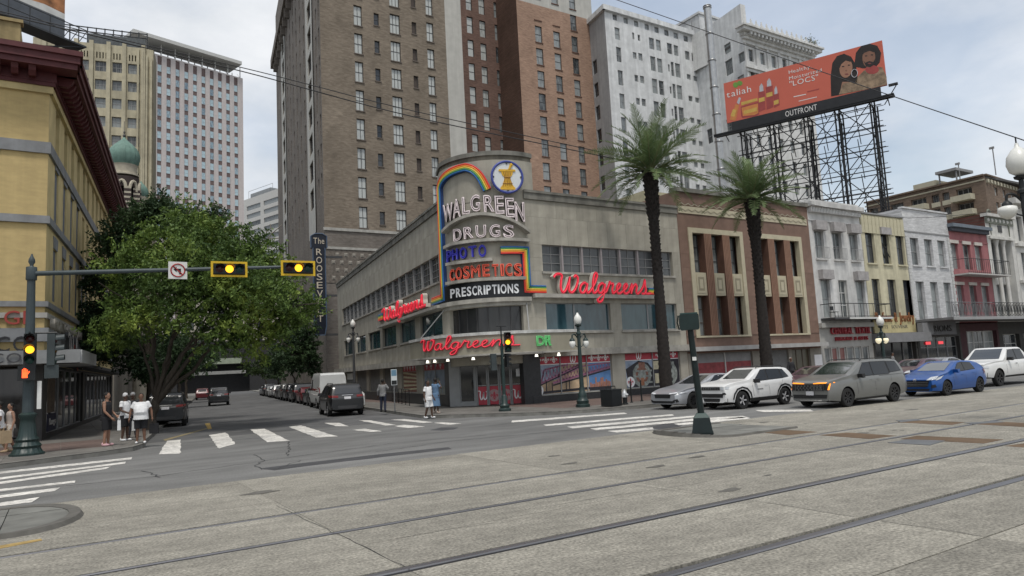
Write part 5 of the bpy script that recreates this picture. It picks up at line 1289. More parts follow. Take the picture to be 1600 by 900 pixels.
def pl(pts, y=-.05):return MB().prism([(x*rad, z*rad)for x, z in pts], y, y+.04, axis='y')
pl([(-.42, -.62), (.42, -.62), (.32, -.5), (.22, -.22), (.17, -.02), (.3, .1), (.38, .34), (-.38, .34), (-.3, .1), (-.17, -.02), (-.22, -.22), (-.32, -.5)]).obj('mortar', gold, rsn)
pl([(-.52, .34), (.52, .34), (.5, .46), (-.5, .46)], -.07).obj('mortar_lip', gold, rsn);pl([(-.48, -.78), (.48, -.78), (.44, -.63), (-.44, -.63)], -.07).obj('mortar_foot', gold, rsn)
MB().tube([(.12*rad, -.05, .45*rad), (.26*rad, -.05, .72*rad)], [.05*rad, .09*rad], 8).ball((.27*rad, -.05, .74*rad), .1*rad).obj('pestle', gold, rsn)
b=MB()
for x in(-.24, -.12, 0, .12, .24):b.tube([(x*rad, -.06, .32*rad), (x*.6*rad, -.06, 0), (x*1.1*rad, -.06, -.55*rad)], .02, 5)
b.tube([(-.2*rad, -.06, -.02*rad), (.2*rad, -.06, -.02*rad)], .03, 5).tube([(-.3*rad, -.06, -.4*rad), (.3*rad, -.06, -.4*rad)], .025, 5);b.obj('neon_tube', gold_d, rsn)
b=MB()
for t in np.linspace(0, 2*math.pi, 5)[:-1]:b.box(rad*.86*math.cos(t)-.05, rad*.86*math.cos(t)+.05, -.07, -.02, rad*.86*math.sin(t)-.05, rad*.86*math.sin(t)+.05)
b.obj('bolt', f_dark, rsn)
red_face=M('script_red', (.60, .022, .05), .35, .06, emit=.10);cream_ret=M('script_cream', (.52, .48, .42), .7, .12);neon_pk=M('neon_pink_red', (.80, .05, .08), .4, 0, emit=.28)
def script(label, F, u0, u1, zb, xh, wid, dep, neon, off, parent_loc, pts=None):
 sg=E('script_sign', label, 'sign', parent_loc, 0, 'red script store signs')
 F2=Face(sg, F.x, F.y, F.a)if F else None
 sx=(u1-u0)/10.3;slant=.12
 for k, (ch, st)in enumerate(SCRIPT):
  st2=[[(x+z*slant, z)for x, z in s]for s in st]
  me=stroke_mesh(st2, sx, xh, wid, dep, [red_face, cream_ret, neon_pk], neon)
  if F:F2 .put('letter', me, u0+.25*sx, -off, zb)
  else:
   for v in me.vertices:
    s=u0+.25*sx+v.co.x;p, _=wrap(s, 0, off-v.co.y);v.co=(p[0], p[1], zb+v.co.z)
   link('letter', me, sg)
 return sg
s_off=.25
script('big red script sign on the right wall beside the zigzag rainbow', FR, FR.u(857, 450), FR.u(1010, 450), FR.at(900, 459)[1], (FR.at(880, 441.5)[1]-FR.at(880, 458.5)[1])*.95, .175, .3, .03, .1, (XR, YWG, 0))
ua, uc=FL.u(605, 490), FL.u(676, 475);zb_=FL.at(640, 490)[1]
script('red script sign on the side wall facing the tree street', FL, ua, uc, zb_, FL.at(640, 478)[1]-FL.at(640, 489.5)[1], .22, .3, .05, .12, (TL[0], TL[1], 0))
FL.box('sign_ledge', FL.u(597, 500), LLEN-.1, -.5, -.024, FL.at(640, 499)[1], FL.at(640, 495)[1], dst_led)
zM1, zM0=zc_(765, 523), zc_(765, 551)
OM=1.5
def unwM(px, py):return unw(px, py, OM)
zM1, zM0=unwrap(750, 524, OM)[1], unwrap(750, 553, OM)[1]
sM1=ARC+2.2;sM0=-2.6
mq=E('entrance_marquee', 'curved stone coloured marquee over the corner entrance with a white torn top edge', 'marquee', (XR, YWG, 0))
mqm=M('marquee_face', (.285, .265, .205), .8, .10, 1, streak=.1)
o=corner_band('marquee_face', sM0, sM1, zM0, zM1, mqm, OM, OM-.03);o.parent=mq
o=corner_band('marquee_rim', sM0-.05, sM1+.05, zM1, zM1+.16, M('rim_white', (.48, .48, .46), .8, .25, 3, streak=.2), OM+.06, OM+.03);o.parent=mq
o=corner_band('marquee_foot', sM0-.03, sM1+.03, zM0-.10, zM0, dst_led, OM+.04, OM);o.parent=mq
for k, s in enumerate(np.linspace(sM0+.8, sM1-.8, 7)):
 p, an=wrap(s, zM0-.28, OM*.45);link('downlight', cached('downl', lambda:MB().lathe([(.05, .18), (.10, .0)], 10).mesh('downlight', M('lamp_warm', (.9, .85, .75), .5, 0, emit=1.2))), mq, Matrix.Translation(p))
smq=E('script_sign', 'lit red script sign along the front of the marquee above the entrance', 'sign', (XR, YWG, 0), 0, 'red script store signs')
sA, sB=unwM(659, 545)[0], unwM(813, 537)[0]
print('marquee', zM0, zM1, sA, sB, sM0, sM1)
sx=(sB-sA)/10.3
for k, (ch, st)in enumerate(SCRIPT):
 st2=[[(x+z*.12, z)for x, z in s]for s in st]
 me=stroke_mesh(st2, sx, (zM1-zM0)*.36, .09, .06, [M('script_red_dark', (.36, .05, .055), .5, .1), red_face, neon_pk], .022)
 for v in me.vertices:p, _=wrap(sA+.25*sx+v.co.x, 0, OM+.01-v.co.y);v.co=(p[0], p[1], zM0+(zM1-zM0)*.36+v.co.z)
 link('letter', me, smq)
gsn=E('neon_word', 'broken green neon letters at the right end of the marquee', 'sign', (XR, YWG, 0), 0, 'neon words on the corner drum')
gn=M('neon_green', (.10, .42, .14), .4, .05, emit=.2)
for ch, x in(('D', 838), ('R', 851), ('I', 857)):
 s, z=unw(x, 543, OM);p, an=wrap(s, zM0+.3, OM+.05);m=text_mesh(ch, .72, 0, gn, 'g', 0, .028);link('letter', m, gsn, Matrix.Translation(p)@Matrix.Rotation(an, 4, 'Z')@Matrix.Translation((0, 0, 0)))
for s_, ztop_ in((.15, zPb-.3), (ARC-.15, zPb-.3)):
 a_, _=wrap(s_, ztop_, .05);c_, _=wrap(s_+(-.9 if s_<1 else-.5), zM1+.1, OM-.1);MB().tube([a_, c_], .03, 6).obj('stay_rod', f_metal, mq)
DL=VX+(TL-VX)*.62;DR=np.array([VX[0]+(XR-VX[0])*.86, YWG])
angD=math.atan2(*(DR-DL)[[1, 0]]);WD=float(np.hypot(*(DR-DL)))
FD=Face(dr, DL[0], DL[1], angD);
angD0=angD
FD=Face(dr, DL[0]-math.sin(angD)*.9, DL[1]+math.cos(angD)*.9, angD)
ZD=zM0-.12
FD.wall(-.6, WD+.6, 0, ZD, [(.0, .85, .35, 2.5), (.95, WD-.2, .06, 2.45), (0, .85, 2.6, 3.2), (.95, WD-.2, 2.55, 3.2)], f_metal, .15, 'entrance_wall')
g_ent=glass_mat('glass_entrance', (.012, .013, .014), (.035, .034, .033), .05, .35, .7)
FD.window((0, .85, .35, 2.5), '', f_metal, g_ent, .05, 'side_window');FD.window((0, .85, 2.6, 3.2), '', f_metal, g_ent, .05, 'transom');FD.window((.95, WD-.2, 2.55, 3.2), 'v4', f_metal, g_ent, .05, 'transom')
nd=4;dw=(WD-.2-.95)/nd
for k in range(nd):
 d_=FD.window((.95+k*dw+.01, .95+(k+1)*dw-.01, .08, 2.43), '', f_metal, g_ent, .04, 'door', .07)
 u0=dw/2
 link('print_panel', cached('doorpr', lambda:MB().box(.08, dw-.10, .03, .045, .1, 1.12).mesh('print_panel', pr_red)), d_)
 if k in(0, 3):link('print_initial', w_mesh(), d_, Matrix.Translation((u0-.27, .026, .38))@Matrix.Diagonal((.6, 1, .5, 1)))
 else:
  link('roundel', cached('droun', lambda:MB().add([(.34*math.cos(t), 0, .34*math.sin(t))for t in np.linspace(0, 2*math.pi, 25)[:-1]], [tuple(range(24))]).mesh('roundel', M('print_pinkgrey', (.40, .26, .26), .6, .2, 5))), d_, Matrix.Translation((u0, .026, .6)))
  link('print_fleur', fleur_mesh(pr_red), d_, Matrix.Translation((u0, .02, .36))@Matrix.Diagonal((.5, 1, .48, 1)))
 link('push_bar', cached('pbar', lambda:MB().box(.1, dw-.1, -.03, 0, 1.15, 1.2).mesh('push_bar', f_metal)), d_)
 link('paper_notice', cached('paper', lambda:MB().box(0, .28, .035, .042, 0, .42).mesh('paper_notice', pr_white)), d_, Matrix.Translation((.3, 0, 1.6)))if k==3 else None
FD.box('interior_back', -1, WD+1, 3.5, 3.6, 0, 3.3, M('interior_dark', (.05, .045, .04), .9, .4, 1));FD.box('interior_floor', -.5, WD+.5, .2, 3.5, .1, .16, gran)
FD.mb('soffit', MB().box(-1.2, WD+1.2, -2.6, 3, ZD-.02, ZD+.08), M('soffit_grey', (.22, .21, .19), .8, .1))
for F_, u0, u1 in((FR, -.9 if False else-.55, .42), ):
 pass
for s0, s1 in((-.6, .25), (ARC-.55, ARC+.55)):corner_band('granite_pier', s0, s1, .1, ZD, gran, .03, .55)
# ================================================================== the row of old shop houses
YS=33.0
# ---------------------------------------------------------------- terracotta art deco shop
_t=Face(None, 0, YS, 0);x0, x1=_t.u(1062.5, 400), _t.u(1271, 430)
deco=E('art_deco_shop', 'reddish brown art deco shop front with cream zigzag band and fluted piers', 'building', (x0, YS, 0));FDc=Face(deco, x0, YS, 0)
tc_m=M('terracotta', (.20, .128, .098), .8, .12, 2, rand=.08, streak=.1, var2=.1, scale2=.4);cream=M('deco_cream', (.46, .415, .30), .8, .08, 3);flu=M('fluted_rib', (.16, .08, .055), .6, .12, 4);flu2=M('rib_light', (.28, .165, .115), .6, .1)
zA=lambda X, Y:FDc.at(1050+X/5, 290+Y/5);zB=lambda X, Y:FDc.at(1050+X/5, 440+Y/5)
W_=x1-x0;ZD_=zA(30, 45)[1];z_can=zB(400, 505)[1]
bays=[]
for(a, c)in((118, 545), (640, 1000)):
 ua, uc=zA(a, 330)[0], zA(c, 400)[0];bays.append((ua, uc))
w1_=bays[0][1]-bays[0][0];bays[1]=(bays[1][1]-w1_, bays[1][1])
zt_, zb_=zA(330, 345)[1], zB(390, 420)[1]
FDc.wall(0, W_, z_can-.4, ZD_, [(a, c, zb_, zt_)for a, c in bays], tc_m, .7)
rows=[z_can, zb_-.02]+list(np.linspace(zb_, zt_, 9))+[zt_+.05, zA(300, 200)[1]-.05, zA(300, 150)[1], ZD_-.02]
for(ua, uc)in((0.02, bays[0][0]-.02), (bays[0][1]+.02, bays[1][0]-.02), (bays[1][1]+.02, W_-.02)):
 for j in range(1, 9):
  za, zb2=rows[j], rows[j+1];FDc.piece('facing_tile', ('ft', round(uc-ua, 2), round(zb2-za, 2)), lambda:MB().box(0, uc-ua, -.03, -.003, .006, zb2-za-.006), tc_m, ua, 0, za)
for(a, c)in bays:
 bf=.34
 FDc.mb('bay_frame', MB().box(a, a+bf, -.09, .3, zb_, zt_).box(c-bf, c, -.09, .3, zb_, zt_).box(a+bf, c-bf, -.09, .3, zt_-bf, zt_).box(a, c, -.12, .3, zb_-.12, zb_-.003), cream)
 L0, L1=a+bf, c-bf;pw_=(L1-L0)*.155;ww=(L1-L0-2*pw_)/3
 zs1, zs0=zA(370, 685)[1], zA(370, 860)[1]
 for k in range(3):
  u0=L0+k*(ww+pw_)
  FDc.window((u0+.003, u0+ww-.003, zs1, zt_-bf), 'h3', f_dark, g_mix, .5, fw=.06);FDc.window((u0+.003, u0+ww-.003, zb_, zs0), 'h3,v2', f_brown, g_mix, .5, fw=.06)
  sp_=FDc.box('spandrel', u0+.003, u0+ww-.003, -.02, .5, zs0+.003, zs1-.003, cream)
  for q_ in range(1, 4):
   m_=.13*q_;dk=M('relief_line', (.27, .24, .17), .8, .1)
   FDc.mb('relief', MB().box(u0+m_, u0+ww-m_, -.045-.006*q_, -.022, zs0+m_*1.2, zs1-m_*1.2), cream if q_!=2 else dk, None, None)
 for k in range(2):
  u0=L0+(k+1)*ww+k*pw_;b=MB();b.box(u0, u0+pw_, -.08, .5, zb_-.05, zt_-bf-.003)
  pi=FDc.mb('fluted_pier', b, M('pier_brown', (.115, .06, .043), .7, .15))
  for q_ in range(5):FDc.piece('rib', ('rib', round(zt_-bf-zb_, 2)), lambda:MB().tube([(0, 0, zb_-.05), (0, 0, zt_-bf-.01)], .05, 6), flu if q_%2 else flu2, u0+pw_*(q_+.5)/5, -.085, 0)
zz0, zz1=zA(300, 237)[1], zA(300, 183)[1]
FDc.box('zigzag_band', .1, W_-.25, -.05, -.031, zz0, zz1, cream)
n=22
for k in range(n):
 u=.15+(W_-.5)*k/n;s_=(W_-.5)/n
 def zg():
  h_=(zz1-zz0)*.3;P=[(0, 0), (s_/2, h_), (s_, 0), (s_, .07), (s_/2, h_+.07), (0, .07)]
  return MB().add([(x, -.07, zz0+.12+z)for x, z in P]+[(x, -.05, zz0+.12+z)for x, z in P], [(0, 1, 4, 5), (1, 2, 3, 4)]+[(i, i+6, (i+1)%6+6, (i+1)%6)for i in range(6)])
 FDc.piece('zigzag', 'zig', zg, M('zig_line', (.30, .27, .20), .8, .1), u, 0, 0);FDc.piece('zigzag', 'zig', zg, M('zig_line', (.3, .27, .2)), u, 0, .38)
FDc.box('coping', -.05, W_+.05, -.16, .5, ZD_, ZD_+.28, dst_cap)
FDc.box('canopy_edge', -.02, W_, -.7, -.003, z_can-.28, z_can, M('canopy_pale', (.36, .355, .34), .8, .12, 2, streak=.15))
gz=z_can-.45
gops=[(zB(205, 640)[0], zB(635, 640)[0], .4, zB(400, 555)[1]), (zB(780, 600)[0], zB(915, 600)[0], .18, zB(850, 525)[1]), (zB(940, 600)[0], zB(1085, 600)[0], .18, zB(1000, 525)[1])]
FDc.wall(0, W_, 0, z_can-.4, gops, M('deco_ground', (.25, .235, .20), .85, .12, 2), .3, 'ground_floor_wall')
o=gops[0];FDc.box('show_window', o[0], o[1], .15, .2, o[2], o[3], f_grey);hr=o[2]+(o[3]-o[2])*.70
flat('window_print', FDc, [(o[0]+.05, o[2]+.05), (o[1]-.05, o[2]+.05), (o[1]-.05, hr), (o[0]+.05, hr)], M('faded_red', (.27, .055, .06), .6, .3, 3), .145)
b=MB();
for k in range(26):u=o[0]+.1+(o[1]-o[0]-.2)*k/26;b.box(u, u+.1, .08, .12, hr+.55, o[3]-.02)
FDc.mb('valance', b, f_grey);FDc.box('mullion', (o[0]+o[1])/2-.04, (o[0]+o[1])/2+.04, .08, .14, o[2], o[3], f_white)
b=MB();zz=.2
while zz<gops[1][3]-.02:b.frust((gops[1][0]+gops[1][1])/2, .16, zz, zz+.1, (gops[1][1]-gops[1][0])/2-.004, .03, (gops[1][1]-gops[1][0])/2-.004, .012);zz+=.105
FDc.mb('roller_shutter', b, grille_m)
FDc.window(gops[2], 'v3', f_brown, glass_mat('glass_boarded', (.05, .045, .03), (.10, .09, .06), .3, .5), .15, 'boarded_window')
FDc.box('notice_board', zB(1112, 600)[0], zB(1172, 620)[0], -.03, -.003, 1.2, 2.0, pr_white)
shell(FDc, 0, W_, 18, 0, ZD_+.02, tc_m)
FDc.box('chimney_block', .1, 3, 3, 6, ZD_, ZD_+.8, M('pale_yellow', (.4, .36, .24), .85, .15, 2))
# ---------------------------------------------------------------- helpers for the narrow houses
def house(name, label, pxa, pxb, py=430):
 x0, x1=_t.u(pxa, py), _t.u(pxb, py);h=E(name, label, 'building', (x0, YS, 0));return h, Face(h, x0, YS, 0), x1-x0
def pick(F, z0x, z0y, k):return lambda X, Y:F.at(z0x+X/k, z0y+Y/k)
iron=M('cast_iron', (.02, .022, .024), .6, .2)
hs, F, W_=house('white_shop_house', 'weathered white shop house with boxy window hoods and a thin balcony', 1271, 1352)
za=pick(F, 1260, 310, 6.6667);zb=pick(F, 1260, 440, 6.6667)
wh=M('house_white', (.52, .515, .50), .85, .12, 2, streak=.22, var2=.1, bump=.15, bscale=12);hood=M('hood_grey', (.33, .315, .31), .9, .2, 3)
ZT=za(280, 75)[1];w3_=[(za(88, 450)[0], za(182, 450)[0]), (za(273, 450)[0], za(366, 450)[0]), (za(450, 470)[0], za(535, 470)[0])];z31, z30=za(130, 335)[1], za(150, 625)[1]
w2_=[(zb(158, 100)[0], zb(250, 100)[0]), (zb(342, 100)[0], zb(430, 100)[0]), (zb(522, 100)[0], zb(610, 100)[0])];z21=za(190, 845)[1];z20=zb(220, 375)[1]
zsill=zb(400, 430)[1]
ops=[(a, c, z30, z31)for a, c in w3_]+[(a, c, z20, z21)for a, c in w2_]
F.wall(0, W_, zsill, ZT, ops, wh, .28)
for a, c in w3_:
 F.window((a, c, z30, z31), 'h2,v2', f_grey, g_mix, .2);F.box('hood', a-.18, c+.12, -.4, -.003, z31, z31+.72, hood);F.box('sill', a-.1, c+.15, -.15, -.003, z30-.14, z30, wh)
 b=MB();
 for u in np.linspace(a-.05, c+.15, 9):b.tube([(u, -.3, z30), (u, -.3, z30+.85)], .015, 4)
 b.tube([(a-.05, -.3, z30+.85), (c+.15, -.3, z30+.85)], .02, 5).tube([(a-.05, -.3, z30), (c+.15, -.3, z30)], .02, 5).tube([(a-.05, -.3, z30+.85), (a-.05, 0, z30+.85)], .02, 5);F.mb('window_guard', b, f_grey)
for k, (a, c)in enumerate(w2_):
 F.window((a, c, z20, z21), 'h2' if k!=1 else 'v2,h3', f_grey if k!=1 else f_white, g_mix, .2)
 if k!=1:F.box('hood', a-.2, c+.12, -.4, -.003, z21, z21+.72, hood)
F.box('cornice', -.05, W_, -.5, .3, ZT-.35, ZT, wh);F.box('coping', .2, W_-.3, -.2, .3, ZT, ZT+.22, wh)
for k in range(34):F.piece('dentil', 'dentil', lambda:MB().box(0, .1, -.32, -.003, -.42, 0), wh, .1+k*(W_-.2)/34, 0, ZT-.36)
F.box('moulding', .05, W_-.05, -.06, -.003, za(280, 255)[1], za(280, 240)[1], wh)
def railing(F, u0, u1, y, z0, z1, n, name='railing', mat=iron, r=.018, curls=False, ends=True):
 b=MB();b.tube([(u0, y, z1), (u1, y, z1)], r*1.6, 5).tube([(u0, y, z0+.08), (u1, y, z0+.08)], r*1.3, 5)
 for u in np.linspace(u0, u1, n):b.tube([(u, y, z0), (u, y, z1)], r, 4)
 if ends:
  for u in(u0, u1):b.tube([(u, y, z1), (u, 0, z1)], r*1.6, 5)
 if curls:
  hh=z1-z0-.12
  for u in np.linspace(u0, u1, n)[:-1]:
   s_=(u1-u0)/(n-1)
   for cx_, rr in((u+s_*.5, s_*.36), ):
    for sgn in(1, -1):
     b.tube([(cx_+sgn*rr*.9*math.cos(t)*(1-t/9), y, z0+.1+hh*(.5+.45*math.sin(t)*(1-t/12)))for t in np.linspace(-1.5, 4.0, 11)], r*.9, 4, cap=False)
 return F.mb(name, b, mat)
dk0=zb(160, 385)[1]
F.box('balcony_deck', zb(150, 385)[0], W_+1.2, -1.2, -.003, dk0-.16, dk0, f_dark);F.box('deck_edge', zb(300, 385)[0], W_+1.2, -1.22, -1.201, dk0-.15, dk0-.01, f_white)
railing(F, zb(150, 300)[0], W_+1.2, -1.15, dk0, dk0+1.05, 10, r=.02)
F.mb('balcony_chair', MB().box(1.0, 1.5, -.8, -.35, dk0+.42, dk0+.46).tube([(1.05, -.75, dk0), (1.05, -.75, dk0+.42)], .02, 5).tube([(1.45, -.75, dk0), (1.45, -.75, dk0+.42)], .02, 5).tube([(1.05, -.4, dk0), (1.05, -.4, dk0+.9)], .02, 5).tube([(1.45, -.4, dk0), (1.45, -.4, dk0+.9)], .02, 5).box(1.05, 1.45, -.42, -.38, dk0+.6, dk0+.9), iron)
shop=M('shop_front_grey', (.36, .355, .33), .8, .1, 2)
dops=[]
for k in range(6):a, c=zb(190+k*80, 740)[0], zb(258+k*80, 740)[0];dops.append((a, c, .35, zb(430, 680)[1]))
F.wall(0, W_, 0, zsill, dops, shop, .2, 'shop_front')
for k, o in enumerate(dops):F.window(o, '', f_white, g_mix if k not in(1, 2)else glass_mat('glass_poster', (.06, .03, .025), (.24, .10, .09), .2, .5), .1, 'door', .07)
F.box('shop_cornice', -.02, W_, -.3, -.003, zsill-.35, zsill, shop)
sg=E('shop_sign', 'red two line block letter sign on the white shop house', 'sign', (hs.location.x, YS, 0));F2=Face(sg, F.x, YS, 0);sr=M('sign_red', (.33, .035, .045), .5, .15)
za_, zb1_=zb(440, 545)[1], zb(440, 472)[1];write(F2, 'CENTRAL TEXTIL', zb(240, 500)[0], -.12, za_, (zb1_-za_)/.73, .16, sr, width=zb(650, 500)[0]-zb(240, 500)[0])
za_, zb1_=zb(440, 612)[1], zb(440, 572)[1];write(F2, 'LUGGAGE & GIFTS', zb(290, 590)[0], -.12, za_, (zb1_-za_)/.73, .16, sr, width=zb(622, 590)[0]-zb(290, 590)[0])
shell(F, 0, W_, 18, 0, ZT, wh)
hs, F, W_=house('yellow_shop_house', 'pale yellow shop house with tall dark windows and a broken lintel', 1352.4, 1420);za=pick(F, 1260, 310, 6.6667);zb=pick(F, 1260, 440, 6.6667)
ye=M('house_yellow', (.48, .445, .315), .85, .12, 2, streak=.22, var2=.1)
ZT=za(800, 185)[1];w3_=[(za(620, 480)[0], za(712, 480)[0]), (za(785, 500)[0], za(868, 500)[0]), (za(940, 520)[0], za(1022, 520)[0])];z31, z30=za(650, 300)[1], za(690, 675)[1]
w2_=[(zb(690, 100)[0], zb(772, 100)[0]), (zb(852, 100)[0], zb(940, 100)[0]), (zb(1015, 100)[0], zb(1095, 100)[0])];z21, z20=za(720, 838)[1], zb(900, 370)[1];zsill=zb(950, 375)[1]
F.wall(0, W_, zsill, ZT, [(a, c, z30, z31)for a, c in w3_]+[(a, c, z20, z21)for a, c in w2_], ye, .3)
for a, c in w3_:F.window((a, c, z30, z31), 'h2', f_dark, g_dark, .22);F.box('sill', a-.08, c+.08, -.12, -.003, z30-.12, z30, ye)
for a, c in w2_:F.window((a, c, z20, z21), 'h2', f_dark, g_dark, .22)
for k in range(12):F.piece('parapet_panel', ('pp', round(W_, 2)), lambda:MB().box(.03, W_/12-.03, -.06, -.003, 0, 1.45), ye, k*W_/12, 0, ZT-1.6)
F.box('coping', -.02, W_, -.12, .3, ZT, ZT+.12, f_grey);F.box('broken_lintel', w3_[1][0]-.1, w3_[1][1]+.2, -.2, -.003, z31-.5, z31+.1, hood)
F.mb('fallen_board', MB().tube([(w3_[1][0]+.2, .1, z31-1.2), (w3_[1][1]-.1, .05, z31-2.4)], .06, 4), f_dark)
F.wall(0, W_, 0, zsill, [(.3, W_-.2, .35, 3.1)], M('shop_dark', (.06, .058, .055), .8, .2), .4, 'shop_front')
for k in range(4):F.window((.3+(W_-.5)*k/4+.02, .3+(W_-.5)*(k+1)/4-.02, .35, 3.1), '', f_grey if k==3 else f_dark, g_dark, .3, 'show_window')
for k in range(4):F.piece('mannequin', 'mann', lambda:MB().lathe([(.05, 0), (.13, .5), (.10, .75), (.17, 1.1), (.05, 1.25), (.09, 1.4), (.03, 1.5)], 8), M('mannequin_pale', (.3, .27, .24), .7, .25), 1+k*1.3, .85, .9)
F.box('shop_interior', .3, W_-.2, 1.8, 1.9, .2, 3.2, M('shop_interior', (.03, .027, .025)))
z1_, z0_=zb(980, 375)[1], zb(980, 562)[1]
F.box('sign_fascia', .25, W_-.05, -.12, -.003, z0_+.25, z1_, M('fascia_cream', (.46, .40, .22), .8, .12));F.box('awning_fascia', -.02, W_+.4, -1.1, -.003, z0_-.55, z0_+.2, M('fascia_grey', (.20, .20, .205), .8, .12))
sg=E('shop_sign', 'brown old style lettering on the cream fascia of the yellow house', 'sign', (hs.location.x, YS, 0));F2=Face(sg, F.x, YS, 0);wr_=M('sign_brown', (.22, .09, .035), .5, .2)
write(F2, 'Perfume & Jewelry', .5, -.16, z0_+1.15, 1.15, .1, wr_, width=W_-.8);write(F2, 'GIFTS  SOUVENIR', .9, -.135, z0_+.62, .4, .02, M('letters_dim', (.22, .2, .15), .7), width=4.2)
shell(F, 0, W_, 18, 0, ZT, ye)
hs, F, W_=house('white_brick_house', 'white painted brick house with plain top and grey sash windows', 1420.4, 1490);za=pick(F, 1420, 310, 6.6667);zb=pick(F, 1420, 440, 6.6667)
wb2=brick_mat('brick_white', (.56, .56, .56), (.50, .50, .505), (.42, .42, .42), .5, .16, .1)
ZT=za(200, 140)[1];
w3_=[(za(25, 560)[0], za(112, 560)[0]), (za(172, 570)[0], za(255, 570)[0]), (za(312, 590)[0], za(390, 590)[0])];z31, z30=za(60, 412)[1], za(85, 695)[1]
w2_=[(zb(85, 150)[0], zb(172, 150)[0]), (zb(235, 150)[0], zb(312, 150)[0]), (zb(375, 150)[0], zb(450, 150)[0])];z21, z20=za(110, 865)[1], zb(130, 400)[1];zdk=zb(300, 395)[1]
wf=F.wall(0, W_, zdk-.4, ZT, [(a, c, z30, z31)for a, c in w3_]+[(a, c, zdk, z21)for a, c in w2_], wb2, .3)
for a, c in w3_:F.window((a, c, z30, z31), 'h2', f_grey, g_mix, .22);F.box('sill', a-.08, c+.1, -.12, -.003, z30-.14, z30, wb2)
for a, c in w2_:F.window((a, c, zdk, z21), 'h2', f_grey, g_mix, .22)
F.box('coping', -.02, W_, -.12, .3, ZT, ZT+.15, wb2);F.box('moulding', .0, W_, -.05, -.003, za(200, 372)[1], za(200, 360)[1], f_grey)
qn=M('quoin_white', (.5, .5, .49), .85, .15)
for k in range(28):
 for uu in(.12, W_-.3):F.piece('quoin', ('q', k%2), lambda:MB().box(-.12, .30-.1*(k%2), -.07, -.003, .01, .29), qn, uu, 0, zdk+.1+k*.31)if zdk+.4+k*.31<z31+.6 else None
shell(F, 0, W_, 18, 0, ZT, wb2);Fw2, Ww2, zdk2=F, W_, zdk
hs, F, W_=house('pink_shop_house', 'rose pink shop house with blue grey cornice and an iron balcony', 1490.4, 1549);za=pick(F, 1420, 310, 6.6667);zb=pick(F, 1420, 440, 6.6667)
pkm=M('house_pink', (.30, .12, .125), .85, .12, 2, streak=.18, var2=.1)
ZT=za(560, 345)[1];ZC=za(560, 285)[1];zdk=zdk2
w3_=[(za(440, 600)[0], za(520, 600)[0]), (za(575, 620)[0], za(650, 620)[0]), (za(700, 640)[0], za(770, 640)[0])];z31=za(470, 468)[1];z30=za(510, 735)[1]
w2_=[(zb(505, 150)[0], zb(580, 150)[0]), (zb(640, 150)[0], zb(710, 150)[0]), (zb(765, 150)[0], zb(835, 150)[0])];z21=zb(540, 35)[1]
F.wall(0, W_, zdk-.4, ZT, [(a, c, z30, z31)for a, c in w3_]+[(a, c, zdk, z21)for a, c in w2_], pkm, .3)
for a, c in w3_:F.window((a, c, z30, z31), 'h2', f_grey, g_mix, .22);F.box('lintel', a-.1, c+.1, -.1, -.003, z31, z31+.3, M('lintel_pale', (.5, .46, .42), .8, .1))
for a, c in w2_:F.window((a, c, zdk, z21), 'h2', f_grey, g_mix, .22);F.box('lintel', a-.1, c+.1, -.1, -.003, z21, z21+.28, M('lintel_pale', (.5, .46, .42)))
cg=M('cornice_slate', (.14, .165, .195), .7, .15)
F.box('cornice', -.15, W_+.15, -.55, .2, ZT+.25, ZC, cg);F.box('cornice', 0, W_, -.3, .2, ZT-.1, ZT+.25, M('cornice_dark', (.06, .065, .08), .7, .15));F.box('moulding', 0, W_, -.05, -.003, ZT-1.0, ZT-.85, pkm)
zbk=za(700, 805)[1]
F.box('balcony_deck', za(470, 800)[0], W_+1.0, -1.3, -.003, zbk-.12, zbk, M('deck_pale', (.42, .41, .39), .8, .1));railing(F, za(470, 740)[0], W_+1.0, -1.25, zbk, zbk+1.35, 22, r=.016)
shell(F, 0, W_, 18, 0, ZT, pkm);WP=W_
gal=E('iron_gallery', 'long cast iron lace gallery over the pavement on thin red posts', 'gallery', (Fw2 .x, YS, 0));FG=Face(gal, Fw2 .x, YS, 0)
Lg=46.0
FG.box('gallery_deck', -.0+.15, Lg, -3.1, -.004, zdk2-.22, zdk2-.02, M('deck_grey', (.16, .16, .165), .8, .15));FG.box('gallery_edge', .15, Lg, -3.14, -3.105, zdk2-.26, zdk2+.0, M('edge_grey', (.3, .3, .3), .8, .1))
k_=0
while k_*1.15<Lg-1:railing(FG, .15+k_*1.15, .15+(k_+1)*1.15, -3.08, zdk2, zdk2+1.2, 3, 'railing_panel', M('rail_grey', (.15, .155, .16), .6, .2)if k_<6 else iron, .02, True, False);k_+=1
redp=M('post_red', (.13, .035, .045), .6, .15)
for k in range(9):FG.mb('post', MB().tube([(17.5+k*3.1, -3.0, 0.15), (17.5+k*3.1, -3.0, zdk2-.26)], .1, 8), redp)
FG.wall(.1, Ww2-.1, 0, zdk2-.3, [(.5, Ww2-.4, .3, 3.0)], M('shop_dark', (0, 0, 0)), .4, 'shop_front')
for k in range(4):FG.window((.5+(Ww2-.9)*k/4+.02, .5+(Ww2-.9)*(k+1)/4-.02, .3, 3.0), 'h3', f_grey, g_dark, .3, 'show_window')
for k, u in enumerate((1.9, 4.0)):FG.box('neon_sign', u, u+.8, .25, .28, 2.35, 2.6, M('neon_small', (.6, .05, .06), .4, 0, emit=.9))
FG.wall(Ww2-.1, Ww2+WP, 0, zdk2-.3, [(Ww2+1.0, Ww2+WP-.4, .25, 3.4)], M('shop_maroon', (.07, .03, .035), .8, .2), .5, 'shop_front')
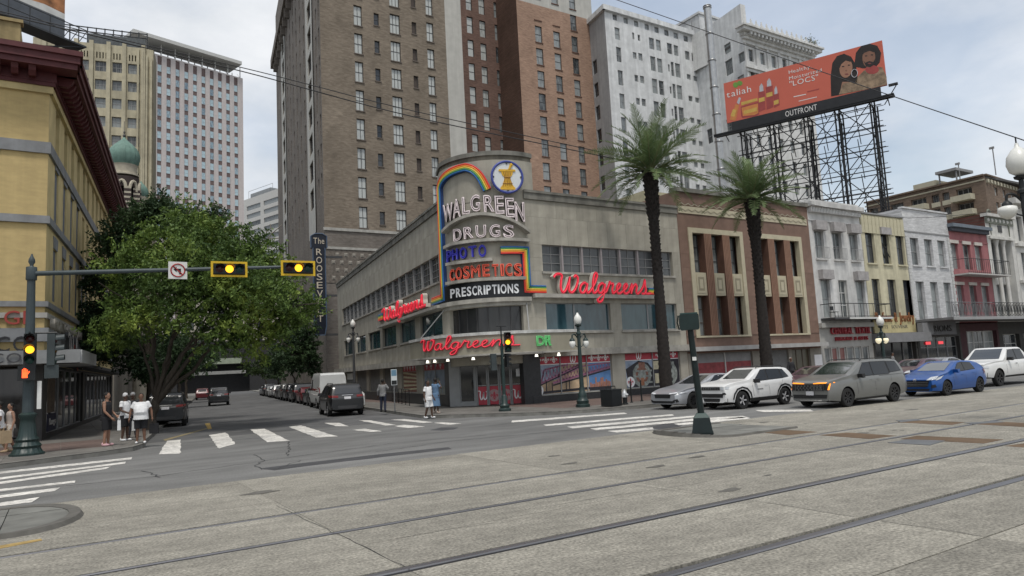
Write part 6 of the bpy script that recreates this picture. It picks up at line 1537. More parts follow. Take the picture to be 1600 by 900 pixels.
for k in range(3):FG.window((Ww2+1.0+(WP-1.4)*k/3+.03, Ww2+1.0+(WP-1.4)*(k+1)/3-.03, .25, 3.4), 'h3,v2', f_white, g_mix, .35, 'show_window')
FG.wall(Ww2+WP+.0, Lg, 0, zdk2-.3, [(Ww2+WP+.8+4.2*k, Ww2+WP+4.2+4.2*k, .25, 3.0)for k in range(6)], M('shop_dark', (0, 0, 0)), .5, 'shop_front')
for k in range(6):FG.window((Ww2+WP+.82+4.2*k, Ww2+WP+4.18+4.2*k, .25, 3.0), 'h3,v3', f_white if k%2==0 else f_grey, g_dark, .35, 'show_window')
sg=E('shop_sign', 'dim grey fascia sign under the gallery beside the yellow house', 'sign', (Fw2 .x, YS, 0));F2=Face(sg, Fw2 .x, YS, 0)
F2 .box('fascia', -.6, 1.1, -.95, -.5, 3.2, 4.2, M('fascia_grey', (.2, .2, .2)));F2 .box('fascia', 1.15, 6.2, -.3, -.05, 3.15, 4.3, M('fascia_dim', (.16, .16, .17), .8, .15));write(F2, 'BRIONS', 1.7, -.34, 3.45, .75, .05, M('letters_dark2', (.05, .05, .05), .6), width=3.6)
hs, F, W_=house('white_column_house', 'white house with slim columns and grey green wreath ornaments', 1549.4, 1592, 430);za=pick(F, 1420, 310, 6.6667);zb=pick(F, 1420, 440, 6.6667)
ZT=za(880, 185)[1];zq1=za(940, 430)[1];wh3=M('house_white_tile', (.54, .53, .50), .8, .10, 2, streak=.18)
F.wall(0, W_, zdk2-.3, ZT, [(.7, W_-.7, zdk2, zq1)], wh3, 1.2)
for k in range(2):
 z0_, z1_=(zdk2, zdk2+(zq1-zdk2)*.44)if k==0 else(zdk2+(zq1-zdk2)*.54, zq1)
 for j in range(3):F.window((.75+(W_-1.5)*j/3+.03, .75+(W_-1.5)*(j+1)/3-.03, z0_, z1_), 'h2', f_grey, g_mix, 1.0, fw=.1)
F.box('floor_band', .7, W_-.7, .6, 1.0, zdk2+(zq1-zdk2)*.44, zdk2+(zq1-zdk2)*.54, wh3)
for j in range(2):F.mb('column', MB().lathe([(.24, zdk2), (.19, zdk2+.3), (.17, zq1-.6), (.3, zq1-.1), (.3, zq1)], 12, 0, (.7+(W_-1.4)*(j+1)/3, .2, 0)), wh3, 40)
orn=M('ornament_green', (.17, .18, .15), .8, .2)
for uu in(.9, W_-1.0):
 F.mb('wreath', MB().tube([(uu+.3*math.cos(t), -.06, zq1+2.5+.42*math.sin(t))for t in np.linspace(0, 6.28, 15)[:-1]], .09, 6, closed=True).tube([(uu, -.06, zq1+2.0), (uu, -.06, zq1+.4)], [.12, .03], 6), orn)
F.box('lintel_band', .3, W_-.3, -.2, -.003, zq1, zq1+.25, wh3);F.box('vent', W_/2-.4, W_/2+.4, -.05, -.003, ZT-1.6, ZT-.9, f_dark)
F.box('cornice', -.1, W_+.1, -.35, .3, ZT-.15, ZT+.15, wh3)
b=MB()
F.box('frieze', .05, W_-.05, -.12, -.003, ZT-.8, ZT-.16, orn)
for j in range(7):F.piece('rosette', 'rosette', lambda:MB().lathe([(.2, 0), (.14, .06), (.02, .08)], 8), wh3, .5+j*(W_-1)/6, -.12, ZT-.48, None, Matrix.Rotation(R(90), 4, 'X'))
bb3=MB().add([(0, 0, 0), (0, 18, 0), (0, 18, ZT+.1), (0, 0, ZT+.1)], [(1, 0, 3, 2)]);F.mb('side_wall', bb3, brick_mat('brick_dark_red', (.12, .05, .04), (.10, .04, .035), (.1, .06, .05), .45, .15));shell(F, 0, W_, 18, 0, ZT, wh3, left=False)
hs, F, W_=house('pale_end_house', 'pale carved stone house front cut by the right edge of the photo', 1592.4, 1720, 430)
ZT=F.at(1596, 318)[1];ops=[(1.0+2.6*k, 2.2+2.6*k, z0_, z0_+2.6)for k in range(5)for z0_ in(zdk2+.4, zdk2+4.2, zdk2+8.0)if z0_+3<ZT]
F.wall(0, W_, zdk2-.3, ZT, ops, wh3, .4)
for o in ops:F.window(o, 'h2', f_grey, g_mix, .3)
for z0_ in(zdk2+3.6, zdk2+7.4):F.box('belt_course', 0, W_, -.3, -.003, z0_, z0_+.3, wh3)
F.box('cornice', -.2, W_, -.7, .3, ZT-.3, ZT+.3, wh3);shell(F, 0, W_, .8, 0, ZT, wh3)
rb_=E('slate_roof_shed', 'dark slate hipped roof behind the pink shop house', 'roof', (Fw2 .x+6, YS+20, 0));Fz=Face(rb_, Fw2 .x+6, YS+20, 0)
zl0, zl1=Fz.at(1500, 345)[1], Fz.at(1500, 316)[1];ua, uc=Fz.u(1476, 330), Fz.u(1558, 330)
Fz.mb('roof', MB().add([(ua, 0, zl0), (uc, 0, zl0), (uc, 8, zl0), (ua, 8, zl0), (ua+3, 2.5, zl1), (uc-3, 2.5, zl1), (uc-3, 5.5, zl1), (ua+3, 5.5, zl1)], [(0, 1, 5, 4), (1, 2, 6, 5), (2, 3, 7, 6), (3, 0, 4, 7), (4, 5, 6, 7)]), M('slate_blue', (.075, .085, .105), .8, .2, 3));Fz.mb('wall', MB().box(ua, uc, 0, 8, 0, zl0), M('shed_wall', (.2, .12, .1), .85, .15))
base=np.array([16.0, 30.0])+dS*190
fe=E('far_pale_block', 'pale stone block with dark paired windows at the far end of the side street', 'building', (base[0]-16, base[1], 0));Fe=Face(fe, base[0]-18, base[1], STREET-math.pi/2)
opf=[]
for k in range(14):
 for j in range(7):opf.append((1+2.6*k, 2.4+2.6*k, 5+4.2*j, 7.6+4.2*j))
Fe.wall(0, 38, 0, 34, opf, M('far_pale', (.40, .37, .31), .85, .12, 1), .4)
for o in opf:Fe.window(o, 'h2', f_dark, g_dark, .2, split=False)
shell(Fe, 0, 38, 15, 0, 34, M('far_pale', (0, 0, 0)))
sb=np.array([9.0, 30.0])+dS*168
br=E('street_bridge', 'dark covered footbridge crossing the far end of the side street', 'bridge', (sb[0], sb[1], 0));Fb=Face(br, sb[0]-14, sb[1], STREET-math.pi/2)
Fb.box('bridge_box', -10, 26, 0, 4, 7, 13, M('bridge_dark', (.03, .03, .032), .7, .2));Fb.box('underpass_dark_sheet', -10, 30, 3, 3.5, 0, 7, M('bridge_dark', (0, 0, 0)));Fb.box('bridge_fascia', 6, 17, -.2, -.003, 7.2, 8.6, M('bridge_pale', (.30, .34, .26), .7, .15));Fb.box('bridge_fascia', 3, 18, -.1, -.003, 4.6, 5.4, M('bridge_grey', (.28, .28, .27), .7, .15));Fb.box('bridge_pier', -8, 2, 0, 4, 0, 7, M('bridge_dark', (0, 0, 0)));Fb.box('bridge_pier', 19, 26, 0, 4, 0, 7, M('bridge_dark', (0, 0, 0)))  # dark sheet added under the bridge as underpass shade; the street runs on
lb0=np.array([yc[0], yc[1]])+D(aY)*34.5
for k, (wd_, ht, col, lab)in enumerate(((26, 15, (.22, .20, .17), 'grey brown low block after the yellow building up the side street'), (30, 22, (.28, .24, .19), 'tan block farther up the left side of the side street'), (40, 26, (.17, .16, .15), 'dark block last on the left side of the side street'))):
 bl=E('side_street_block', lab, 'building', (lb0[0], lb0[1], 0));Fk=Face(bl, lb0[0], lb0[1], aY)
 opk=[(1.2+2.9*i, 2.8+2.9*i, 5+4*j, 7.4+4*j)for i in range(int(wd_/2.9)-0)for j in range(int((ht-6)/4))if 2.8+2.9*i<wd_-.5]
 m_=M('block_%d'%k, col, .85, .12, 1, streak=.15);Fk.wall(0, wd_, 0, ht, opk, m_, .3)
 for o in opk:Fk.window(o, 'h2', f_grey, g_dark, .2, split=False)
 shell(Fk, 0, wd_, 14, 0, ht, m_);lb0=lb0+D(aY)*(wd_+.4)
# ================================================================== trees and palms
def TP(px, py, d):
 """place seen at (px,py), d metres out along the line of sight"""
 r=ray(px, py)/FPX;p=r*d;return Vector((p[0], p[1], p[2]+CH))
fwd_d=lambda x, y:RM[0][2]*x+RM[1][2]*y
def leaves_mesh(name, lobes, n, lsz, seed, mat, shell_=.55):
 """leaf-sized faces in clumps through the volume of the lobes"""
 g=np.random.default_rng(seed);L=np.array([[*l[0], l[1]]for l in lobes]);w_=L[:, 3]**2;w_/=w_.sum()
 nc=n//26;idx=g.choice(len(L), nc, p=w_);d=g.normal(size=(nc, 3));d/=np.linalg.norm(d, axis=1)[:, None]
 rr=(shell_+(1.06-shell_)*g.random(nc)**.6)[:, None]*L[idx, 3:4]
 cc=L[idx, :3]+d*rr*np.array([1, 1, .82])
 cc+=g.normal(size=cc.shape)*.12
 dirs=d+g.normal(size=d.shape)*.55;dirs[:, 2]-=.15;dirs/=np.linalg.norm(dirs, axis=1)[:, None]
 k=26;t=np.tile(np.linspace(0, 1, k), nc)[:, None];ci=np.repeat(np.arange(nc), k);ln=(.35+.45*g.random(nc))[ci][:, None]
 P=cc[ci]+dirs[ci]*t*ln+g.normal(size=(nc*k, 3))*.075
 a=dirs[ci]*.5+g.normal(size=P.shape)*.6;a/=np.linalg.norm(a, axis=1)[:, None]
 nrm=g.normal(size=P.shape)+np.array([0, 0, .9]);b_=np.cross(a, nrm);b_/=np.linalg.norm(b_, axis=1)[:, None]
 s=(lsz*(.7+.6*g.random(len(P))))[:, None]
 V=np.empty((len(P), 4, 3));V[:, 0]=P-a*s*.5;V[:, 1]=P+b_*s*.22;V[:, 2]=P+a*s*.5;V[:, 3]=P-b_*s*.22
 me=bpy.data.meshes.new(name);N=len(P);me.vertices.add(N*4);me.vertices.foreach_set('co', V.reshape(-1).astype(np.float32))
 me.loops.add(N*4);me.loops.foreach_set('vertex_index', np.arange(N*4, dtype=np.int32));me.polygons.add(N);me.polygons.foreach_set('loop_start', np.arange(0, N*4, 4, dtype=np.int32))
 me.update(calc_edges=True);me.materials.append(mat);return me
def leaf_mat(name, c1, c2, c3):
 m=bpy.data.materials.new(name);m.use_nodes=True;t=m.node_tree;b=t.nodes['Principled BSDF'];L=t.links.new
 b.inputs['Roughness'].default_value=.55;b.inputs['Specular IOR Level'].default_value=.25
 tcn=t.nodes.new('ShaderNodeTexCoord');n=t.nodes.new('ShaderNodeTexNoise');n.inputs['Scale'].default_value=.42;n.inputs['Detail'].default_value=3;L(tcn.outputs['Object'], n.inputs['Vector'])
 n2=t.nodes.new('ShaderNodeTexWhiteNoise');g_=t.nodes.new('ShaderNodeNewGeometry');L(g_.outputs['Random Per Island'], n2 .inputs['Vector'])
 ad=t.nodes.new('ShaderNodeMath');ad.operation='MULTIPLY_ADD';ad.inputs[1].default_value=.13;L(g_.outputs['Random Per Island'], ad.inputs[0]);L(n.outputs['Fac'], ad.inputs[2])
 r=t.nodes.new('ShaderNodeValToRGB');e=r.color_ramp.elements;e[0].position=.40;e[0].color=(*c1, 1);e[1].position=.78;e[1].color=(*c3, 1);q=e.new(.6);q.color=(*c2, 1)
 L(ad.outputs[0], r.inputs[0]);L(r.outputs[0], b.inputs['Base Color'])
 tr=t.nodes.new('ShaderNodeBsdfTranslucent');L(r.outputs[0], tr.inputs['Color']);mx=t.nodes.new('ShaderNodeMixShader');mx.inputs[0].default_value=.22
 L(b.outputs[0], mx.inputs[1]);L(tr.outputs[0], mx.inputs[2]);L(mx.outputs[0], t.nodes['Material Output'].inputs[0]);return m
lf_bright=leaf_mat('leaf_bright', (.05, .09, .026), (.12, .185, .042), (.27, .34, .07));lf_dark=leaf_mat('leaf_dark', (.026, .05, .024), (.046, .08, .034), (.075, .115, .045));lf_mid=leaf_mat('leaf_mid', (.025, .045, .016), (.045, .075, .022), (.075, .115, .03))
bark=M('bark', (.06, .05, .04), .9, .3, 6, stretch=(1, 1, .3), bump=.5, bscale=25)
def limb(b, a, c, r0, r1, sag=.0, n=7, wob=.12):
 a, c=Vector(a), Vector(c);L=(c-a).length;P=[]
 for i in range(n+1):
  t=i/n;q=a.lerp(c, t)+Vector((rnd.gauss(0, wob), rnd.gauss(0, wob), math.sin(math.pi*t)*sag))*(min(t, 1-t)*2);P.append(q)
 b.tube(P, [r0+(r1-r0)*i/n for i in range(n+1)], 8);return P
def tree(name, label, base, lobes, limbs, n, lsz, seed, mat, tr=.28, cat='tree', fork=2.6, lean=(0, 0)):
 root=E(name, label, cat, base);bl=Vector(base);b=MB();f=Vector((lean[0], lean[1], fork))
 b.lathe([(tr*1.7, -.05), (tr*1.25, .2), (tr*1.05, .6)], 10);limb(b, (0, 0, .55), f, tr*1.05, tr*.8, 0, 6, .05)
 for(tip, r_)in limbs:
  tip=Vector(tip)-bl;mid=f.lerp(tip, .45)+Vector((0, 0, .5));limb(b, f+Vector((rnd.gauss(0, .06), rnd.gauss(0, .06), -.25)), mid, r_, r_*.65, .1, 6, .1);limb(b, mid, tip, r_*.65, r_*.25, .1, 6, .15)
  for q in range(4):
   e_=tip+Vector((rnd.gauss(0, 1.1), rnd.gauss(0, 1.1), rnd.gauss(.4, .7)));limb(b, mid.lerp(tip, .3+.2*q), e_, r_*.3, .02, .1, 5, .12)
 b.obj('trunk', bark, root, 60)
 gg=random.Random(seed);sub=[]
 for c, r in lobes:
  for q in range(6):
   v=Vector((gg.gauss(0, 1), gg.gauss(0, 1), gg.gauss(.15, .8))).normalized();sub.append((Vector(c)+v*r*gg.uniform(.45, .85), r*gg.uniform(.30, .50)))
 lobes=[(c, r*.62)for c, r in lobes]+sub
 cr=link('crown', leaves_mesh('crown', [(Vector(c)-bl, r)for c, r in lobes], n, lsz, seed, mat), root);return root
bx, by=G(236, 671, .15);d0=fwd_d(bx, by)
lobes=[(TP(px, py, d0+dd), r*d0/FPX)for px, py, r, dd in((250, 375, 40, 0), (300, 368, 48, 0), (352, 378, 50, 0), (402, 408, 46, .5), (440, 440, 40, 1), (466, 482, 34, 1.5), (210, 420, 42, -1), (255, 432, 52, -2), (312, 430, 58, -2.4), (366, 440, 56, -2), (415, 465, 48, -1), (438, 506, 34, 0), (200, 478, 36, -1), (235, 500, 38, -1.5), (300, 485, 42, -2.2), (360, 508, 48, -1.5), (402, 520, 38, -.5), (180, 520, 28, 0), (330, 400, 45, 3), (390, 440, 45, 4), (260, 420, 50, 4))]
limbs=[(TP(px, py, d0+dd), r)for px, py, dd, r in((330, 510, -1, .13), (290, 480, -1.5, .12), (395, 480, -.8, .13), (235, 440, -.6, .11), (310, 410, .5, .12), (440, 480, .2, .11), (360, 470, -1.4, .1), (200, 500, 0, .08))]
tree('street_tree', 'big bright green street tree leaning over the left side of the side street', (bx, by, .15), lobes, limbs, 68000, .185, 3, lf_bright, .20, lean=(.25, .1), fork=1.5)
b2x, b2y=np.array([bx, by])+dS*8+np.array([-.6, 0]);d1=fwd_d(b2x, b2y)
lobes=[(TP(px, py, d1+dd), r*d1/FPX)for px, py, r, dd in((190, 385, 34, 0), (215, 350, 36, 0), (245, 333, 28, 0), (285, 345, 30, 0), (175, 430, 34, 0), (330, 350, 24, 1), (165, 490, 34, 0), (190, 540, 36, 0), (230, 575, 28, 0), (150, 440, 20, 0), (160, 545, 26, 0), (280, 570, 26, 1), (140, 520, 16, 0))]
tree('street_tree', 'dark green street tree just behind the bright one beside the yellow building', (b2x, b2y, .15), lobes, [(TP(215, 370, d1), .16), (TP(180, 440, d1), .13), (TP(270, 360, d1), .13), (TP(170, 510, d1), .1)], 44000, .21, 5, lf_dark, .24, fork=3.2)
for k, (s_, seed, sc)in enumerate(((30, 11, 1.0), (52, 12, 1.15), (78, 13, 1.3))):
 q=np.array([2.3, 36.0])+dS*(s_+8);tree('street_tree', ('dark leafy street tree after the pair at the yellow building', 'dark street tree midway up the left pavement', 'dim street tree farthest up the left pavement')[k], (q[0], q[1], .15), [((q[0]+a*sc, q[1]+c*sc, 5.2*sc+e*sc), r*sc)for a, c, e, r in((0, 0, 1.5, 2.2), (1.6, .5, 0, 1.9), (-1.4, -.6, .2, 1.8), (.4, -1.5, .4, 1.8), (2.6, 0, -.6, 1.4))], [((q[0]+1.5, q[1], 6*sc), .12), ((q[0]-1.3, q[1], 6*sc), .12)], 9000, .26, seed, lf_dark, .2)
q=np.array([15.6, 34.8])+dS*39;dq=fwd_d(*q)
lobes=[(TP(px, py, dq+dd), r*dq/FPX)for px, py, r, dd in((470, 535, 22, 0), (485, 556, 20, 0), (455, 560, 20, 0), (440, 545, 16, 2), (480, 515, 18, 0), (455, 520, 16, 2), (492, 575, 12, 0), (430, 570, 14, 3))]
tree('street_tree', 'dark street tree on the right pavement beside the hotel', (q[0], q[1], .15), lobes, [(TP(470, 540, dq), .12), (TP(455, 550, dq), .1), (TP(485, 545, dq), .1)], 16000, .24, 21, lf_dark, .18, fork=2.2)
for k, s_ in enumerate((60, 85, 112)):
 q=np.array([15.9, 34.8])+dS*s_;sc=1+.12*k
 tree('street_tree', ('round dark street tree next after the hotel tree on the right pavement', 'far street tree before the pale block on the right pavement', 'farthest street tree on the right pavement')[k], (q[0], q[1], .15), [((q[0]+a*sc, q[1]+c*sc, 4.2*sc+e*sc), r*sc)for a, c, e, r in((0, 0, .8, 1.9), (-1.8, .3, 0, 1.6), (1.2, -.5, .2, 1.6), (-.6, -1.2, -.6, 1.6), (-2.8, 0, -.6, 1.2))], [((q[0]-1.2, q[1], 4.6), .1)], 7000, .27, 30+k, lf_mid if k else lf_dark, .16, fork=1.8)
b=MB();a_=TP(395, 400, d0+1.5);
for(p, q_)in(((395, 400), (425, 365)), ((425, 365), (440, 352)), ((410, 383), (418, 358)), ((418, 373), (436, 372)), ((405, 388), (430, 385)), ((425, 365), (422, 350))):b.tube([TP(*p, d0+1.5)-a_, TP(*q_, d0+1.5)-a_], .025, 4)
o=b.obj('bare_branch', M('dead_wood', (.22, .19, .16), .9, .2, 5));o.location=a_;tag(o, 'bare dead branch poking out of the right of the bright tree', 'branch')
palm_l=leaf_mat('palm_leaf', (.085, .13, .055), (.135, .19, .08), (.20, .26, .12));rach=M('palm_rib', (.13, .135, .06), .7, .2, 4);pbark=M('palm_bark', (.024, .020, .018), .95, .4, 7, bump=.6, bscale=18)
def frond_mesh(v, L=3.3):
 g=random.Random(v);b=MB();n=44;P=[];droop=.62+.45*g.random()
 for i in range(n+1):
  t=i/n;P.append(Vector((L*t*(1-.12*t), L*.04*math.sin(2*t+v), -droop*L*.42*t**2.3)))
 b.tube(P[::4], [.035-.03*i/11 for i in range(12)], 4, 1)
 for i in range(5, n+1):
  t=i/n;tan=(P[i]-P[i-1]).normalized();ll=(.25+.55*math.sin(math.pi*min(1, t*.9+.12)))*.82
  for sg in(1, -1):
   side=Vector((0, sg, .0));d_=(tan*(.62+.3*t)+side*.75+Vector((0, 0, .28+g.gauss(0, .12)))).normalized();w_=tan*.029
   e_=P[i]+d_*ll*g.uniform(.85, 1.1)+Vector((0, 0, -.12*ll));m_=P[i]+d_*ll*.55
   b.add([P[i]-w_, P[i]+w_, m_+w_*.9, e_, m_-w_*.9], [(0, 1, 2, 3, 4)], 0)
 return b.mesh('frond', [palm_l, rach])
def palm(label, px_top, py_top, px_base, Yb, L, n, seed, cw_, thick):
 dd=ray(px_base, 590);X=dd[0]/dd[1]*Yb;d_=fwd_d(X, Yb);root=E('palm_tree', label, 'palm', (X, Yb, .15), 0, 'palms on the pavement before the shops')
 zt_=TP(px_top, py_top, d_).z-.15;g=random.Random(seed);b=MB();N=90;prof=[]
 for i in range(N+1):
  t=i/N;r=thick*(1.15-.35*min(1, t*1.6)+(.42*max(0, (t-.72)/.28)**1.2));r*=1.0 if t<.985 else.8
  prof.append((r*(1+(.045 if i%2 else-.03)*(1+t)), zt_*t))
 b.lathe(prof, 16);b.obj('trunk', pbark, root, 50)
 def boot():return MB().add([(0, -.09, 0), (0, .09, 0), (.10, .05, .22), (.10, -.05, .22), (-.05, -.08, .25), (-.05, .08, .25)], [(0, 1, 2, 3), (3, 2, 5, 4), (0, 3, 4), (1, 5, 2)])
 m=cached('boot', lambda:boot().mesh('boot', pbark))
 for k in range(150):
  t=1-.46*(k/150);a=k*2.39996;r=thick*(.80+.42*max(0, (t-.72)/.28)**1.2)
  o=link('leaf_scar', m, root, Matrix.Rotation(a, 4, 'Z')@Matrix.Translation((r*.95, 0, zt_*t-.2))@Matrix.Scale(.8+.5*(t>.8), 4))
 ms=[cached(('frond', v, L), lambda:frond_mesh(v, L))for v in range(5)]
 for k in range(n):
  t=k/n;el=R(84-100*t**.95+g.gauss(0, 5));a=k*2.39996+g.gauss(0, .12);s_=g.uniform(.85, 1.08)*(1 if t<.85 else.85)
  link('frond', ms[k%5], root, Matrix.Translation((0, 0, zt_+.15-.3*t))@Matrix.Rotation(a, 4, 'Z')@Matrix.Translation((thick*.3, 0, 0))@Matrix.Rotation(-el, 4, 'Y')@Matrix.Rotation(g.gauss(0, .3), 4, 'X')@Matrix.Scale(s_, 4))
 return root
palm('tall palm with a dark rough trunk in front of the drugstore wall', 1018, 258, 1040, 28.6, 3.75, 50, 1, 1, .31)
palm('shorter palm in front of the reddish art deco shop', 1173, 305, 1200, 28.6, 3.45, 48, 2, 1, .34)
# ================================================================== vehicles (local: nose at x=0 facing -X, tail at x=L)
def paint(name, col, metal=.0, rough=.28, var=.04):return M(name, col, rough, var, 1.5, metal, .5, coat=.35)
c_glass=M('car_glass', (.008, .010, .013), .03, .1, 3, spec=.5);c_wind=M('windshield_glass', (.02, .025, .028), .03, .1, 3, spec=1.0, coat=1.0);c_black=M('car_trim_black', (.016, .016, .017), .5, .15, 5);c_tyre=M('tyre_rubber', (.018, .018, .018), .85, .15, 8);c_rim=M('rim_silver', (.48, .48, .49), .35, .1, 5, metal=.2);c_rimd=M('rim_dark', (.03, .03, .032), .4, .1, 5, metal=.3);c_tail=M('tail_red', (.16, .012, .014), .2, .1);c_lamp=M('head_lens', (.48, .50, .52), .12, .15, 9);c_chr=M('chrome', (.5, .5, .5), .2, .05, metal=.9);c_amb=M('amber_strip', (1, .28, .02), .4, 0, emit=.9);c_plate=M('plate_pale', (.45, .45, .47), .5, .25, 25);c_drl=M('lamp_white', (.62, .63, .65), .3, .05)
def ip(pts, x, k=.10):
 X=[p[0]for p in pts];Z=[p[1]for p in pts];return sum(np.interp(x+d*k, X, Z)for d in(-1, -.5, 0, .5, 1))/5
def fixn(me):
 bm=bmesh.new();bm.from_mesh(me);bmesh.ops.remove_doubles(bm, verts=bm.verts[:], dist=1e-5);bmesh.ops.recalc_face_normals(bm, faces=bm.faces[:]);bm.to_mesh(me);bm.free()
def car_body(S_):
 L, W=S_['L'], S_['W'];top, belt, bot, plan=S_['top'], S_['belt'], S_['bot'], S_['plan'];N=72
 xs=[L*.5*(1-math.cos(math.pi*i/N))*.55+L*i/N*.45 for i in range(N+1)];b=MB();rings=[]
 for x in xs:
  zt, zs, zb, w_=ip(top, x), ip(belt, x, .15), ip(bot, x), W/2*ip(plan, x, .12);zs=min(zs, zt-.02);hc=zt-zs;tb=S_.get('tumble', .36)
  wt=max(w_*.55, w_*.975-tb*max(0, hc-.06));h=zs-zb
  P=[(0, zb), (w_*.80, zb), (w_*.94, zb+h*.06), (w_*.985, zb+h*.25), (w_*1.0, zb+h*.50), (w_*.992, zb+h*.70), (w_*.985, zb+h*.80), (w_*.975, zs-h*.04), (w_*.955, zs)]
  for t in(.2, .45, .7, .88):P.append((w_*.955+(wt-w_*.955)*(t+.10*t*(1-t)), zs+hc*t*.96))
  P+=[(wt*.94, zs+hc*.985), (wt*.75, zt-.004), (wt*.4, zt), (0, zt)]
  rings.append([(x, -y, z)for y, z in P]+[(x, y, z)for y, z in P[-2:0:-1]])
 n=len(rings[0]);b.v=[p for r in rings for p in r]
 for i in range(N):
  for j in range(n):b.f.append((i*n+j, i*n+(j+1)%n, (i+1)*n+(j+1)%n, (i+1)*n+j)[::-1]);b.m.append(0)
 b.f+=[tuple(range(n)), tuple(range(N*n, N*n+n))[::-1]];b.m+=[0, 0]
 me=b.mesh('body', [S_['paint'], c_black]);fixn(me)
 o=bpy.data.objects.new('tmp', me);TS.collection.objects.link(o);cut=[]
 c=MB()
 for wx in S_['wheels']:c.add([(wx+S_['ar']*math.cos(t), s*W, S_['wr']+S_['ar']*math.sin(t))for s in(-1, 1)for t in np.linspace(0, 2*math.pi, 29)[:-1]], [tuple(range(28))[::-1], tuple(range(28, 56))]+[(i, (i+1)%28, 28+(i+1)%28, 28+i)for i in range(28)])
 cm_=c.mesh('cut', c_black);fixn(cm_);co=bpy.data.objects.new('cut', cm_);TS.collection.objects.link(co)
 md=o.modifiers.new('b', 'BOOLEAN');md.object=co;md.operation='DIFFERENCE';md.solver='EXACT'
 with bpy.context.temp_override(scene=TS, view_layer=TS.view_layers[0]):dg=bpy.context.evaluated_depsgraph_get()
 m2=bpy.data.meshes.new_from_object(o.evaluated_get(dg));bpy.data.objects.remove(o);bpy.data.objects.remove(co);m2 .name='body'
 for p in m2 .polygons:
  p.material_index=0
  for wx in S_['wheels']:
   if all(abs(math.hypot(m2 .vertices[v].co.x-wx, m2 .vertices[v].co.z-S_['wr'])-S_['ar'])<.012 for v in p.vertices):p.material_index=1
  if p.center.z<ip(bot, p.center.x)+.03:p.material_index=1
 shade_by(m2, 32);m2['bvh']=0
 return m2, BVHTree.FromPolygons([v.co for v in me.vertices], [p.vertices for p in me.polygons])
def patch(bvh, view, pts, off=.006, cuts=3):
 """a panel lying on the body: drawn in the side (x,z) or end (y,z) view and pressed onto the surface"""
 bm=bmesh.new();vs=[]
 for p in pts:vs.append(bm.verts.new((p[0], 0, p[1])if view in('L', 'R')else(0, p[0], p[1])))
 bm.faces.new(vs);bmesh.ops.triangulate(bm, faces=bm.faces[:]);bmesh.ops.subdivide_edges(bm, edges=bm.edges[:], cuts=cuts, use_grid_fill=True)
 d={'L':Vector((0, 1, 0)), 'R':Vector((0, -1, 0)), 'F':Vector((1, 0, 0)), 'B':Vector((-1, 0, 0))}[view];lastd=None;bad=[]
 for v in bm.verts:
  o=v.co-d*20;h, nn, _, ds=bvh.ray_cast(o, d)
  if h is None:
   h, nn, _, ds=bvh.find_nearest(v.co+(d*-3));bad.append(v)
  if nn.dot(d)>0:nn=-nn
  v.co=h+nn*off-d*off*.5
 bmesh.ops.recalc_face_normals(bm, faces=bm.faces[:])
 f0=bm.faces[:]
 if sum(f.normal.dot(d)for f in f0)>0:bmesh.ops.reverse_faces(bm, faces=f0)
 V=[tuple(v.co)for v in bm.verts];bm.verts.index_update();F=[tuple(v.index for v in f.verts)for f in bm.faces];bm.free();return V, F
def wheel_mesh(r, w, rim_m, spokes, key):
 def fn():
  ty=MB();P=[(r*.66, -w/2), (r*.93, -w/2), (r, -w*.36), (r, w*.36), (r*.93, w/2), (r*.66, w/2), (r*.64, 0)];n=28
  vs=[(p[0]*math.cos(a), p[1], p[0]*math.sin(a))for p in P for a in np.linspace(0, 2*math.pi, n+1)[:-1]]
  ty.add(vs, [(i*n+j, i*n+(j+1)%n, ((i+1)%7)*n+(j+1)%n, ((i+1)%7)*n+j)for i in range(7)for j in range(n)])
  rm=MB();k=28;pr=[(r*.66, -w*.49), (r*.60, -w*.47), (r*.58, -w*.15), (0.001, -w*.12)]
  vs=[(p[0]*math.cos(a), p[1], p[0]*math.sin(a))for p in pr for a in np.linspace(0, 2*math.pi, k+1)[:-1]]
  rm.add(vs, [(i*k+j, i*k+(j+1)%k, (i+1)*k+(j+1)%k, (i+1)*k+j)for i in range(3)for j in range(k)], 1)
  for q in range(spokes):
   a=2*math.pi*q/spokes;ca, sa=math.cos(a), math.sin(a);t=r*.055
   rm.add([(ca*rr-sa*tt, yy, sa*rr+ca*tt)for rr, yy in((r*.08, -w*.40), (r*.61, -w*.46))for tt in(-t*(1.5 if rr>r*.3 else 1), t*(1.5 if rr>r*.3 else 1))]+[(ca*rr-sa*tt, -w*.2, sa*rr+ca*tt)for rr in(r*.08, r*.61)for tt in(-t, t)], [(0, 1, 3, 2), (0, 2, 6, 4), (1, 5, 7, 3)])
  rm.lathe([(r*.14, 0), (r*.14, .001), (.02, .03)], 12)
  return ty.mesh('tyre', c_tyre, 40), rm.mesh('rim', [rim_m, c_black], 40)
 return cached(('wheel', key), fn)
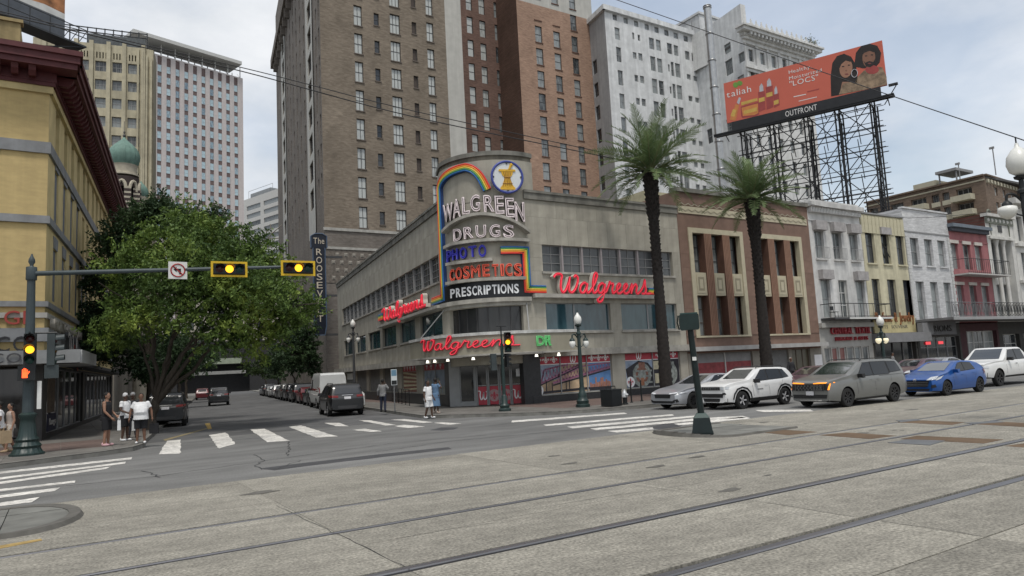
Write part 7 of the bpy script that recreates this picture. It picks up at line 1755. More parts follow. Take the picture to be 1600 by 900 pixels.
def make_car(name, label, cat, S_, group=None):
 root=E(name, label, cat, (0, 0, 0), 0, group);body, bvh=car_body(S_);bo=link('body', body, root);L, W=S_['L'], S_['W']
 def pt(nm, view, pts, m, off=.006, par=None, both=True, cuts=3):
  vws=[view, 'R']if view=='L' and both else[view];mir=view in 'FB' and both and min(p[0]for p in pts)>.0;o=None
  for vw in vws:V, F=patch(bvh, vw, pts, off, cuts);o=MB().add(V, F).obj(nm, m, par or root, 60)
  if mir:V, F=patch(bvh, view, [(-p[0], p[1])for p in pts][::-1], off, cuts);MB().add(V, F).obj(nm, m, par or root, 60)
  return o
 sd=[q[2]for q in S_['parts']if q[0]in('side_window', 'quarter_window')]
 up=lambda p, e:(p[0], p[1]+e)
 pt('window_frame', 'L', [(sd[0][0][0]-.05, sd[0][0][1]-.02)]+[up(p, -.02)for w_ in sd for p in w_[:2]][1:]+[up(p, .022)for w_ in sd[::-1]for p in w_[2:]], c_black, .005)
 for(nm, view, pts, m, off)in S_['parts']:pt(nm, view, pts, m, off)
 for x in S_['seams']:pt('door_seam', 'L', [(x[0]-.006, x[1]), (x[0]+.006, x[1]), (x[2]+.006, x[3]), (x[2]-.006, x[3])], c_black, .003, None, True, 2)
 for x, z in S_.get('handles', ()):pt('door_handle', 'L', [(x, z), (x+.2, z), (x+.2, z+.035), (x, z+.035)], S_.get('hm', S_['paint']), .03, None, True, 1)
 r=S_['wr'];ty, rm=wheel_mesh(r, S_.get('tw', .225), S_.get('rim', c_rim), S_.get('spokes', 5), (r, S_.get('rim', c_rim).name, S_.get('spokes', 5)))
 for wx in S_['wheels']:
  for s in(-1, 1):
   w_=link('wheel', ty, root, Matrix.Translation((wx, s*(W/2-.13), r))@(Matrix.Identity(4)if s<0 else Matrix.Rotation(math.pi, 4, 'Z')));link('rim', rm, w_)
 if 'mirror' in S_:
  x, z=S_['mirror']
  for s in(-1, 1):MB().add([(x+a, s*(W/2-.06+c), z+e)for a, c, e in((0, 0, -.02), (0, .24, -.04), (-.05, .22, .12), (-.04, .02, .12), (.12, .0, -.02), (.12, .25, -.03), (.12, .24, .13), (.12, .02, .13))], [(0, 1, 2, 3), (4, 7, 6, 5), (0, 4, 5, 1), (1, 5, 6, 2), (2, 6, 7, 3), (3, 7, 4, 0)]).obj('mirror', S_.get('mm', S_['paint']), root)
 if S_.get('rails'):
  x0, x1, y, z=S_['rails']
  for s in(-1, 1):MB().tube([(x0, s*y, z-.03), (x0+.12, s*y, z+.03), (x1-.12, s*y, z+.03), (x1, s*y, z-.05)], .018, 5).obj('roof_rail', c_black, root)
 return root
def sw(*pts):return list(pts)
# ---- white compact SUV
p_w=paint('paint_white', (.66, .66, .65));p_s=paint('paint_silver', (.36, .37, .39), .35);p_g=paint('paint_grey', (.155, .157, .15), .15, .32);p_b=paint('paint_blue', (.010, .075, .29), .25);p_k=paint('paint_black', (.012, .013, .015));p_k2=paint('paint_black_blue', (.014, .016, .02));p_r=paint('paint_red', (.11, .016, .02));p_v=paint('paint_van', (.56, .57, .56));p_m=paint('paint_plum', (.10, .055, .08), .2)
FULL=[(0, .80), (.12, .90), (.35, .97), (.8, 1), (9, 1)]
def plan(L):return[(0, .78), (.10, .88), (.32, .965), (.75, 1), (L-.8, 1), (L-.3, .965), (L-.08, .90), (L, .84)]
suv=dict(L=4.40, W=1.82, paint=p_w, wheels=(.86, 3.50), wr=.355, ar=.44, spokes=5, plan=plan(4.4), top=[(0, .92), (.08, 1.02), (.5, 1.10), (1.25, 1.16), (1.38, 1.19), (2.05, 1.58), (2.4, 1.635), (3.5, 1.60), (3.95, 1.54), (4.25, 1.12), (4.38, .95), (4.4, .85)], belt=[(0, .82), (.4, .96), (1.3, 1.03), (3.3, 1.10), (4.0, 1.14), (4.4, .9)], bot=[(0, .30), (.5, .24), (3.8, .26), (4.4, .36)], mirror=(1.62, 1.05), mm=c_black, rails=(2.1, 3.8, .60, 1.64),
seams=[(1.52, .48, 1.48, 1.02), (2.52, .42, 2.48, 1.08), (3.22, .72, 3.42, 1.08)], handles=[(2.2, .93), (3.1, .95)],
parts=[('windshield', 'F', sw((-.60, 1.20), (.60, 1.20), (.52, 1.56), (-.52, 1.56)), c_wind, .008), ('side_window', 'L', sw((1.60, 1.08), (2.46, 1.11), (2.46, 1.53), (2.22, 1.52)), c_glass, .008), ('side_window', 'L', sw((2.54, 1.115), (3.38, 1.14), (3.30, 1.51), (2.54, 1.53)), c_glass, .008), ('quarter_window', 'L', sw((3.45, 1.145), (3.86, 1.19), (3.58, 1.49), (3.38, 1.50)), c_glass, .008), ('rear_window', 'B', sw((-.56, 1.16), (.56, 1.16), (.48, 1.48), (-.48, 1.48)), c_glass, .008),
('grille', 'F', sw((-.50, .80), (.50, .80), (.50, .93), (-.50, .93)), c_black, .012)]+[('grille_slot', 'F', sw((-.44+.13*k, .825), (-.36+.13*k, .825), (-.36+.13*k, .905), (-.44+.13*k, .905)), M('slot_grey', (.10, .10, .10), .3, .1), .018)for k in range(7)]+[('headlight', 'F', sw((.52, .80), (.80, .84), (.80, .94), (.52, .92)), c_lamp, .012), ('lower_grille', 'F', sw((-.62, .50), (.62, .50), (.66, .66), (-.66, .66)), c_black, .012), ('bumper_trim', 'F', sw((-.75, .33), (.75, .33), (.78, .47), (-.78, .47)), c_black, .012), ('fog_lamp', 'F', sw((.62, .62), (.76, .62), (.74, .70), (.62, .70)), c_black, .014), ('sill_trim', 'L', sw((1.28, .27), (3.08, .28), (3.08, .43), (1.28, .42)), c_black, .012),
('arch_trim', 'L', sw((.36, .40), (.42, .60), (.60, .78), (.86, .85), (1.12, .78), (1.30, .60), (1.36, .40), (1.42, .40), (1.36, .64), (1.16, .84), (.86, .91), (.56, .84), (.36, .64), (.30, .42)), c_black, .012), ('arch_trim', 'L', sw((3.0, .40), (3.06, .60), (3.24, .78), (3.50, .85), (3.76, .78), (3.94, .60), (4.0, .44), (4.06, .46), (4.0, .66), (3.8, .84), (3.5, .91), (3.2, .84), (3.0, .64), (2.94, .40)), c_black, .012), ('tail_light', 'B', sw((.52, .98), (.84, 1.0), (.82, 1.12), (.52, 1.10)), c_tail, .012), ('tail_light', 'L', sw((4.12, 1.0), (4.36, .98), (4.30, 1.1), (4.14, 1.12)), c_tail, .012), ('door_badge', 'L', sw((1.75, .74), (2.1, .74), (2.1, .765), (1.75, .765)), c_black, .01)])
# ---- silver sedan
sed=dict(L=4.95, W=1.86, paint=p_s, wheels=(.95, 3.78), wr=.345, ar=.405, rim=c_rimd, spokes=10, plan=plan(4.95), tumble=.42, top=[(0, .66), (.1, .74), (.6, .88), (1.3, .97), (1.55, 1.02), (2.45, 1.40), (2.9, 1.45), (3.4, 1.40), (4.35, 1.08), (4.85, 1.03), (4.95, .9)], belt=[(0, .62), (.5, .78), (1.4, .90), (3.4, .97), (4.4, 1.0), (4.95, .88)], bot=[(0, .24), (.5, .19), (4.2, .2), (4.95, .34)], mirror=(1.85, .93), seams=[(1.62, .42, 1.60, .9), (2.72, .36, 2.70, .94), (3.5, .62, 3.62, .96)], handles=[(2.4, .80), (3.35, .83)],
parts=[('windshield', 'F', sw((-.62, 1.04), (.62, 1.04), (.50, 1.375), (-.50, 1.375)), c_wind, .008), ('side_window', 'L', sw((1.90, .98), (2.68, 1.0), (2.68, 1.36), (2.48, 1.33)), c_glass, .008), ('side_window', 'L', sw((2.75, 1.0), (3.55, 1.03), (3.42, 1.31), (2.75, 1.365)), c_glass, .008), ('quarter_window', 'L', sw((3.62, 1.035), (3.92, 1.06), (3.52, 1.27), (3.48, 1.29)), c_glass, .008), ('rear_window', 'B', sw((-.55, 1.12), (.55, 1.12), (.46, 1.34), (-.46, 1.34)), c_glass, .008), ('grille', 'F', sw((-.46, .50), (.46, .50), (.50, .66), (-.50, .66)), c_black, .012), ('headlight', 'F', sw((.42, .665), (.86, .70), (.86, .745), (.42, .70)), c_drl, .014), ('headlight', 'L', sw((.16, .66), (.62, .72), (.58, .75), (.16, .70)), c_lamp, .012), ('lower_grille', 'F', sw((-.6, .28), (.6, .28), (.66, .38), (-.66, .38)), c_black, .012), ('air_intake', 'F', sw((.62, .30), (.82, .34), (.80, .46), (.62, .40)), c_black, .012), ('sill_trim', 'L', sw((1.42, .2), (3.34, .2), (3.34, .27), (1.42, .27)), c_black, .01), ('tail_light', 'B', sw((-.8, .86), (.8, .86), (.8, .96), (-.8, .96)), c_tail, .012)])
# ---- grey minivan
van_=dict(L=5.15, W=1.98, paint=p_g, wheels=(.95, 4.04), wr=.36, ar=.43, rim=c_rimd, spokes=8, plan=plan(5.15), tumble=.30, top=[(0, .92), (.08, 1.04), (.6, 1.13), (1.15, 1.20), (1.3, 1.24), (2.2, 1.69), (2.6, 1.755), (4.2, 1.74), (4.75, 1.66), (5.0, 1.2), (5.12, 1.0), (5.15, .8)], belt=[(0, .84), (.5, 1.0), (1.4, 1.07), (4.0, 1.10), (4.8, 1.12), (5.15, .9)], bot=[(0, .27), (.5, .2), (4.5, .22), (5.15, .34)], mirror=(1.72, 1.10), mm=c_black, rails=(2.3, 4.5, .70, 1.76), seams=[(1.60, .46, 1.56, 1.06), (2.78, .34, 2.76, 1.10), (3.86, .86, 3.9, 1.1)], handles=[(2.5, .94), (2.9, .95)],
parts=[('windshield', 'F', sw((-.70, 1.24), (.70, 1.24), (.62, 1.68), (-.62, 1.68)), c_wind, .008), ('side_window', 'L', sw((1.72, 1.12), (2.70, 1.14), (2.70, 1.63), (2.28, 1.62)), c_glass, .008), ('side_window', 'L', sw((2.78, 1.14), (3.80, 1.15), (3.76, 1.63), (2.78, 1.64)), c_glass, .008), ('quarter_window', 'L', sw((3.92, 1.20), (4.74, 1.24), (4.52, 1.60), (3.86, 1.62)), c_glass, .008), ('rear_window', 'B', sw((-.66, 1.2), (.66, 1.2), (.58, 1.6), (-.58, 1.6)), c_glass, .008), ('grille', 'F', sw((-.62, .66), (.62, .66), (.60, .92), (-.60, .92)), c_black, .012), ('drl_strip', 'F', sw((.20, .925), (.90, .95), (.90, .978), (.20, .955)), c_amb, .016), ('drl_strip', 'F', sw((.79, .70), (.82, .70), (.84, .93), (.81, .93)), c_amb, .016), ('headlight', 'F', sw((.64, .68), (.78, .68), (.80, .92), (.64, .92)), c_black, .014), ('lower_grille', 'F', sw((-.72, .38), (.72, .38), (.76, .52), (-.76, .52)), c_black, .012), ('bumper_lip', 'F', sw((-.78, .28), (.78, .28), (.8, .33), (-.8, .33)), c_chr, .012), ('number_plate', 'F', sw((-.20, .50), (.14, .50), (.14, .65), (-.20, .65)), c_plate, .03), ('sill_trim', 'L', sw((1.44, .22), (3.56, .23), (3.56, .31), (1.44, .30)), c_black, .01), ('tail_light', 'B', sw((-.9, 1.0), (.9, 1.0), (.9, 1.08), (-.9, 1.08)), c_tail, .012), ('slide_rail', 'L', sw((3.1, 1.085), (4.85, 1.10), (4.85, 1.115), (3.1, 1.10)), c_black, .01)]
+[('grille_bar', 'F', sw((-.58+.145*k+.05*(j%2), .69+.075*j), (-.50+.145*k+.05*(j%2), .69+.075*j), (-.54+.145*k+.05*(j%2), .73+.075*j)), M('grille_grey', (.16, .16, .16), .4, .1), .018)for k in range(8)for j in range(3)])
# ---- blue hatchback
hat=dict(L=4.30, W=1.78, paint=p_b, wheels=(.88, 3.53), wr=.325, ar=.385, rim=c_rimd, spokes=7, plan=plan(4.3), tumble=.40, top=[(0, .70), (.1, .80), (.6, .93), (1.05, 1.0), (1.22, 1.05), (2.05, 1.41), (2.45, 1.465), (3.2, 1.43), (3.75, 1.32), (4.1, 1.02), (4.28, .92), (4.3, .8)], belt=[(0, .66), (.5, .82), (1.2, .92), (3.2, 1.0), (4.0, 1.03), (4.3, .85)], bot=[(0, .22), (.5, .18), (3.7, .2), (4.3, .3)], mirror=(1.5, .98), seams=[(1.42, .42, 1.38, .92), (2.42, .34, 2.40, .97), (3.15, .66, 3.34, 1.0)], handles=[(2.12, .83), (3.0, .87)],
parts=[('windshield', 'F', sw((-.60, 1.06), (.60, 1.06), (.50, 1.39), (-.50, 1.39)), c_wind, .008), ('side_window', 'L', sw((1.58, .99), (2.38, 1.02), (2.38, 1.37), (2.10, 1.34)), c_glass, .008), ('side_window', 'L', sw((2.45, 1.025), (3.28, 1.06), (3.10, 1.33), (2.45, 1.375)), c_glass, .008), ('rear_window', 'B', sw((-.52, 1.08), (.52, 1.08), (.44, 1.3), (-.44, 1.3)), c_glass, .008), ('grille', 'F', sw((-.52, .42), (.52, .42), (.62, .68), (-.62, .68)), c_black, .012)]+[('grille_bar', 'F', sw((-.56, .46+.07*k), (.56, .46+.07*k), (.57, .478+.07*k), (-.57, .478+.07*k)), c_chr, .018)for k in range(3)]+[('emblem', 'F', sw(*[(.085*math.cos(t), .70+.05*math.sin(t))for t in np.linspace(0, 6.28, 13)[:-1]]), c_chr, .022), ('emblem_letter', 'F', sw((-.035, .675), (-.02, .675), (-.01, .695), (.015, .695), (.01, .675), (.03, .675), (.045, .725), (.03, .725), (.02, .705), (-.01, .705), (0, .725), (-.02, .725)), p_b, .028), ('headlight', 'F', sw((.50, .70), (.78, .72), (.82, .86), (.60, .82)), c_lamp, .012), ('headlight', 'L', sw((.16, .68), (.42, .74), (.72, .88), (.34, .82)), c_lamp, .012), ('fog_lamp', 'F', sw((.66, .36), (.80, .40), (.78, .52), (.68, .48)), c_black, .012), ('lower_grille', 'F', sw((-.55, .25), (.55, .25), (.6, .34), (-.6, .34)), c_black, .012), ('tail_light', 'L', sw((3.92, .92), (4.24, .88), (4.2, 1.0), (3.9, 1.02)), c_tail, .012), ('tail_light', 'B', sw((.55, .84), (.84, .86), (.8, 1.0), (.52, .96)), c_tail, .012)])
# ---- white pickup
pick_=dict(L=5.85, W=2.02, paint=p_w, wheels=(1.02, 4.72), wr=.41, ar=.50, rim=c_rimd, spokes=6, plan=plan(5.85), tumble=.30, top=[(0, 1.08), (.06, 1.18), (.6, 1.24), (1.5, 1.28), (1.62, 1.32), (2.25, 1.84), (2.5, 1.92), (3.6, 1.90), (3.85, 1.82), (4.0, 1.36), (4.05, 1.33), (5.8, 1.33), (5.85, 1.2)], belt=[(0, 1.04), (.6, 1.16), (1.6, 1.2), (3.9, 1.22), (4.1, 1.30), (5.85, 1.18)], bot=[(0, .46), (.5, .40), (5.2, .42), (5.85, .54)], mirror=(2.0, 1.28), mm=c_black, seams=[(1.78, .6, 1.76, 1.2), (2.92, .5, 2.92, 1.22), (3.92, .55, 3.92, 1.22)], handles=[(2.6, 1.06), (3.6, 1.06)], hm=c_black,
parts=[('windshield', 'F', sw((-.74, 1.34), (.74, 1.34), (.66, 1.84), (-.66, 1.84)), c_wind, .008), ('side_window', 'L', sw((1.94, 1.28), (2.86, 1.29), (2.86, 1.78), (2.34, 1.77)), c_glass, .008), ('side_window', 'L', sw((2.96, 1.29), (3.78, 1.3), (3.66, 1.78), (2.96, 1.79)), c_glass, .008), ('rear_window', 'B', sw((-.6, 1.42), (.6, 1.42), (.55, 1.78), (-.55, 1.78)), c_glass, .008), ('grille', 'F', sw((-.68, .74), (.68, .74), (.70, 1.08), (-.70, 1.08)), c_black, .014), ('grille_bar', 'F', sw((-.66, .90), (.66, .90), (.66, .94), (-.66, .94)), M('bar_dark', (.05, .05, .05), .3), .024), ('emblem', 'F', sw((-.14, .90), (-.06, .90), (-.06, .87), (.06, .87), (.06, .90), (.14, .90), (.14, .95), (.06, .95), (.06, .98), (-.06, .98), (-.06, .95), (-.14, .95)), M('bar_dark', (0, 0, 0)), .03), ('headlight', 'F', sw((.70, .92), (.92, .92), (.92, 1.02), (.70, 1.05)), c_drl, .014), ('bumper', 'F', sw((-.85, .50), (.85, .50), (.88, .70), (-.88, .70)), c_black, .014), ('sill_trim', 'L', sw((1.6, .42), (4.1, .43), (4.1, .52), (1.6, .51)), c_black, .01), ('tail_light', 'B', sw((.76, .86), (.92, .86), (.92, 1.24), (.76, 1.24)), c_tail, .014)])
# ---- black three-row SUV, cargo van
big=dict(L=4.95, W=1.98, paint=p_k, wheels=(.98, 3.98), wr=.375, ar=.45, spokes=6, plan=plan(4.95), tumble=.28, top=[(0, .98), (.08, 1.1), (.6, 1.16), (1.3, 1.22), (1.45, 1.26), (2.15, 1.71), (2.5, 1.78), (4.2, 1.76), (4.6, 1.70), (4.82, 1.2), (4.93, 1.0), (4.95, .85)], belt=[(0, .9), (.5, 1.05), (1.5, 1.10), (4.2, 1.16), (4.95, .95)], bot=[(0, .3), (.5, .24), (4.3, .26), (4.95, .38)], mirror=(1.75, 1.14), rails=(2.3, 4.4, .70, 1.78), seams=[(1.65, .5, 1.62, 1.1), (2.72, .4, 2.70, 1.13), (3.6, .9, 3.72, 1.14)], handles=[(2.4, .98), (3.4, 1.0)],
parts=[('windshield', 'F', sw((-.68, 1.26), (.68, 1.26), (.6, 1.7), (-.6, 1.7)), c_wind, .008), ('side_window', 'L', sw((1.76, 1.15), (2.64, 1.17), (2.64, 1.66), (2.28, 1.65)), c_glass, .008), ('side_window', 'L', sw((2.72, 1.17), (3.62, 1.19), (3.58, 1.66), (2.72, 1.67)), c_glass, .008), ('quarter_window', 'L', sw((3.70, 1.2), (4.4, 1.24), (4.3, 1.6), (3.66, 1.65)), c_glass, .008), ('rear_window', 'B', sw((-.68, 1.22), (.68, 1.22), (.6, 1.62), (-.6, 1.62)), M('rear_glass', (.03, .033, .036), .05, .1, spec=.8), .008), ('grille', 'F', sw((-.6, .7), (.6, .7), (.6, 1.0), (-.6, 1.0)), M('grille_grey', (.16, .16, .16)), .012), ('headlight', 'F', sw((.62, .86), (.9, .88), (.9, 1.0), (.62, 1.0)), c_lamp, .012), ('tail_light', 'B', sw((.50, 1.02), (.94, 1.04), (.94, 1.16), (.50, 1.13)), c_tail, .014), ('tail_light', 'L', sw((4.55, 1.05), (4.86, 1.04), (4.82, 1.15), (4.58, 1.16)), c_tail, .012), ('number_plate', 'B', sw((-.18, .93), (.18, .93), (.18, 1.06), (-.18, 1.06)), c_plate, .014), ('bumper_trim', 'B', sw((-.85, .42), (.85, .42), (.87, .58), (-.87, .58)), M('trim_grey', (.05, .05, .052), .5), .012), ('rear_badge', 'B', sw((-.3, 1.13), (.3, 1.13), (.3, 1.155), (-.3, 1.155)), c_chr, .014)])
cv=dict(L=5.9, W=2.05, paint=p_v, wheels=(1.0, 4.6), wr=.37, ar=.43, rim=c_rim, spokes=6, plan=[(0, .76), (.2, .9), (.7, 1), (5.8, 1), (5.9, .97)], tumble=.09, top=[(0, 1.0), (.1, 1.1), (.6, 1.25), (1.1, 1.35), (1.2, 1.42), (1.9, 2.35), (2.2, 2.52), (5.6, 2.50), (5.84, 2.42), (5.9, 2.3)], belt=[(0, .95), (.8, 1.1), (1.4, 1.2), (5.9, 1.2)], bot=[(0, .3), (.5, .3), (5.9, .4)], mirror=(1.5, 1.3), mm=c_black, seams=[(1.5, .5, 1.5, 1.2), (2.55, .5, 2.55, 2.2), (3.9, .5, 3.9, 2.2)], handles=[(2.3, 1.05)],
parts=[('windshield', 'F', sw((-.75, 1.42), (.75, 1.42), (.72, 2.25), (-.72, 2.25)), c_wind, .008), ('side_window', 'L', sw((1.6, 1.3), (2.45, 1.3), (2.45, 2.05), (2.05, 2.05)), c_glass, .008), ('grille', 'F', sw((-.5, .7), (.5, .7), (.5, 1.0), (-.5, 1.0)), c_black, .012), ('headlight', 'F', sw((.55, .75), (.85, .8), (.85, 1.05), (.55, 1.0)), c_lamp, .012), ('rear_door', 'B', sw((.02, .62), (.9, .62), (.86, 2.3), (.02, 2.3)), p_v, .012), ('tail_light', 'B', sw((.90, .95), (1.0, .95), (1.0, 1.5), (.90, 1.5)), c_tail, .014), ('rear_bumper', 'B', sw((-.95, .42), (.95, .42), (.95, .58), (-.95, .58)), c_black, .03), ('number_plate', 'B', sw((-.75, .75), (-.4, .75), (-.4, .9), (-.75, .9)), c_plate, .02)])
def put(c, x, y, rz):c.location=(x, y, .004);c.rotation_euler=(0, 0, rz);return c
def recar(src, label, x, y, rz, pnt=None, group=None):
 c=copy_tree(src);c['label']=label;put(c, x, y, rz)
 if group:c['group']=group
 elif 'group' in c:del c['group']
 if pnt:
  for ch in c.children:
   if ch.name.split('.')[0]=='body':
    ch.data=cached(('repaint', ch.data.name, pnt.name), lambda:ch.data.copy());ch.data.materials[0]=pnt
   elif ch.name.split('.')[0]in('door_handle', 'mirror', 'rear_door')and ch.data.materials[0]!=c_black:
    ch.data=ch.data.copy();ch.data.materials[0]=pnt
 return c
gq=lambda px, py:G(px, py)
Kc='cars waiting on the main street';Kp='cars parked along the side street';Kk='cars parked at the shop kerb'
yo=lambda near, W:near+W/2
x_, y_=gq(1324, 636);make=make_car
mv=put(make('minivan', 'dark grey minivan with amber front light strips', 'minivan', van_, Kc), x_-.95, yo(y_, 1.98)-.1, R(-1))
x_, y_=gq(1160, 639);sv=put(make('suv', 'white compact SUV with black lower trim behind the platform post', 'SUV', suv, Kc), x_-.86, yo(y_, 1.82)-.1, R(-1))
x_, y_=gq(1082, 638.5);se=put(make('sedan', 'silver sedan with black wheels nearest the drugstore kerb', 'car', sed, Kc), x_-.95, yo(y_, 1.86)-.15, R(-1))
x_, y_=gq(1484, 618);ha=put(make('hatchback', 'bright blue hatchback between the minivan and the pickup', 'car', hat, Kc), x_-.95, yo(y_, 1.78), R(-2))
x_, y_=gq(1561, 603.5);pk_=put(make('pickup_truck', 'white crew cab pickup truck with black grille at the right', 'pickup', pick_, Kc), x_-1.0, yo(y_, 2.02)-.1, R(-2))
xk=lambda px, Y:ray(px, 580)[0]/ray(px, 580)[1]*Y
recar(se, 'dark parked car half hidden between white SUV and minivan', xk(1226, 23.3), 23.4, R(-1), p_m, Kk);recar(ha, 'pale grey parked hatchback just behind the minivan nose', xk(1256, 23.3)+.5, 23.3, 0, p_s, Kk)
recar(ha, 'plum coloured parked car peeking over between the minivan and the blue hatchback', xk(1398, 23.3), 23.3, 0, p_m, Kk);recar(se, 'silver parked car behind the blue hatchback roof', xk(1424, 23.4)+.6, 23.5, 0, p_s, Kk)
for px, lab, src in((1690, 'dark parked SUV beyond the pickup', sv), ):recar(src, lab, xk(px, 23.4), 23.4, 0, p_k2, Kk)
aR=STREET+math.pi
def at_tail(px, py, L, side=0):x, y=G(px, py);return np.array([x, y])
t_=np.array([13.3, 38.3]);bk=make('suv', 'black three row SUV seen from behind at the drugstore side', 'SUV', big, Kp);n0=t_+dS*4.95;put(bk, n0[0], n0[1], aR)
bl2=recar(bk, 'black SUV with roof rails parked by the trees on the left side', 0, 0, 0, p_k2, Kp);q=np.array([4.55, 41.2])+dS*4.95;put(bl2, q[0], q[1], aR)
kr=lambda s, off=1.15:np.array([15.0, 34.8])+dS*s-np.array([math.sin(STREET), -math.cos(STREET)])*off
q=kr(13.0);recar(se, 'white silver sedan between the black SUV and the cargo van', q[0], q[1], aR, p_v, Kp)
vn=make('cargo_van', 'white high roof cargo van seen from behind on the side street', 'van', cv, Kp);q=kr(20.6, 1.25);put(vn, q[0], q[1], aR)
CL=[(26.6, se, p_k, 'black sedan parked ahead of the white van'), (32.0, ha, p_r, 'dark red hatchback two ahead of the white van'), (38.0, bk, p_k, 'black SUV parked halfway up the right side'), (44.2, bk, p_k2, 'blue black SUV after the halfway SUV on the right side'), (50.4, bk, p_g, 'dark grey SUV third of the tall row on the right side'), (56.0, se, p_k, 'black sedan past the tall SUV row on the right'), (61.6, sv, p_v, 'white SUV far up the right side'), (67.2, se, p_v, 'pale sedan beyond the far white SUV'), (73, ha, p_g, 'grey hatchback near the far end on the right'), (79, bk, p_k, 'last dark SUV at the far end on the right'), (85, se, p_s, 'farthest silver sedan on the right side')]
for s_, src, pn, lab in CL:q=kr(s_);recar(src, lab, q[0], q[1], aR, pn, Kp)
x_, y_=gq(342, 634);q=np.array([x_, y_])+dS*4.95;recar(bk, 'black SUV driving away down the middle of the side street', q[0], q[1], aR, p_k)
x_, y_=gq(316, 625);q=np.array([x_, y_])+dS*4.9;recar(sv, 'dark red SUV driving ahead of the black one', q[0], q[1], aR, p_r)
# ================================================================== people
def remesh(mb, name, mats, vox, parent, smooth=True):
 me=mb.mesh(name, mats);o=bpy.data.objects.new('tmp', me);TS.collection.objects.link(o)
 m=o.modifiers.new('r', 'REMESH');m.mode='VOXEL';m.voxel_size=vox;s=o.modifiers.new('s', 'SMOOTH');s.factor=.5;s.iterations=2
 with bpy.context.temp_override(scene=TS, view_layer=TS.view_layers[0]):dg=bpy.context.evaluated_depsgraph_get()
 m2=bpy.data.meshes.new_from_object(o.evaluated_get(dg));bpy.data.objects.remove(o);m2 .name=name
 m2 .materials.clear();m2 .materials.append(mats);m2 .shade_smooth();return link(name, m2, parent)
sk_d=M('skin_dark', (.075, .042, .028), .55, .08, 6);sk_m=M('skin_brown', (.16, .085, .055), .55, .08, 6);sk_t=M('skin_tan', (.27, .15, .10), .55, .08, 6);hr_b=M('hair_black', (.012, .011, .010), .7, .2, 20)
cl=lambda n, c:M('cloth_'+n, c, .85, .12, 7, bump=.2)
WT, BK, NV, GR, BL, RD, TN, DN=cl('white', (.66, .66, .66)), cl('black', (.014, .014, .016)), cl('navy', (.025, .03, .05)), cl('grey', (.20, .20, .20)), cl('denim_blue', (.10, .17, .27)), cl('red', (.3, .03, .06)), cl('tan', (.36, .27, .17)), cl('dark', (.03, .03, .034))
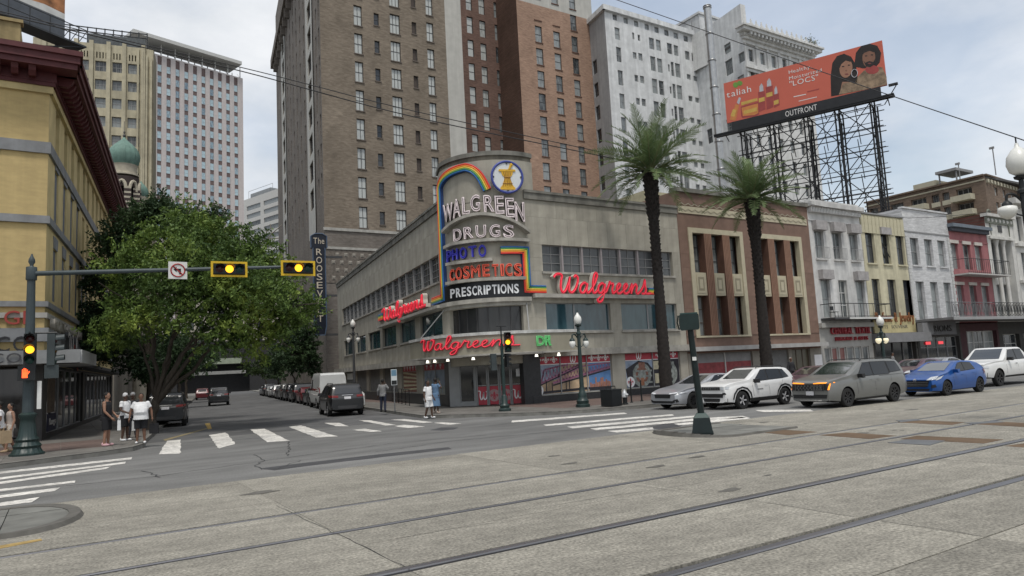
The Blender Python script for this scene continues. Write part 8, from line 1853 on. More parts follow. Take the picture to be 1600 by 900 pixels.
def person(label, loc, face, H, skin, outfit, pose=None, girth=1.0, bare_arms=.45, hat=None, group=None, hair=hr_b, neck=1.47):
 """face: heading the figure looks at; outfit: dict of garment -> cloth. local: looks along -Y"""
 root=E('person', label, 'person', loc, face+math.pi/2, group);k=H/1.75;p=dict(lh=(.02, -.04), rh=(-.02, -.04), le=(.27, .02, 1.13), re=(-.27, .02, 1.13), lw=(.30, -.06, .88), rw=(-.30, -.06, .88), lk=(.10, -.02, .50), rk=(-.10, -.02, .50), lf=(.12, 0), rf=(-.12, .02), turn=0);p.update(pose or{})
 g=girth;V3=lambda t:Vector(t)
 sh={1:V3((.185*(1+(g-1)*.5), 0, 1.42)), -1:V3((-.185*(1+(g-1)*.5), 0, 1.42))};hp={1:V3((.095, 0, .92)), -1:V3((-.095, 0, .92))}
 el, wr, kn={1:V3(p['le']), -1:V3(p['re'])}, {1:V3(p['lw']), -1:V3(p['rw'])}, {1:V3(p['lk']), -1:V3(p['rk'])};ft={1:p['lf'], -1:p['rf']}
 b=MB();n=12
 def tor(b, e):
  P=[(.90, .165*g+e, .115*g+e), (1.0, .165*g+e, .115*g*g+e), (1.10, .155*g+e, .115*g*g+e), (1.22, .165*g+e, .120*g+e), (1.34, .185*(.6+.4*g)+e, .120*g+e), (1.42, .165+e, .095+e), (1.46, .09+e, .07+e)]
  vs=[(rx*math.cos(a), ry*math.sin(a)-.02*(g-1)*8*(1 if 1<z<1.3 else 0), z)for z, rx, ry in P for a in np.linspace(0, 2*math.pi, n+1)[:-1]]
  b.add(vs, [(i*n+j, i*n+(j+1)%n, (i+1)*n+(j+1)%n, (i+1)*n+j)for i in range(6)for j in range(n)]+[tuple(range(n))[::-1], tuple(range(6*n, 7*n))])
 tor(b, 0);b.tube([(0, .0, 1.40), (0, -.005, 1.54)], [.06, .052], 10)
 hz=1.635;b.ball((0, -.01, hz+.015), (.076, .093, .108), 14, 10);b.ball((0, -.035, hz-.055), (.056, .062, .058), 12, 8);b.add([(-.014, -.098, hz-.03), (.014, -.098, hz-.03), (0, -.125, hz-.028), (0, -.098, hz+.025), (0, -.08, hz-.03)], [(0, 2, 3), (2, 1, 3), (0, 1, 2), (0, 3, 4), (1, 4, 3), (0, 4, 1)])
 for s in(1, -1):
  b.ball((s*.078, .0, hz-.005), (.012, .022, .032), 8, 6)
  b.tube([sh[s]+V3((-s*.02, 0, -.01)), sh[s].lerp(el[s], .4), el[s]], [.058*g**.5, .050*g**.5, .040], 10);b.ball(tuple(sh[s]+V3((-s*.01, 0, -.01))), .06, 10, 7);b.tube([el[s], el[s].lerp(wr[s], .35), wr[s]], [.041, .041, .027], 10)
  d=(wr[s]-el[s]).normalized();pal=wr[s]+d*.055;b.tube([wr[s], pal, wr[s]+d*.095], [.026, .036, .034], 8)
  side=d.cross(V3((0, 1, 0))if abs(d.y)<.8 else V3((1, 0, 0))).normalized();fw=d.cross(side)
  for q in range(4):b0=wr[s]+d*.085+fw*(.026-.0175*q);ln=(.07, .08, .075, .058)[q];b.tube([b0, b0+d*ln*.5-side*s*.004, b0+d*ln-side*s*.018], [.0095, .009, .0075], 6)
  b.tube([wr[s]+d*.03+fw*.025, wr[s]+d*.06+fw*.052, wr[s]+d*.095+fw*.058], [.012, .011, .009], 6)
  an=V3((ft[s][0], ft[s][1], .085));b.tube([hp[s], hp[s].lerp(kn[s], .45), kn[s]], [.098*g**.4, .080*g**.3, .056], 10);b.tube([kn[s], kn[s].lerp(an, .3), an], [.055, .058, .036], 10);b.tube([an, an+V3((s*.01, -.13, -.045))], [.036, .03], 8)
 body=remesh(b, 'body', skin, .011, root);body.matrix_local=Matrix.Scale(k, 4)
 sc=Matrix.Scale(k, 4)
 f=MB()
 for s in(1, -1):f.ball((s*.030, -.088, hz+.012), (.012, .008, .006), 8, 5)
 f.obj('eyes', M('eye_dark', (.02, .016, .014), .3), root, 60, sc);MB().ball((0, -.092, hz-.066), (.022, .010, .006), 8, 5).obj('mouth', M('lip_dark', (.10, .04, .035), .5), root, 60, sc)
 if hat:MB().lathe([(.085, -.02), (.09, .03), (.075, .09), (.03, .115), (.005, .12)], 16, 0, (0, .0, hz+.035)).add([(-.06, -.07, hz+.035), (.06, -.07, hz+.035), (.05, -.17, hz+.02), (-.05, -.17, hz+.02)], [(0, 1, 2, 3), (3, 2, 1, 0)]).obj('cap', hat, root, 60, sc)
 elif hair:
  h=MB();h.ball((0, .012, hz+.032), (.084, .098, .105), 14, 9);o=h.obj('hair', hair, root, 60, sc)
  for v in o.data.vertices:
   if v.co.y<-.045 and v.co.z<hz+.07:v.co.y=-.045
   if v.co.z<hz-.035:v.co.z=hz-.035
 for nm, m in outfit.items():
  c=MB();e=.018
  if nm in('shirt', 'tank_top', 'jacket', 'dress'):
   tor(c, e)
   if nm!='tank_top':
    for s in(1, -1):
     fr=1.0 if nm=='jacket' else.62
     c.ball(tuple(sh[s]+V3((-s*.01, 0, -.012))), .078, 10, 7);c.tube([sh[s]+V3((-s*.03, 0, -.01)), sh[s].lerp(el[s], fr)], [.075*g**.5, .068*g**.4], 10)
     if nm=='jacket':c.tube([el[s], el[s].lerp(wr[s], .9)], [.062, .042], 10)
   c.tube([(0, 0, .98), (0, 0, .84 if nm!='dress' else.80)], [.175*g, .185*g], 14)
   if nm=='dress':c.tube([(0, 0, .92), (0, .0, .62), (0, .01, .36)], [.16*g, .19*g, .22*g], 16)
  elif nm in('shorts', 'trousers', 'skirt'):
   c.tube([(0, 0, 1.0), (0, 0, .86)], [.155*g, .175*g], 14)
   for s in(1, -1):
    an=V3((ft[s][0], ft[s][1], .10))
    if nm=='trousers':c.tube([hp[s]+V3((0, 0, .03)), hp[s].lerp(kn[s], .5), kn[s], kn[s].lerp(an, .4), an], [.11*g**.4, .096*g**.3, .075, .07, .058], 10)
    else:c.tube([hp[s]+V3((0, 0, .03)), hp[s].lerp(kn[s], .5), hp[s].lerp(kn[s], .95 if nm=='shorts' else.5)], [.115*g**.5, .112*g**.4, .105*g**.3], 10)
  elif nm=='shoes':
   for s in(1, -1):
    a=V3((ft[s][0], ft[s][1], 0));sm=MB().ball((a.x+s*.012, a.y-.06, .045), (.048, .125, .045), 10, 7).ball((a.x, a.y+.03, .07), (.042, .05, .06), 10, 7)
    for v in range(len(sm.v)):sm.v[v]=(sm.v[v][0], sm.v[v][1], max(.004, sm.v[v][2]))
    sm.obj('shoe', m, root, 60, sc)
   continue
  o=remesh(c, nm, m, .014, root);o.matrix_local=sc
 return root
def bag(label, loc, m, w=.26, d=.10, h=.30, rz=0, parent=None):
 o=E('shopping_bag', label, 'bag', loc, rz, 'bags the people carry');MB().frust(0, 0, 0, h, w/2, d/2, w/2*.95, d/2*.9).obj('sack', m, o)
 for s in(-1, 1):MB().tube([(-w*.22, s*d*.3, h), (-w*.12, s*d*.1, h+.13), (w*.12, s*d*.1, h+.13), (w*.22, s*d*.3, h)], .007, 5).obj('handle', m, o)
 return o
KL='people waiting on the left pavement';cam_a=lambda x, y:math.atan2(-y, -x)
def P_(px, py, z=.15):x, y=G(px, py, z);return(x, y, z)
x=P_(166, 697);fa=cam_a(x[0], x[1]);person('man in black tank top and shorts holding a white paper bag', x, fa+1.15, 1.86, sk_t, dict(tank_top=BK, shorts=BK, shoes=cl('shoe_pink', (.55, .34, .36))), dict(le=(.22, -.05, 1.14), lw=(.14, -.24, .98), re=(-.24, -.04, 1.14), rw=(-.16, -.22, .92)), 1.05, group=KL)
v=Vector(x)+Vector((.38, -.10, .52));bag('white paper bag held by the man in the black tank top', v, WT, .26, .11, .34, fa)
x=P_(220, 693);fa=cam_a(x[0], x[1]);person('heavy man in a white V neck T-shirt and black shorts', x, fa-.1, 1.76, sk_m, dict(shirt=WT, shorts=BK, shoes=WT), dict(le=(.33, .0, 1.14), re=(-.33, 0, 1.14), lw=(.36, -.06, .90), rw=(-.36, -.06, .90)), 1.36, group=KL)
v=Vector(x)+Vector((.42, -.05, .32));bag('black bag with white edge hanging from the heavy man', v, BK, .30, .12, .36, fa+1.2)
x=P_(195, 689);fa=cam_a(x[0], x[1]);person('man in white T-shirt turned towards the heavy man', x, fa+.9, 1.78, sk_d, dict(shirt=WT, shorts=BK, shoes=WT), dict(le=(.26, -.02, 1.14), lw=(.10, -.30, 1.06), re=(-.26, -.02, 1.14), rw=(-.14, -.28, 1.02)), 1.08, group=KL, hat=cl('cap_white', (.5, .5, .5)))
v=Vector(x)+Vector((.26, -.35, .38));bag('pale plastic bag hanging between the two men in white', v, cl('plastic', (.45, .45, .44)), .24, .12, .34, fa)
x=P_(207, 684);person('man in dark clothes standing behind the two white T-shirts', x, cam_a(x[0], x[1]), 1.78, sk_d, dict(shirt=DN, trousers=DN, shoes=BK), group=KL, hat=cl('cap_grey', (.22, .22, .22)))
x=P_(-3, 708);person('man in white T-shirt walking out of the photo at the left edge', x, cam_a(x[0], x[1])-1.5, 1.74, sk_m, dict(shirt=WT, trousers=TN, shoes=TN), dict(lf=(.12, -.22), rf=(-.12, .26), lk=(.10, -.14, .50), rk=(-.10, .06, .50), lw=(.30, -.2, .98), rw=(-.28, .16, .92)), 1.12, group=KL)
x=P_(15, 706);person('woman in pale shorts behind the green signal pole at left', x, cam_a(x[0], x[1])-1.2, 1.66, sk_t, dict(tank_top=cl('beige', (.42, .36, .32)), shorts=cl('shorts_pale', (.45, .42, .38)), shoes=TN), dict(lf=(.12, -.18), rf=(-.12, .2), lk=(.1, -.12, .5), rk=(-.1, .04, .5)), .95, group=KL)
x=P_(8, 709);bag('brown paper bag carried by the couple at the left edge', (x[0], x[1]-.1, .5), TN, .34, .16, .42, .4)
KC='people at the drugstore corner'
x=P_(670, 653, .05);fa=cam_a(x[0], x[1]);person('person in a white shirt and white shorts stepping off the corner', (x[0], x[1], .03), fa+.9, 1.74, sk_d, dict(shirt=WT, shorts=WT, shoes=WT), dict(lf=(.11, -.12), rf=(-.11, .12), lk=(.1, -.1, .5), le=(.28, .03, 1.14), lw=(.3, -.1, .92)), 1.15, group=KC)
x=P_(682, 646);person('woman in a long blue denim dress lifting a hand to her face', x, cam_a(x[0], x[1])+2.4, 1.7, sk_d, dict(dress=BL, shoes=cl('shoe_beige', (.4, .33, .28))), dict(re=(-.30, -.08, 1.24), rw=(-.10, -.20, 1.52), lw=(.26, -.1, .92)), 1.02, group=KC)
x=P_(599, 644);person('person in a grey jacket and dark trousers beside the black SUV', x, cam_a(x[0], x[1])+2.8, 1.76, sk_d, dict(jacket=GR, trousers=NV, shoes=BK), dict(re=(-.30, -.06, 1.24), rw=(-.10, -.16, 1.5), lf=(.14, -.05), rf=(-.13, .08)), 1.0, group=KC)
x=P_(920, 621);person('man in dark clothes walking behind the green street lamp', x, R(5), 1.78, sk_d, dict(jacket=NV, trousers=DN, shoes=BK), dict(lf=(.1, -.25), rf=(-.1, .28), lk=(.1, -.16, .5), rk=(-.1, .06, .5), lw=(.28, .12, .94), rw=(-.28, -.2, .96)), 1.0, group=KC)
xk_=ray(1237, 580);person('distant man in dark jacket on the pavement by the roller shutter', (xk_[0]/xk_[1]*30.5, 30.5, .15), R(-100), 1.76, sk_m, dict(jacket=DN, trousers=DN, shoes=BK), hair=M('hair_pale', (.3, .28, .26), .8), group=KC)
xk_=ray(1397, 580);person('distant person in a pale top before the yellow shop house', (xk_[0]/xk_[1]*30.8, 30.8, .15), R(-70), 1.7, sk_m, dict(shirt=GR, trousers=DN, shoes=BK), group=KC)
# ================================================================== street furniture, signs, wires
green=M('furniture_green', (.011, .027, .025), .45, .2, 3, spec=.5);blk=M('furniture_black', (.014, .016, .017), .5, .2, 4);globe=M('globe_white', (.70, .70, .66), .35, .06, 2, spec=.5)
yel_s=M('signal_yellow', (.62, .40, .02), .5, .1);amber=M('amber_lit', (1.0, .42, .02), .4, 0, emit=1.5);hand_r=M('hand_lit', (1.0, .09, .02), .4, 0, emit=1.4);lens_r=M('lens_red_off', (.05, .012, .012), .25, .1);lens_g=M('lens_green_off', (.012, .045, .038), .25, .1);white_s=M('sign_white', (.62, .62, .60), .5, .08);sred=M('sign_ring_red', (.32, .02, .025), .5, .1)
def fluted(mb, prof, n=32, fl=.035, nf=12, c=(0, 0, 0), mi=0):return mb.lathe(prof, n, mi, c, fl, nf)
def lamp_post(label, loc, H, gs, arms=True, rz=0, mat=green, group='street lamps with white globes'):
 root=E('street_lamp', label, 'street lamp', loc, rz, group);k=H/5.4
 MB().lathe([(.34, 0), (.34, .12), (.28, .16), (.30, .30), (.24, .36), (.20, .5), (.21, .62), (.14, .72), (.12, .95)], 10).obj('base', mat, root, 40)
 fluted(MB(), [(.105, .9), (.075, H-1.0), (.12, H-.98), (.12, H-.9), (.07, H-.85), (.06, H-.62)]).obj('pole', mat, root, 40)
 MB().lathe([(.07, H-.62), (.15, H-.58), (.17, H-.52), (.10, H-.50)], 12).obj('globe_collar', mat, root, 40)
 MB().lathe([(.10, 0), (gs*.8, gs*.35), (gs, gs*1.05), (gs*.9, gs*1.75), (gs*.5, gs*2.35), (.06, gs*2.6), (.04, gs*2.95)], 16).obj('globe', globe, root, 60, Matrix.Translation((0, 0, H-.50)))
 MB().tube([(0, 0, H-.5+gs*2.9), (0, 0, H-.4+gs*3.2)], .02, 5).obj('finial', mat, root)
 if arms:
  for s in(-1, 1):
   b=MB();b.tube(catmull([(0, 0, H-1.25), (s*.2, 0, H-1.0), (s*.36, 0, H-.98), (s*.40, 0, H-1.15)], 5), .035, 6);b.tube(catmull([(0, 0, H-1.6), (s*.22, 0, H-1.5), (s*.3, 0, H-1.2)], 4), .022, 5);b.lathe([(.05, 0), (.12, -.08), (.13, -.16)], 10, 0, (s*.40, 0, H-1.14));b.obj('arm', mat, root, 60)
   MB().lathe([(.05, -.50), (gs*.55, -.42), (gs*.8, -.30), (gs*.72, -.18), (.1, -.14)], 14).obj('hanging_globe', globe, root, 60, Matrix.Translation((s*.40, 0, H-1.14)))
 return root
x, y=G(911, 636, .15);d_=fwd_d(x, y);H=TP(900, 480, d_).z-.15-.3
lamp_post('green street lamp with three white globes at the drugstore kerb', (x, y, .15), H, .19, True, 0)
dd=ray(1383, 575);Yl=26.3;Xl=dd[0]/dd[1]*Yl;H=TP(1374, 490, fwd_d(Xl, Yl)).z-.15-.3
Lb=lamp_post('green street lamp with three globes before the yellow shop house', (Xl, Yl, .15), H, .24, True, 0)
for o_ in Lb.children:
 if o_.name.startswith('hanging'):o_.data=o_.data.copy();o_.data.materials[0]=M('globe_lit', (.8, .72, .5), .4, .05, emit=.45)
p=TP(1590, 240, 19.0);lamp_post('big black street lamp at the right edge of the photo', (p.x, p.y, 0), p.z-.1, .30, True, R(-50), blk)
q=np.array([15.7, 34.8])+dS*17;lamp_post('two globe street lamp on the side street by the drugstore wall', (q[0], q[1], .15), 6.2, .2, True, R(10), M('lamp_grey', (.05, .052, .055), .6, .2))
# ---- signal heads
def head_v(parent, loc, rz, lit=1, box=blk, s=1.0, back=False):
 """upright three-lamp head, faces -Y locally"""
 mx=Matrix.Translation(loc)@Matrix.Rotation(rz, 4, 'Z')@Matrix.Scale(s, 4)
 h=MB().box(-.17, .17, -.0, .22, -.52, .52);h=h.obj('signal_head', box, parent, None, mx)
 for k, z in enumerate((.34, 0, -.34)):
  m=amber if(k==1 and lit)else(lens_r if k==0 else lens_g if k==2 else M('lens_amber_off', (.10, .05, .01), .3, .1))
  o=MB().lathe([(.125, 0), (.10, .03), (.02, .045)], 16).obj('lens', m, h, 60, Matrix.Translation((0, -.005, z))@Matrix.Rotation(R(90), 4, 'X'))
  b=MB();n=12;P=[]
  for i in range(n+1):
   a=math.pi*(-.08+1.16*i/n);P+=[(.145*math.cos(a), -.002, z+.145*math.sin(a)), (.15*math.cos(a), -.26, z+.03+.14*math.sin(a))]
  b.v=P;b.f=[(2*i, 2*i+1, 2*i+3, 2*i+2)for i in range(n)];b.m=[0]*n;b.obj('visor', box, h, 60)
 return h
def head_h(parent, loc, rz):
 mx=Matrix.Translation(loc)@Matrix.Rotation(rz, 4, 'Z')
 h=MB().box(-.50, .50, 0, .2, -.17, .17).obj('signal_head', blk, parent, None, mx)
 bp=MB();W, H_, t=.60, .275, .075
 bp.box(-W, W, .06, .08, H_-t, H_).box(-W, W, .06, .08, -H_, -H_+t).box(-W, -W+t, .06, .08, -H_+t, H_-t).box(W-t, W, .06, .08, -H_+t, H_-t);bp.obj('yellow_border', yel_s, h)
 MB().box(-W+t, W-t, .082, .09, -H_+t, H_-t).obj('backplate', blk, h)
 for k, xx in enumerate((-.32, 0, .32)):
  MB().lathe([(.135, 0), (.11, .03), (.02, .045)], 16).obj('lens', (lens_r, amber, lens_g)[k], h, 60, Matrix.Translation((xx, -.005, 0))@Matrix.Rotation(R(90), 4, 'X'))
  b=MB();n=12;P=[]
  for i in range(n+1):
   a=math.pi*(.02+.96*i/n);P+=[(xx+.15*math.cos(a), -.002, .15*math.sin(a)), (xx+.155*math.cos(a), -.22, .02+.145*math.sin(a))]
  b.v=P;b.f=[(2*i, 2*i+1, 2*i+3, 2*i+2)for i in range(n)];b.m=[0]*n;b.obj('visor', blk, h, 60)
 return h
px0, py0=G(42, 711, .15);sd=fwd_d(px0, py0);zA_=TP(48, 424, sd).z;d_=ray(492, 421);t_=(zA_-CH)/d_[2];tip=Vector((d_[0]*t_, d_[1]*t_, zA_))
tl=E('traffic_signal', 'tall green traffic signal pole with long mast arm on the left corner', 'traffic signal', (px0, py0, .15));o3=Vector((px0, py0, .15));zf=TP(46, 392, sd).z-.15
za_=zA_-.15
fluted(MB(), [(.48, 0), (.48, .06), (.42, .10), (.36, .22), (.39, .30), (.30, .42), (.33, .5), (.26, .60), (.21, 1.0), (.205, 1.15), (.25, 1.22), (.25, 1.3), (.17, 1.36)], 48, .03, 16).obj('base', green, tl, 40)
fluted(MB(), [(.165, 1.3), (.115, za_-.3), (.115, zf-.55)], 32, .03, 12).obj('pole', M('pole_slate', (.045, .06, .065), .5, .2), tl, 40)
MB().lathe([(.15, za_-.22), (.16, za_-.2), (.16, za_+.2), (.15, za_+.22)], 20).lathe([(.12, zf-.6), (.15, zf-.56), (.13, zf-.48), (.06, zf-.42), (.05, zf-.38), (.10, zf-.28), (.09, zf-.18), (.05, zf-.1), (.02, zf)], 16).obj('finial', M('pole_slate', (0, 0, 0)), tl, 40)
av=tip-o3;av.z=0;ra=math.atan2(av.y, av.x)
MB().tube([(0, 0, za_), (av.x, av.y, za_+.12)], [.085, .05], 10).obj('mast_arm', M('pole_slate', (0, 0, 0)), tl, 60)
def on_arm(px):
 u=Vector((px-800, 0));r_=ray(px, 422);n=np.array([-av.y, av.x]);t=(n[0]*px0+n[1]*py0)/(n[0]*r_[0]+n[1]*r_[1]);return Vector((r_[0]*t-px0, r_[1]*t-py0, 0)), fwd_d(r_[0]*t, r_[1]*t)
cam_rz=lambda X, Y:math.atan2(Y, X)-math.pi/2
for px in(356, 463):
 q, dq=on_arm(px);h=head_h(tl, (q.x, q.y-.3, za_+.02), R(-4))
q, dq=on_arm(277);sgn=MB().box(-.30, .30, -.02, 0, -.30, .30).obj('turn_sign', white_s, tl, None, Matrix.Translation((q.x, q.y-.12, za_+.02))@Matrix.Rotation(R(2), 4, 'Z'))
MB().tube([(.22*math.cos(t), -.026, .22*math.sin(t))for t in np.linspace(0, 6.2832, 29)[:-1]], .022, 6, closed=True).tube([(-.155, -.032, .155), (.155, -.032, -.155)], .02, 6).obj('ban_ring', sred, sgn, 60)
MB().box(.04, .10, -.024, -.02, -.14, .06).box(-.06, .10, -.024, -.0205, .0, .06).prism([(-.14, .03), (-.04, -.07), (-.04, .13)], -.0245, -.0215, axis='y').obj('arrow', blk, sgn)
zz=lambda py:TP(43, py, sd).z-.15
head_v(tl, (.02, -.42, zz(547)), R(-3), 1);hb=MB().box(-.24, .24, -.02, .25, -.24, .24).obj('walk_signal', blk, tl, None, Matrix.Translation((-.05, -.42, zz(583)))@Matrix.Rotation(R(-3), 4, 'Z'))
b=MB();b.box(-.09, .06, -.032, -.024, -.16, .02)
for i, (x_, h_)in enumerate(((-.09, .09), (-.05, .13), (-.01, .12), (.03, .08))):b.box(x_, x_+.032, -.032, -.024, .02, .02+h_)
b.prism([(.06, -.06), (.12, .03), (.10, .06), (.06, .0)], -.032, -.024, axis='y').obj('hand_symbol', hand_r, hb, None, Matrix.Translation((-.03, 0, 0)))
head_v(tl, (.72, -.1, zz(547)), R(82), 0, M('head_slate', (.04, .05, .052), .5, .2));MB().box(-.2, .2, -.15, .15, -.22, .22).obj('walk_signal', M('head_slate', (0, 0, 0)), tl, None, Matrix.Translation((.62, -.05, zz(582))))
MB().tube([(0, 0, zz(520)), (.75, -.1, zz(520))], .03, 6).tube([(0, 0, zz(520)), (0, -.42, zz(520))], .03, 6).tube([(0, 0, zz(570)), (0, -.3, zz(570))], .03, 6).obj('bracket', blk, tl)
MB().box(-.06, .06, -.2, -.18, -.45, .45).obj('small_sign', white_s, tl, None, Matrix.Translation((.3, -.1, zz(618))))
x, y=G(789, 642, .15);sd2=fwd_d(x, y);t2=E('traffic_signal', 'green traffic signal post with lit amber lamp at the drugstore entrance', 'traffic signal', (x, y, .15));z2=lambda py:TP(787, py, sd2).z-.15
MB().lathe([(.30, 0), (.30, .08), (.22, .14), (.24, .26), (.15, .36), (.13, .7), (.09, .76)], 12).obj('base', green, t2, 40);fluted(MB(), [(.085, .7), (.07, z2(537))], 24, .03, 10).obj('pole', green, t2, 40)
MB().tube([(0, 0, z2(537)), (0, 0, z2(510))], .035, 6).tube([(-.25, 0, z2(509)), (.3, 0, z2(509))], .02, 5).tube([(-.55, 0, z2(556)), (.4, 0, z2(556))], .03, 6).obj('bracket', blk, t2)
head_v(t2, (.20, -.25, z2(535)), R(-25), 1, blk, .92);head_v(t2, (.36, .1, z2(563)), R(95), 0, blk, .62);head_v(t2, (-.5, .05, z2(565)), R(170), 0, M('head_slate', (0, 0, 0)), .75)
x, y=G(1098, 677, .05);sd3=fwd_d(x, y);pb=E('signal_post', 'dark green signal box seen from behind on a post at the platform end', 'signal post', (x, y, .05));z3_=lambda py:TP(1090, py, sd3).z-.05
gb=M('post_green', (.007, .014, .014), .45, .25, 4);top=z3_(515);lean=-.16
rz_=cam_rz(x, y)
MB().frust(0, 0, 0, .04, .29, .29, .29, .29).frust(0, 0, .04, .44, .28, .28, .22, .22).obj('base', gb, pb, None, Matrix.Rotation(rz_, 4, 'Z'));MB().frust(0, 0, .44, .56, .21, .21, .12, .12).obj('base_cap', M('cap_teal', (.02, .05, .045), .5, .2), pb, None, Matrix.Rotation(rz_, 4, 'Z'))
MB().tube([(0, 0, .5), (lean, 0, top)], [.095, .085], 14).obj('pole', gb, pb, 60)
hb_=z3_(490)-top
def rbox(w, h, dpt, r):
 P=[]
 for cx, cz, a0 in((w-r, h-r, 0), (-w+r, h-r, 90), (-w+r, -h+r, 180), (w-r, -h+r, 270)):
  for k in range(5):a=R(a0+22.5*k);P.append((cx+r*math.cos(a), cz+r*math.sin(a)))
 return P
hd=MB().prism(rbox(.27, hb_/2, 0, .06)[::-1], -.17, .17, axis='y').obj('signal_box', M('box_green', (.010, .022, .021), .5, .2, 3), pb, 40, Matrix.Translation((lean-.02, 0, top+hb_/2))@Matrix.Rotation(rz_, 4, 'Z'))
MB().box(-.24, .24, -.14, .14, hb_/2-.01, hb_/2+.035).obj('box_lid', M('lid_green', (.03, .07, .065), .5, .2), hd);MB().box(-.28, -.27, -.1, .1, -.1, .1).tube([(-.29, 0, .2), (-.33, 0, 0), (-.29, 0, -.2)], .02, 5).obj('hinge', gb, hd)
MB().box(-.05, .06, -.12, -.1, 0, .10).obj('sticker', white_s, pb, None, Matrix.Translation((lean*.62, 0, z3_(563)))@Matrix.Rotation(rz_, 4, 'Z'))
x, y=G(956, 635, .15);tr_=E('trash_can', 'black slatted trash can at the drugstore kerb', 'trash can', (x, y, .15), R(8));hh=TP(955, 608, fwd_d(x, y)).z-.15
MB().box(-.31, .31, -.3, .3, .06, hh-.04).obj('liner', M('liner_black', (.008, .008, .009), .6, .1), tr_)
for s in range(4):
 for k in range(9):link('slat', cached('tslat', lambda:MB().box(-.032, .032, -.025, 0, .03, hh).mesh('slat', blk)), tr_, Matrix.Rotation(R(90)*s, 4, 'Z')@Matrix.Translation((-.3+.075*k, -.33, 0)))
MB().tube([(-.34, -.34, hh-.02), (.34, -.34, hh-.02), (.34, .34, hh-.02), (-.34, .34, hh-.02)], .035, 6, closed=True).obj('rim', blk, tr_);MB().tube([(-.3, 0, hh), (-.3, 0, hh+.13), (.3, 0, hh+.13), (.3, 0, hh)], .025, 5).obj('handle', blk, tr_)
x, y=G(977, 632, .15);hy=E('fire_hydrant', 'small silver topped fire hydrant with black barrel beside the trash can', 'hydrant', (x, y, .15));sil=M('hydrant_silver', (.50, .51, .52), .4, .15, 5, metal=.3)
MB().lathe([(.15, 0), (.15, .05), (.11, .07), (.11, .34)], 14).obj('barrel', blk, hy, 40);MB().lathe([(.14, .34), (.15, .38), (.13, .42), (.13, .5), (.10, .58), (.05, .64), (.04, .70), (.02, .71)], 14).obj('bonnet', sil, hy, 40)
for k in range(3):MB().lathe([(.065, 0), (.07, .05), (.05, .10), (.02, .12)], 10).obj('outlet_cap', sil, hy, 40, Matrix.Translation((0, 0, .45))@Matrix.Rotation(R(-90+90*k), 4, 'Z')@Matrix.Rotation(R(90), 4, 'Y')@Matrix.Translation((0, 0, .10)))
for k, (px, py, lab)in enumerate(((987, 629, 'thin black bollard post nearer the hydrant'), (1003, 627, 'thin black bollard post nearer the palm'))):
 x, y=G(px, py, .15);bo=E('bollard', lab, 'bollard', (x, y, .15), 0, 'thin posts before the show window');b=MB();MB().tube([(0, 0, 0), (0, 0, .92), (-.03, 0, .98)], .038, 8).obj('post', blk, bo, 60);MB().lathe([(.08, 0), (.08, .03), (.05, .05)], 10).obj('foot', blk, bo, 40);MB().lathe([(.045, .98), (.05, 1.02), (.02, 1.06)], 8).obj('cap', blk, bo)
x, y=G(617, 643, .15);ps=E('parking_sign', 'white parking sign with blue top on a thin post behind the black SUV', 'sign', (x, y, .15));zq=TP(617, 577, fwd_d(x, y)).z-.15
MB().tube([(0, 0, 0), (0, 0, zq)], .035, 6).obj('post', M('galvanised', (.2, .2, .2), .5, .2, metal=.5), ps);sp2=MB().box(-.16, .16, -.06, -.04, zq-.85, zq).obj('plate', M('plate_white', (.55, .58, .58), .5, .1), ps, None, Matrix.Rotation(cam_rz(x, y)+.2, 4, 'Z'));MB().box(-.14, .14, -.066, -.061, zq-.35, zq-.03).obj('blue_panel', M('sign_blue', (.12, .22, .30), .5, .1), sp2);MB().box(-.14, .14, -.066, -.061, zq-.82, zq-.6).obj('dark_panel', blk, sp2)
q0, q1=np.array(G(613, 628, .15)), np.array(G(640, 634, .15))
rl=E('low_rail', 'low dark rail before the side show windows', 'rail', (q0[0], q0[1], .15));dv=q1-q0;b=MB()
for t in np.linspace(0, 1, 6):b.tube([(dv[0]*t, dv[1]*t, 0), (dv[0]*t, dv[1]*t, 1.0)], .025, 5)
for z_ in(.3, 1.0):b.tube([(0, 0, z_), (dv[0], dv[1], z_)], .025, 5)
b.obj('rail', blk, rl)
# ---- blade sign on the hotel
xb, yb_=0, 0;dd=ray(499, 450);Yb=80.0;Xb=dd[0]/dd[1]*Yb;bs=E('blade_sign', 'tall dark blade sign lettered THE ROOSEVELT hanging on the brown hotel', 'sign', (Xb, Yb, 0));FBs=Face(bs, Xb, Yb, STREET-math.pi/2)
zt, zs, zb_=FBs.at(499, 366)[1], FBs.at(499, 388)[1], FBs.at(508, 524)[1];wS=(FBs.at(508, 450)[0]-FBs.at(489, 450)[0])/2;wT=wS*1.32;navy=M('blade_navy', (.008, .011, .020), .4, .15);edge=M('blade_edge', (.06, .09, .14), .5, .2);bl_=M('blade_letters', (.48, .42, .33), .5, .15)
uc_=FBs.at(499, 450)[0]
P=[(uc_-wS, zb_+1.0), (uc_-wS*.7, zb_), (uc_+wS*.7, zb_), (uc_+wS, zb_+1.0), (uc_+wS, zs), (uc_+wT, zs), (uc_+wT, zt-.3), (uc_+wS*.6, zt), (uc_-wS*.6, zt), (uc_-wT, zt-.3), (uc_-wT, zs), (uc_-wS, zs)]
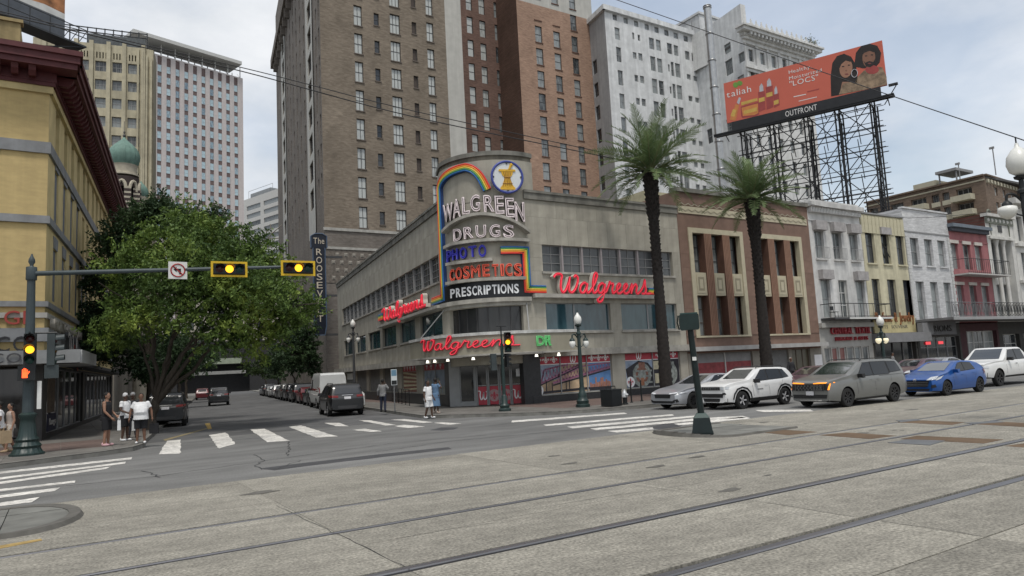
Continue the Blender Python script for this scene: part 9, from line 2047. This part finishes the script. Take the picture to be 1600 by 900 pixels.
FBs.mb('panel', MB().prism([(uc_-wS, zb_+.8), (uc_+wS, zb_+.8), (uc_+wS, zs), (uc_-wS, zs)], -.3, .3, axis='y').prism([(uc_-wS*.7, zb_), (uc_+wS*.7, zb_), (uc_+wS, zb_+.8), (uc_-wS, zb_+.8)], -.28, .28, axis='y').prism([(uc_-wT, zs), (uc_+wT, zs), (uc_+wT, zt-.3), (uc_+wS*.6, zt), (uc_-wS*.6, zt), (uc_-wT, zt-.3)], -.34, .34, axis='y'), navy)
FBs.mb('edge_tube', MB().tube([(p[0], -.36, p[1])for p in P], .07, 5, closed=True), edge)
write(FBs, 'The', uc_-wT*.68, -.37, zs+(zt-zs)*.28, (zt-zs)*.62, .03, bl_, width=wT*1.36)
hL=(zs-zb_-1.4)/9
for k, ch in enumerate('ROOSEVELT'):
 m=text_mesh(ch, 1.0, .06, bl_, 'blade');wd=m['w'];ww=wS*.95;link('letter', m, bs, FBs.loc@Matrix.Translation((uc_-ww/2, -.33, zs-hL*(k+1)+.12))@Matrix.Diagonal((ww/wd, 1, hL*.82/.73, 1)))
b=MB();
for z_ in(zs-1, zs-5.5, zs-10):b.box(uc_+wS, uc_+wS+2.0, -.1, .1, z_-.12, z_+.12)
FBs.mb('bracket', b, f_dark)
# ---- big billboard over the shop roofs
Pr=TP(1386, 132.5, 70.0);Pl=TP(1136, 192.5, 79.0);zB=Pr.z
_dl=ray(1136, 192.5);Pl=Vector((_dl[0], _dl[1], 0))*((zB-CH)/_dl[2]);aB=math.atan2(Pr.y-Pl.y, Pr.x-Pl.x);LB=math.hypot(Pr.y-Pl.y, Pr.x-Pl.x)
bb=E('roof_billboard', 'large red hair care billboard on a tall black steel lattice', 'billboard', (Pl.x, Pl.y, 12.0));FB_=Face(bb, Pl.x, Pl.y, aB)
zT=FB_.at(1376, 63.5)[1];print('billboard', LB, zB, zT)
FB_.mb('panel', MB().box(0, LB, 0, .25, zB, zT), M('ad_red', (.50, .115, .075), .6, .05, .3))
z3=lambda X, Y:FB_.at(1100+X/3.75, 40+Y/3.75)
def adp(pts, m, y, name='ad_print'):
 q=[z3(*p)for p in pts];q=q if _area(q)>0 else q[::-1];return FB_.mb(name, MB().add([(p[0], -y, p[1])for p in q], [tuple(range(len(q)))]), m)
aw=M('ad_white', (.66, .64, .62), .6, .05);ag=M('ad_green', (.13, .27, .05), .6, .1);ao=M('ad_orange', (.52, .20, .06), .6, .15);ay=M('ad_yellow', (.52, .34, .08), .6, .15);ad_=M('ad_darkred', (.30, .055, .05), .6, .15);agr=M('ad_silver', (.42, .42, .44), .6, .15)
hair=M('ad_hair', (.018, .014, .013), .6, .3, 1.5);skin1=M('ad_skin_light', (.30, .155, .10), .6, .12, 1);skin2=M('ad_skin_brown', (.20, .10, .065), .6, .12, 1);cloth1=M('ad_cloth', (.24, .17, .11), .6, .6, 1.6, detail=7);lip=M('ad_lip', (.17, .05, .045), .6);eye=M('ad_eye', (.03, .02, .018), .6)
def ell(cx, cy, rx, ry, m, y, rot=0, n=22):return adp([(cx+rx*math.cos(t)*math.cos(rot)-ry*math.sin(t)*math.sin(rot), cy+rx*math.cos(t)*math.sin(rot)+ry*math.sin(t)*math.cos(rot))for t in np.linspace(0, 2*math.pi, n+1)[:-1]], m, y)
ell(185, 348, 15, 16, ag, .012);ell(210, 338, 16, 14, ag, .014)
def adtext(s, X, Y, X2, size, m, y=.02):
 u, z=z3(X, Y);u2, _=z3(X2, Y-.2*(X2-X));return write(FB_, s, u, -y, z, size, .006, m, width=u2-u, name='ad_letter')
adtext('taliah', 134, 424, 278, 1.0, aw);adtext('Healthy,', 498, 284, 632, .56, aw);adtext('Moisturized', 500, 320, 692, .54, aw);adtext('"LOCS"', 503, 358, 672, .80, aw)
adp([(525, 415), (598, 400), (598, 405), (525, 420)], aw, .012);adp([(555, 441), (662, 416), (662, 420), (555, 445)], aw, .012);adp([(605, 385), (675, 368), (675, 374), (605, 391)], ad_, .012)
adp([(150, 552), (186, 460), (206, 466), (186, 556)], ao, .012);adp([(192, 452), (205, 420), (217, 424), (206, 462)], agr, .014);adp([(155, 530), (170, 490), (190, 494), (178, 534)], ay, .016)
adp([(215, 475), (320, 445), (324, 520), (300, 532), (225, 540), (218, 530)], ad_, .012);adp([(220, 482), (316, 456), (319, 512), (296, 524), (228, 530)], ao, .016);adp([(218, 450), (312, 424), (314, 440), (220, 468)], ay, .018);adp([(232, 500), (310, 478), (310, 500), (234, 520)], ay, .02)
for X, w_, yt in((317, 40, 385), (361, 42, 355), (405, 34, 400)):
 adp([(X, yt+5), (X+w_, yt-5), (X+w_+4, 490-(X-317)*.28), (X+6, 506-(X-317)*.28)], ad_, .012);adp([(X+4, yt+42), (X+w_-2, yt+32), (X+w_-1, yt+56), (X+5, yt+66)], ay, .016)
 adp([(X+8, yt+4), (X+w_-8, yt-2), (X+w_-10, yt-30), (X+w_*.5, yt-48), (X+8, yt-28)], agr, .014)
adp([(745, 415), (742, 300), (752, 220), (780, 178), (820, 165), (862, 182), (890, 230), (900, 300), (895, 370), (800, 405)], hair, .012)
adp([(868, 372), (900, 300), (940, 262), (1000, 240), (1045, 245), (1070, 300), (1072, 345), (960, 372)], cloth1, .012);adp([(790, 405), (815, 340), (860, 330), (905, 340), (960, 372)], cloth1, .018);adp([(795, 402), (810, 330), (850, 330), (858, 386)], skin1, .016)
ell(832, 250, 38, 56, skin1, .02, .12);adp([(790, 260), (800, 205), (835, 188), (870, 205), (858, 212), (830, 205), (806, 225)], hair, .024)
ell(815, 240, 8, 3.5, eye, .026);ell(850, 232, 8, 3.5, eye, .026);ell(836, 285, 11, 4.5, lip, .026);ell(834, 264, 6, 4, skin2, .026)
FB_.mb('ad_earring', MB().tube([(z3(882, 280)[0]+.28*math.cos(t), -.03, z3(882, 280)[1]+.42*math.sin(t))for t in np.linspace(0, 6.28, 15)[:-1]], .04, 5, closed=True), agr)
adp([(880, 240), (890, 160), (920, 120), (970, 106), (1015, 118), (1038, 160), (1030, 215), (1000, 250), (930, 250)], hair, .014);ell(966, 188, 38, 58, skin2, .022, .05);adp([(925, 175), (935, 140), (970, 128), (1005, 145), (1006, 160), (970, 148), (940, 160)], hair, .026)
adp([(934, 205), (945, 218), (968, 208), (992, 214), (1002, 196), (998, 228), (975, 244), (950, 240)], hair, .026);ell(950, 178, 8, 3.5, eye, .028);ell(984, 172, 8, 3.5, eye, .028);ell(970, 222, 11, 4, lip, .03)
ell(985, 258, 40, 26, ad_, .018)
skirt=M('billboard_black', (.018, .019, .022), .6, .2)
zsk=FB_.at(1380, 152)[1]
FB_.mb('skirt', MB().box(.5, LB-.6, -.08, .2, zsk, zB-.02), skirt);u, z=z3(478, 522);u2, _=z3(662, 470);write(FB_, 'OUTFRONT', u, -.1, zsk+(zB-zsk)*.25, .85, .02, aw, width=u2-u)
st=M('lattice_black', (.016, .017, .019), .6, .25)
b=MB();b.box(-1.2, LB+.6, -1.3, -.12, zsk-.32, zsk-.2).box(-1.2, LB+.6, -1.25, -1.15, zsk-.5, zsk-.18)
for k in range(12):b.tube([(k*LB/11, -1.3, zsk-.25), (k*LB/11, .2, zsk-.9)], .05, 5)
FB_.mb('catwalk', b, st)
zr_=12.3;cols=[z3(222, 600)[0], z3(395, 600)[0], z3(600, 600)[0], z3(787, 600)[0], z3(1000, 600)[0]]
for i, u in enumerate(cols):
 b=MB()
 for dy in(.1, 2.2):
  for du in(-.22, .22):b.tube([(u+du, dy, zr_), (u+du*.9, dy, zsk-.15)], .085, 5)
  n=9
  for k in range(n):za_, zb2=zr_+(zsk-zr_)*k/n, zr_+(zsk-zr_)*(k+1)/n;s=1 if k%2 else-1;b.tube([(u-.22*s, dy, za_), (u+.22*s, dy, zb2)], .03, 4)
 FB_.mb('lattice_post', b, st)
for k, z_ in enumerate(np.linspace(zr_+1.0, zsk-.6, 7)):
 b=MB()
 for dy in(.1, 2.2):b.tube([(cols[0]-.6, dy, z_), (cols[-1]+.8, dy, z_)], .055, 5);b.tube([(cols[0]-.6, dy, z_+.5), (cols[-1]+.8, dy, z_+.5)], .035, 4)
 for u in cols:b.tube([(u, .1, z_), (u, 2.2, z_)], .05, 4)
 FB_.mb('girt', b, st)
for i in range(4):
 for k in range(4):
  z0_, z1_=zr_+(zsk-zr_)*k/4, zr_+(zsk-zr_)*(k+1)/4;a, c=cols[i], cols[i+1]
  FB_.mb('cross_brace', MB().tube([(a, .1, z0_), (c, .1, z1_)], .045, 4).tube([(a, .1, z1_), (c, .1, z0_)], .045, 4).tube([(a, 2.2, z0_), (c, 2.2, z1_)], .04, 4).tube([((a+c)/2, 2.2, z0_), ((a+c)/2, .1, z1_)], .04, 4), st)
for u in(cols[2], cols[3], cols[4]):FB_.mb('back_stay', MB().tube([(u, 2.2, zsk-1), (u-1.0, 6.5, zr_)], .09, 5), st)
FB_.mb('service_arm', MB().box(LB+.2, LB+1.0, -1.0, -.7, zB-.5, zB-.3).tube([(LB-.4, -.2, zB-2.0), (LB+.9, -.8, zB-.45)], .05, 5), st)
# ---- overhead wires
wire=M('wire_black', (.02, .02, .022), .6, .1)
def cable(label, pts, r=.018, sag=.0, group='overhead wires'):
 P=[Vector(p)for p in pts];o3=P[0];Q=catmull([tuple(p-o3)for p in P], 10);o=MB().tube(Q, r, 5).obj('overhead_wire', wire, None, 60);o.location=o3;tag(o, label, 'wire', group);return o
cable('upper wire of the pair sweeping down from the yellow roof past the hotel', [TP(-40, 8, 34), TP(100, 41, 35), TP(400, 111, 37), TP(640, 172, 39), TP(950, 240, 42), TP(1110, 276, 45)], .025)
cable('lower wire of the pair sweeping down from the yellow roof past the hotel', [TP(-40, 12, 34), TP(100, 45, 35), TP(380, 112, 37), TP(640, 181, 39), TP(950, 246, 42), TP(1110, 281, 45)], .03)
cable('wire crossing high from top centre to the big lamp at right', [TP(930, -12, 30), TP(1130, 58, 28), TP(1350, 135, 24), TP(1590, 216, 19.0), TP(1680, 246, 17.5)], .016)
cable('thin wire low across the shop houses at right', [TP(1200, 305, 50), TP(1400, 340, 46), TP(1620, 322, 40)], .015)
bpy.data.scenes.remove(TS)
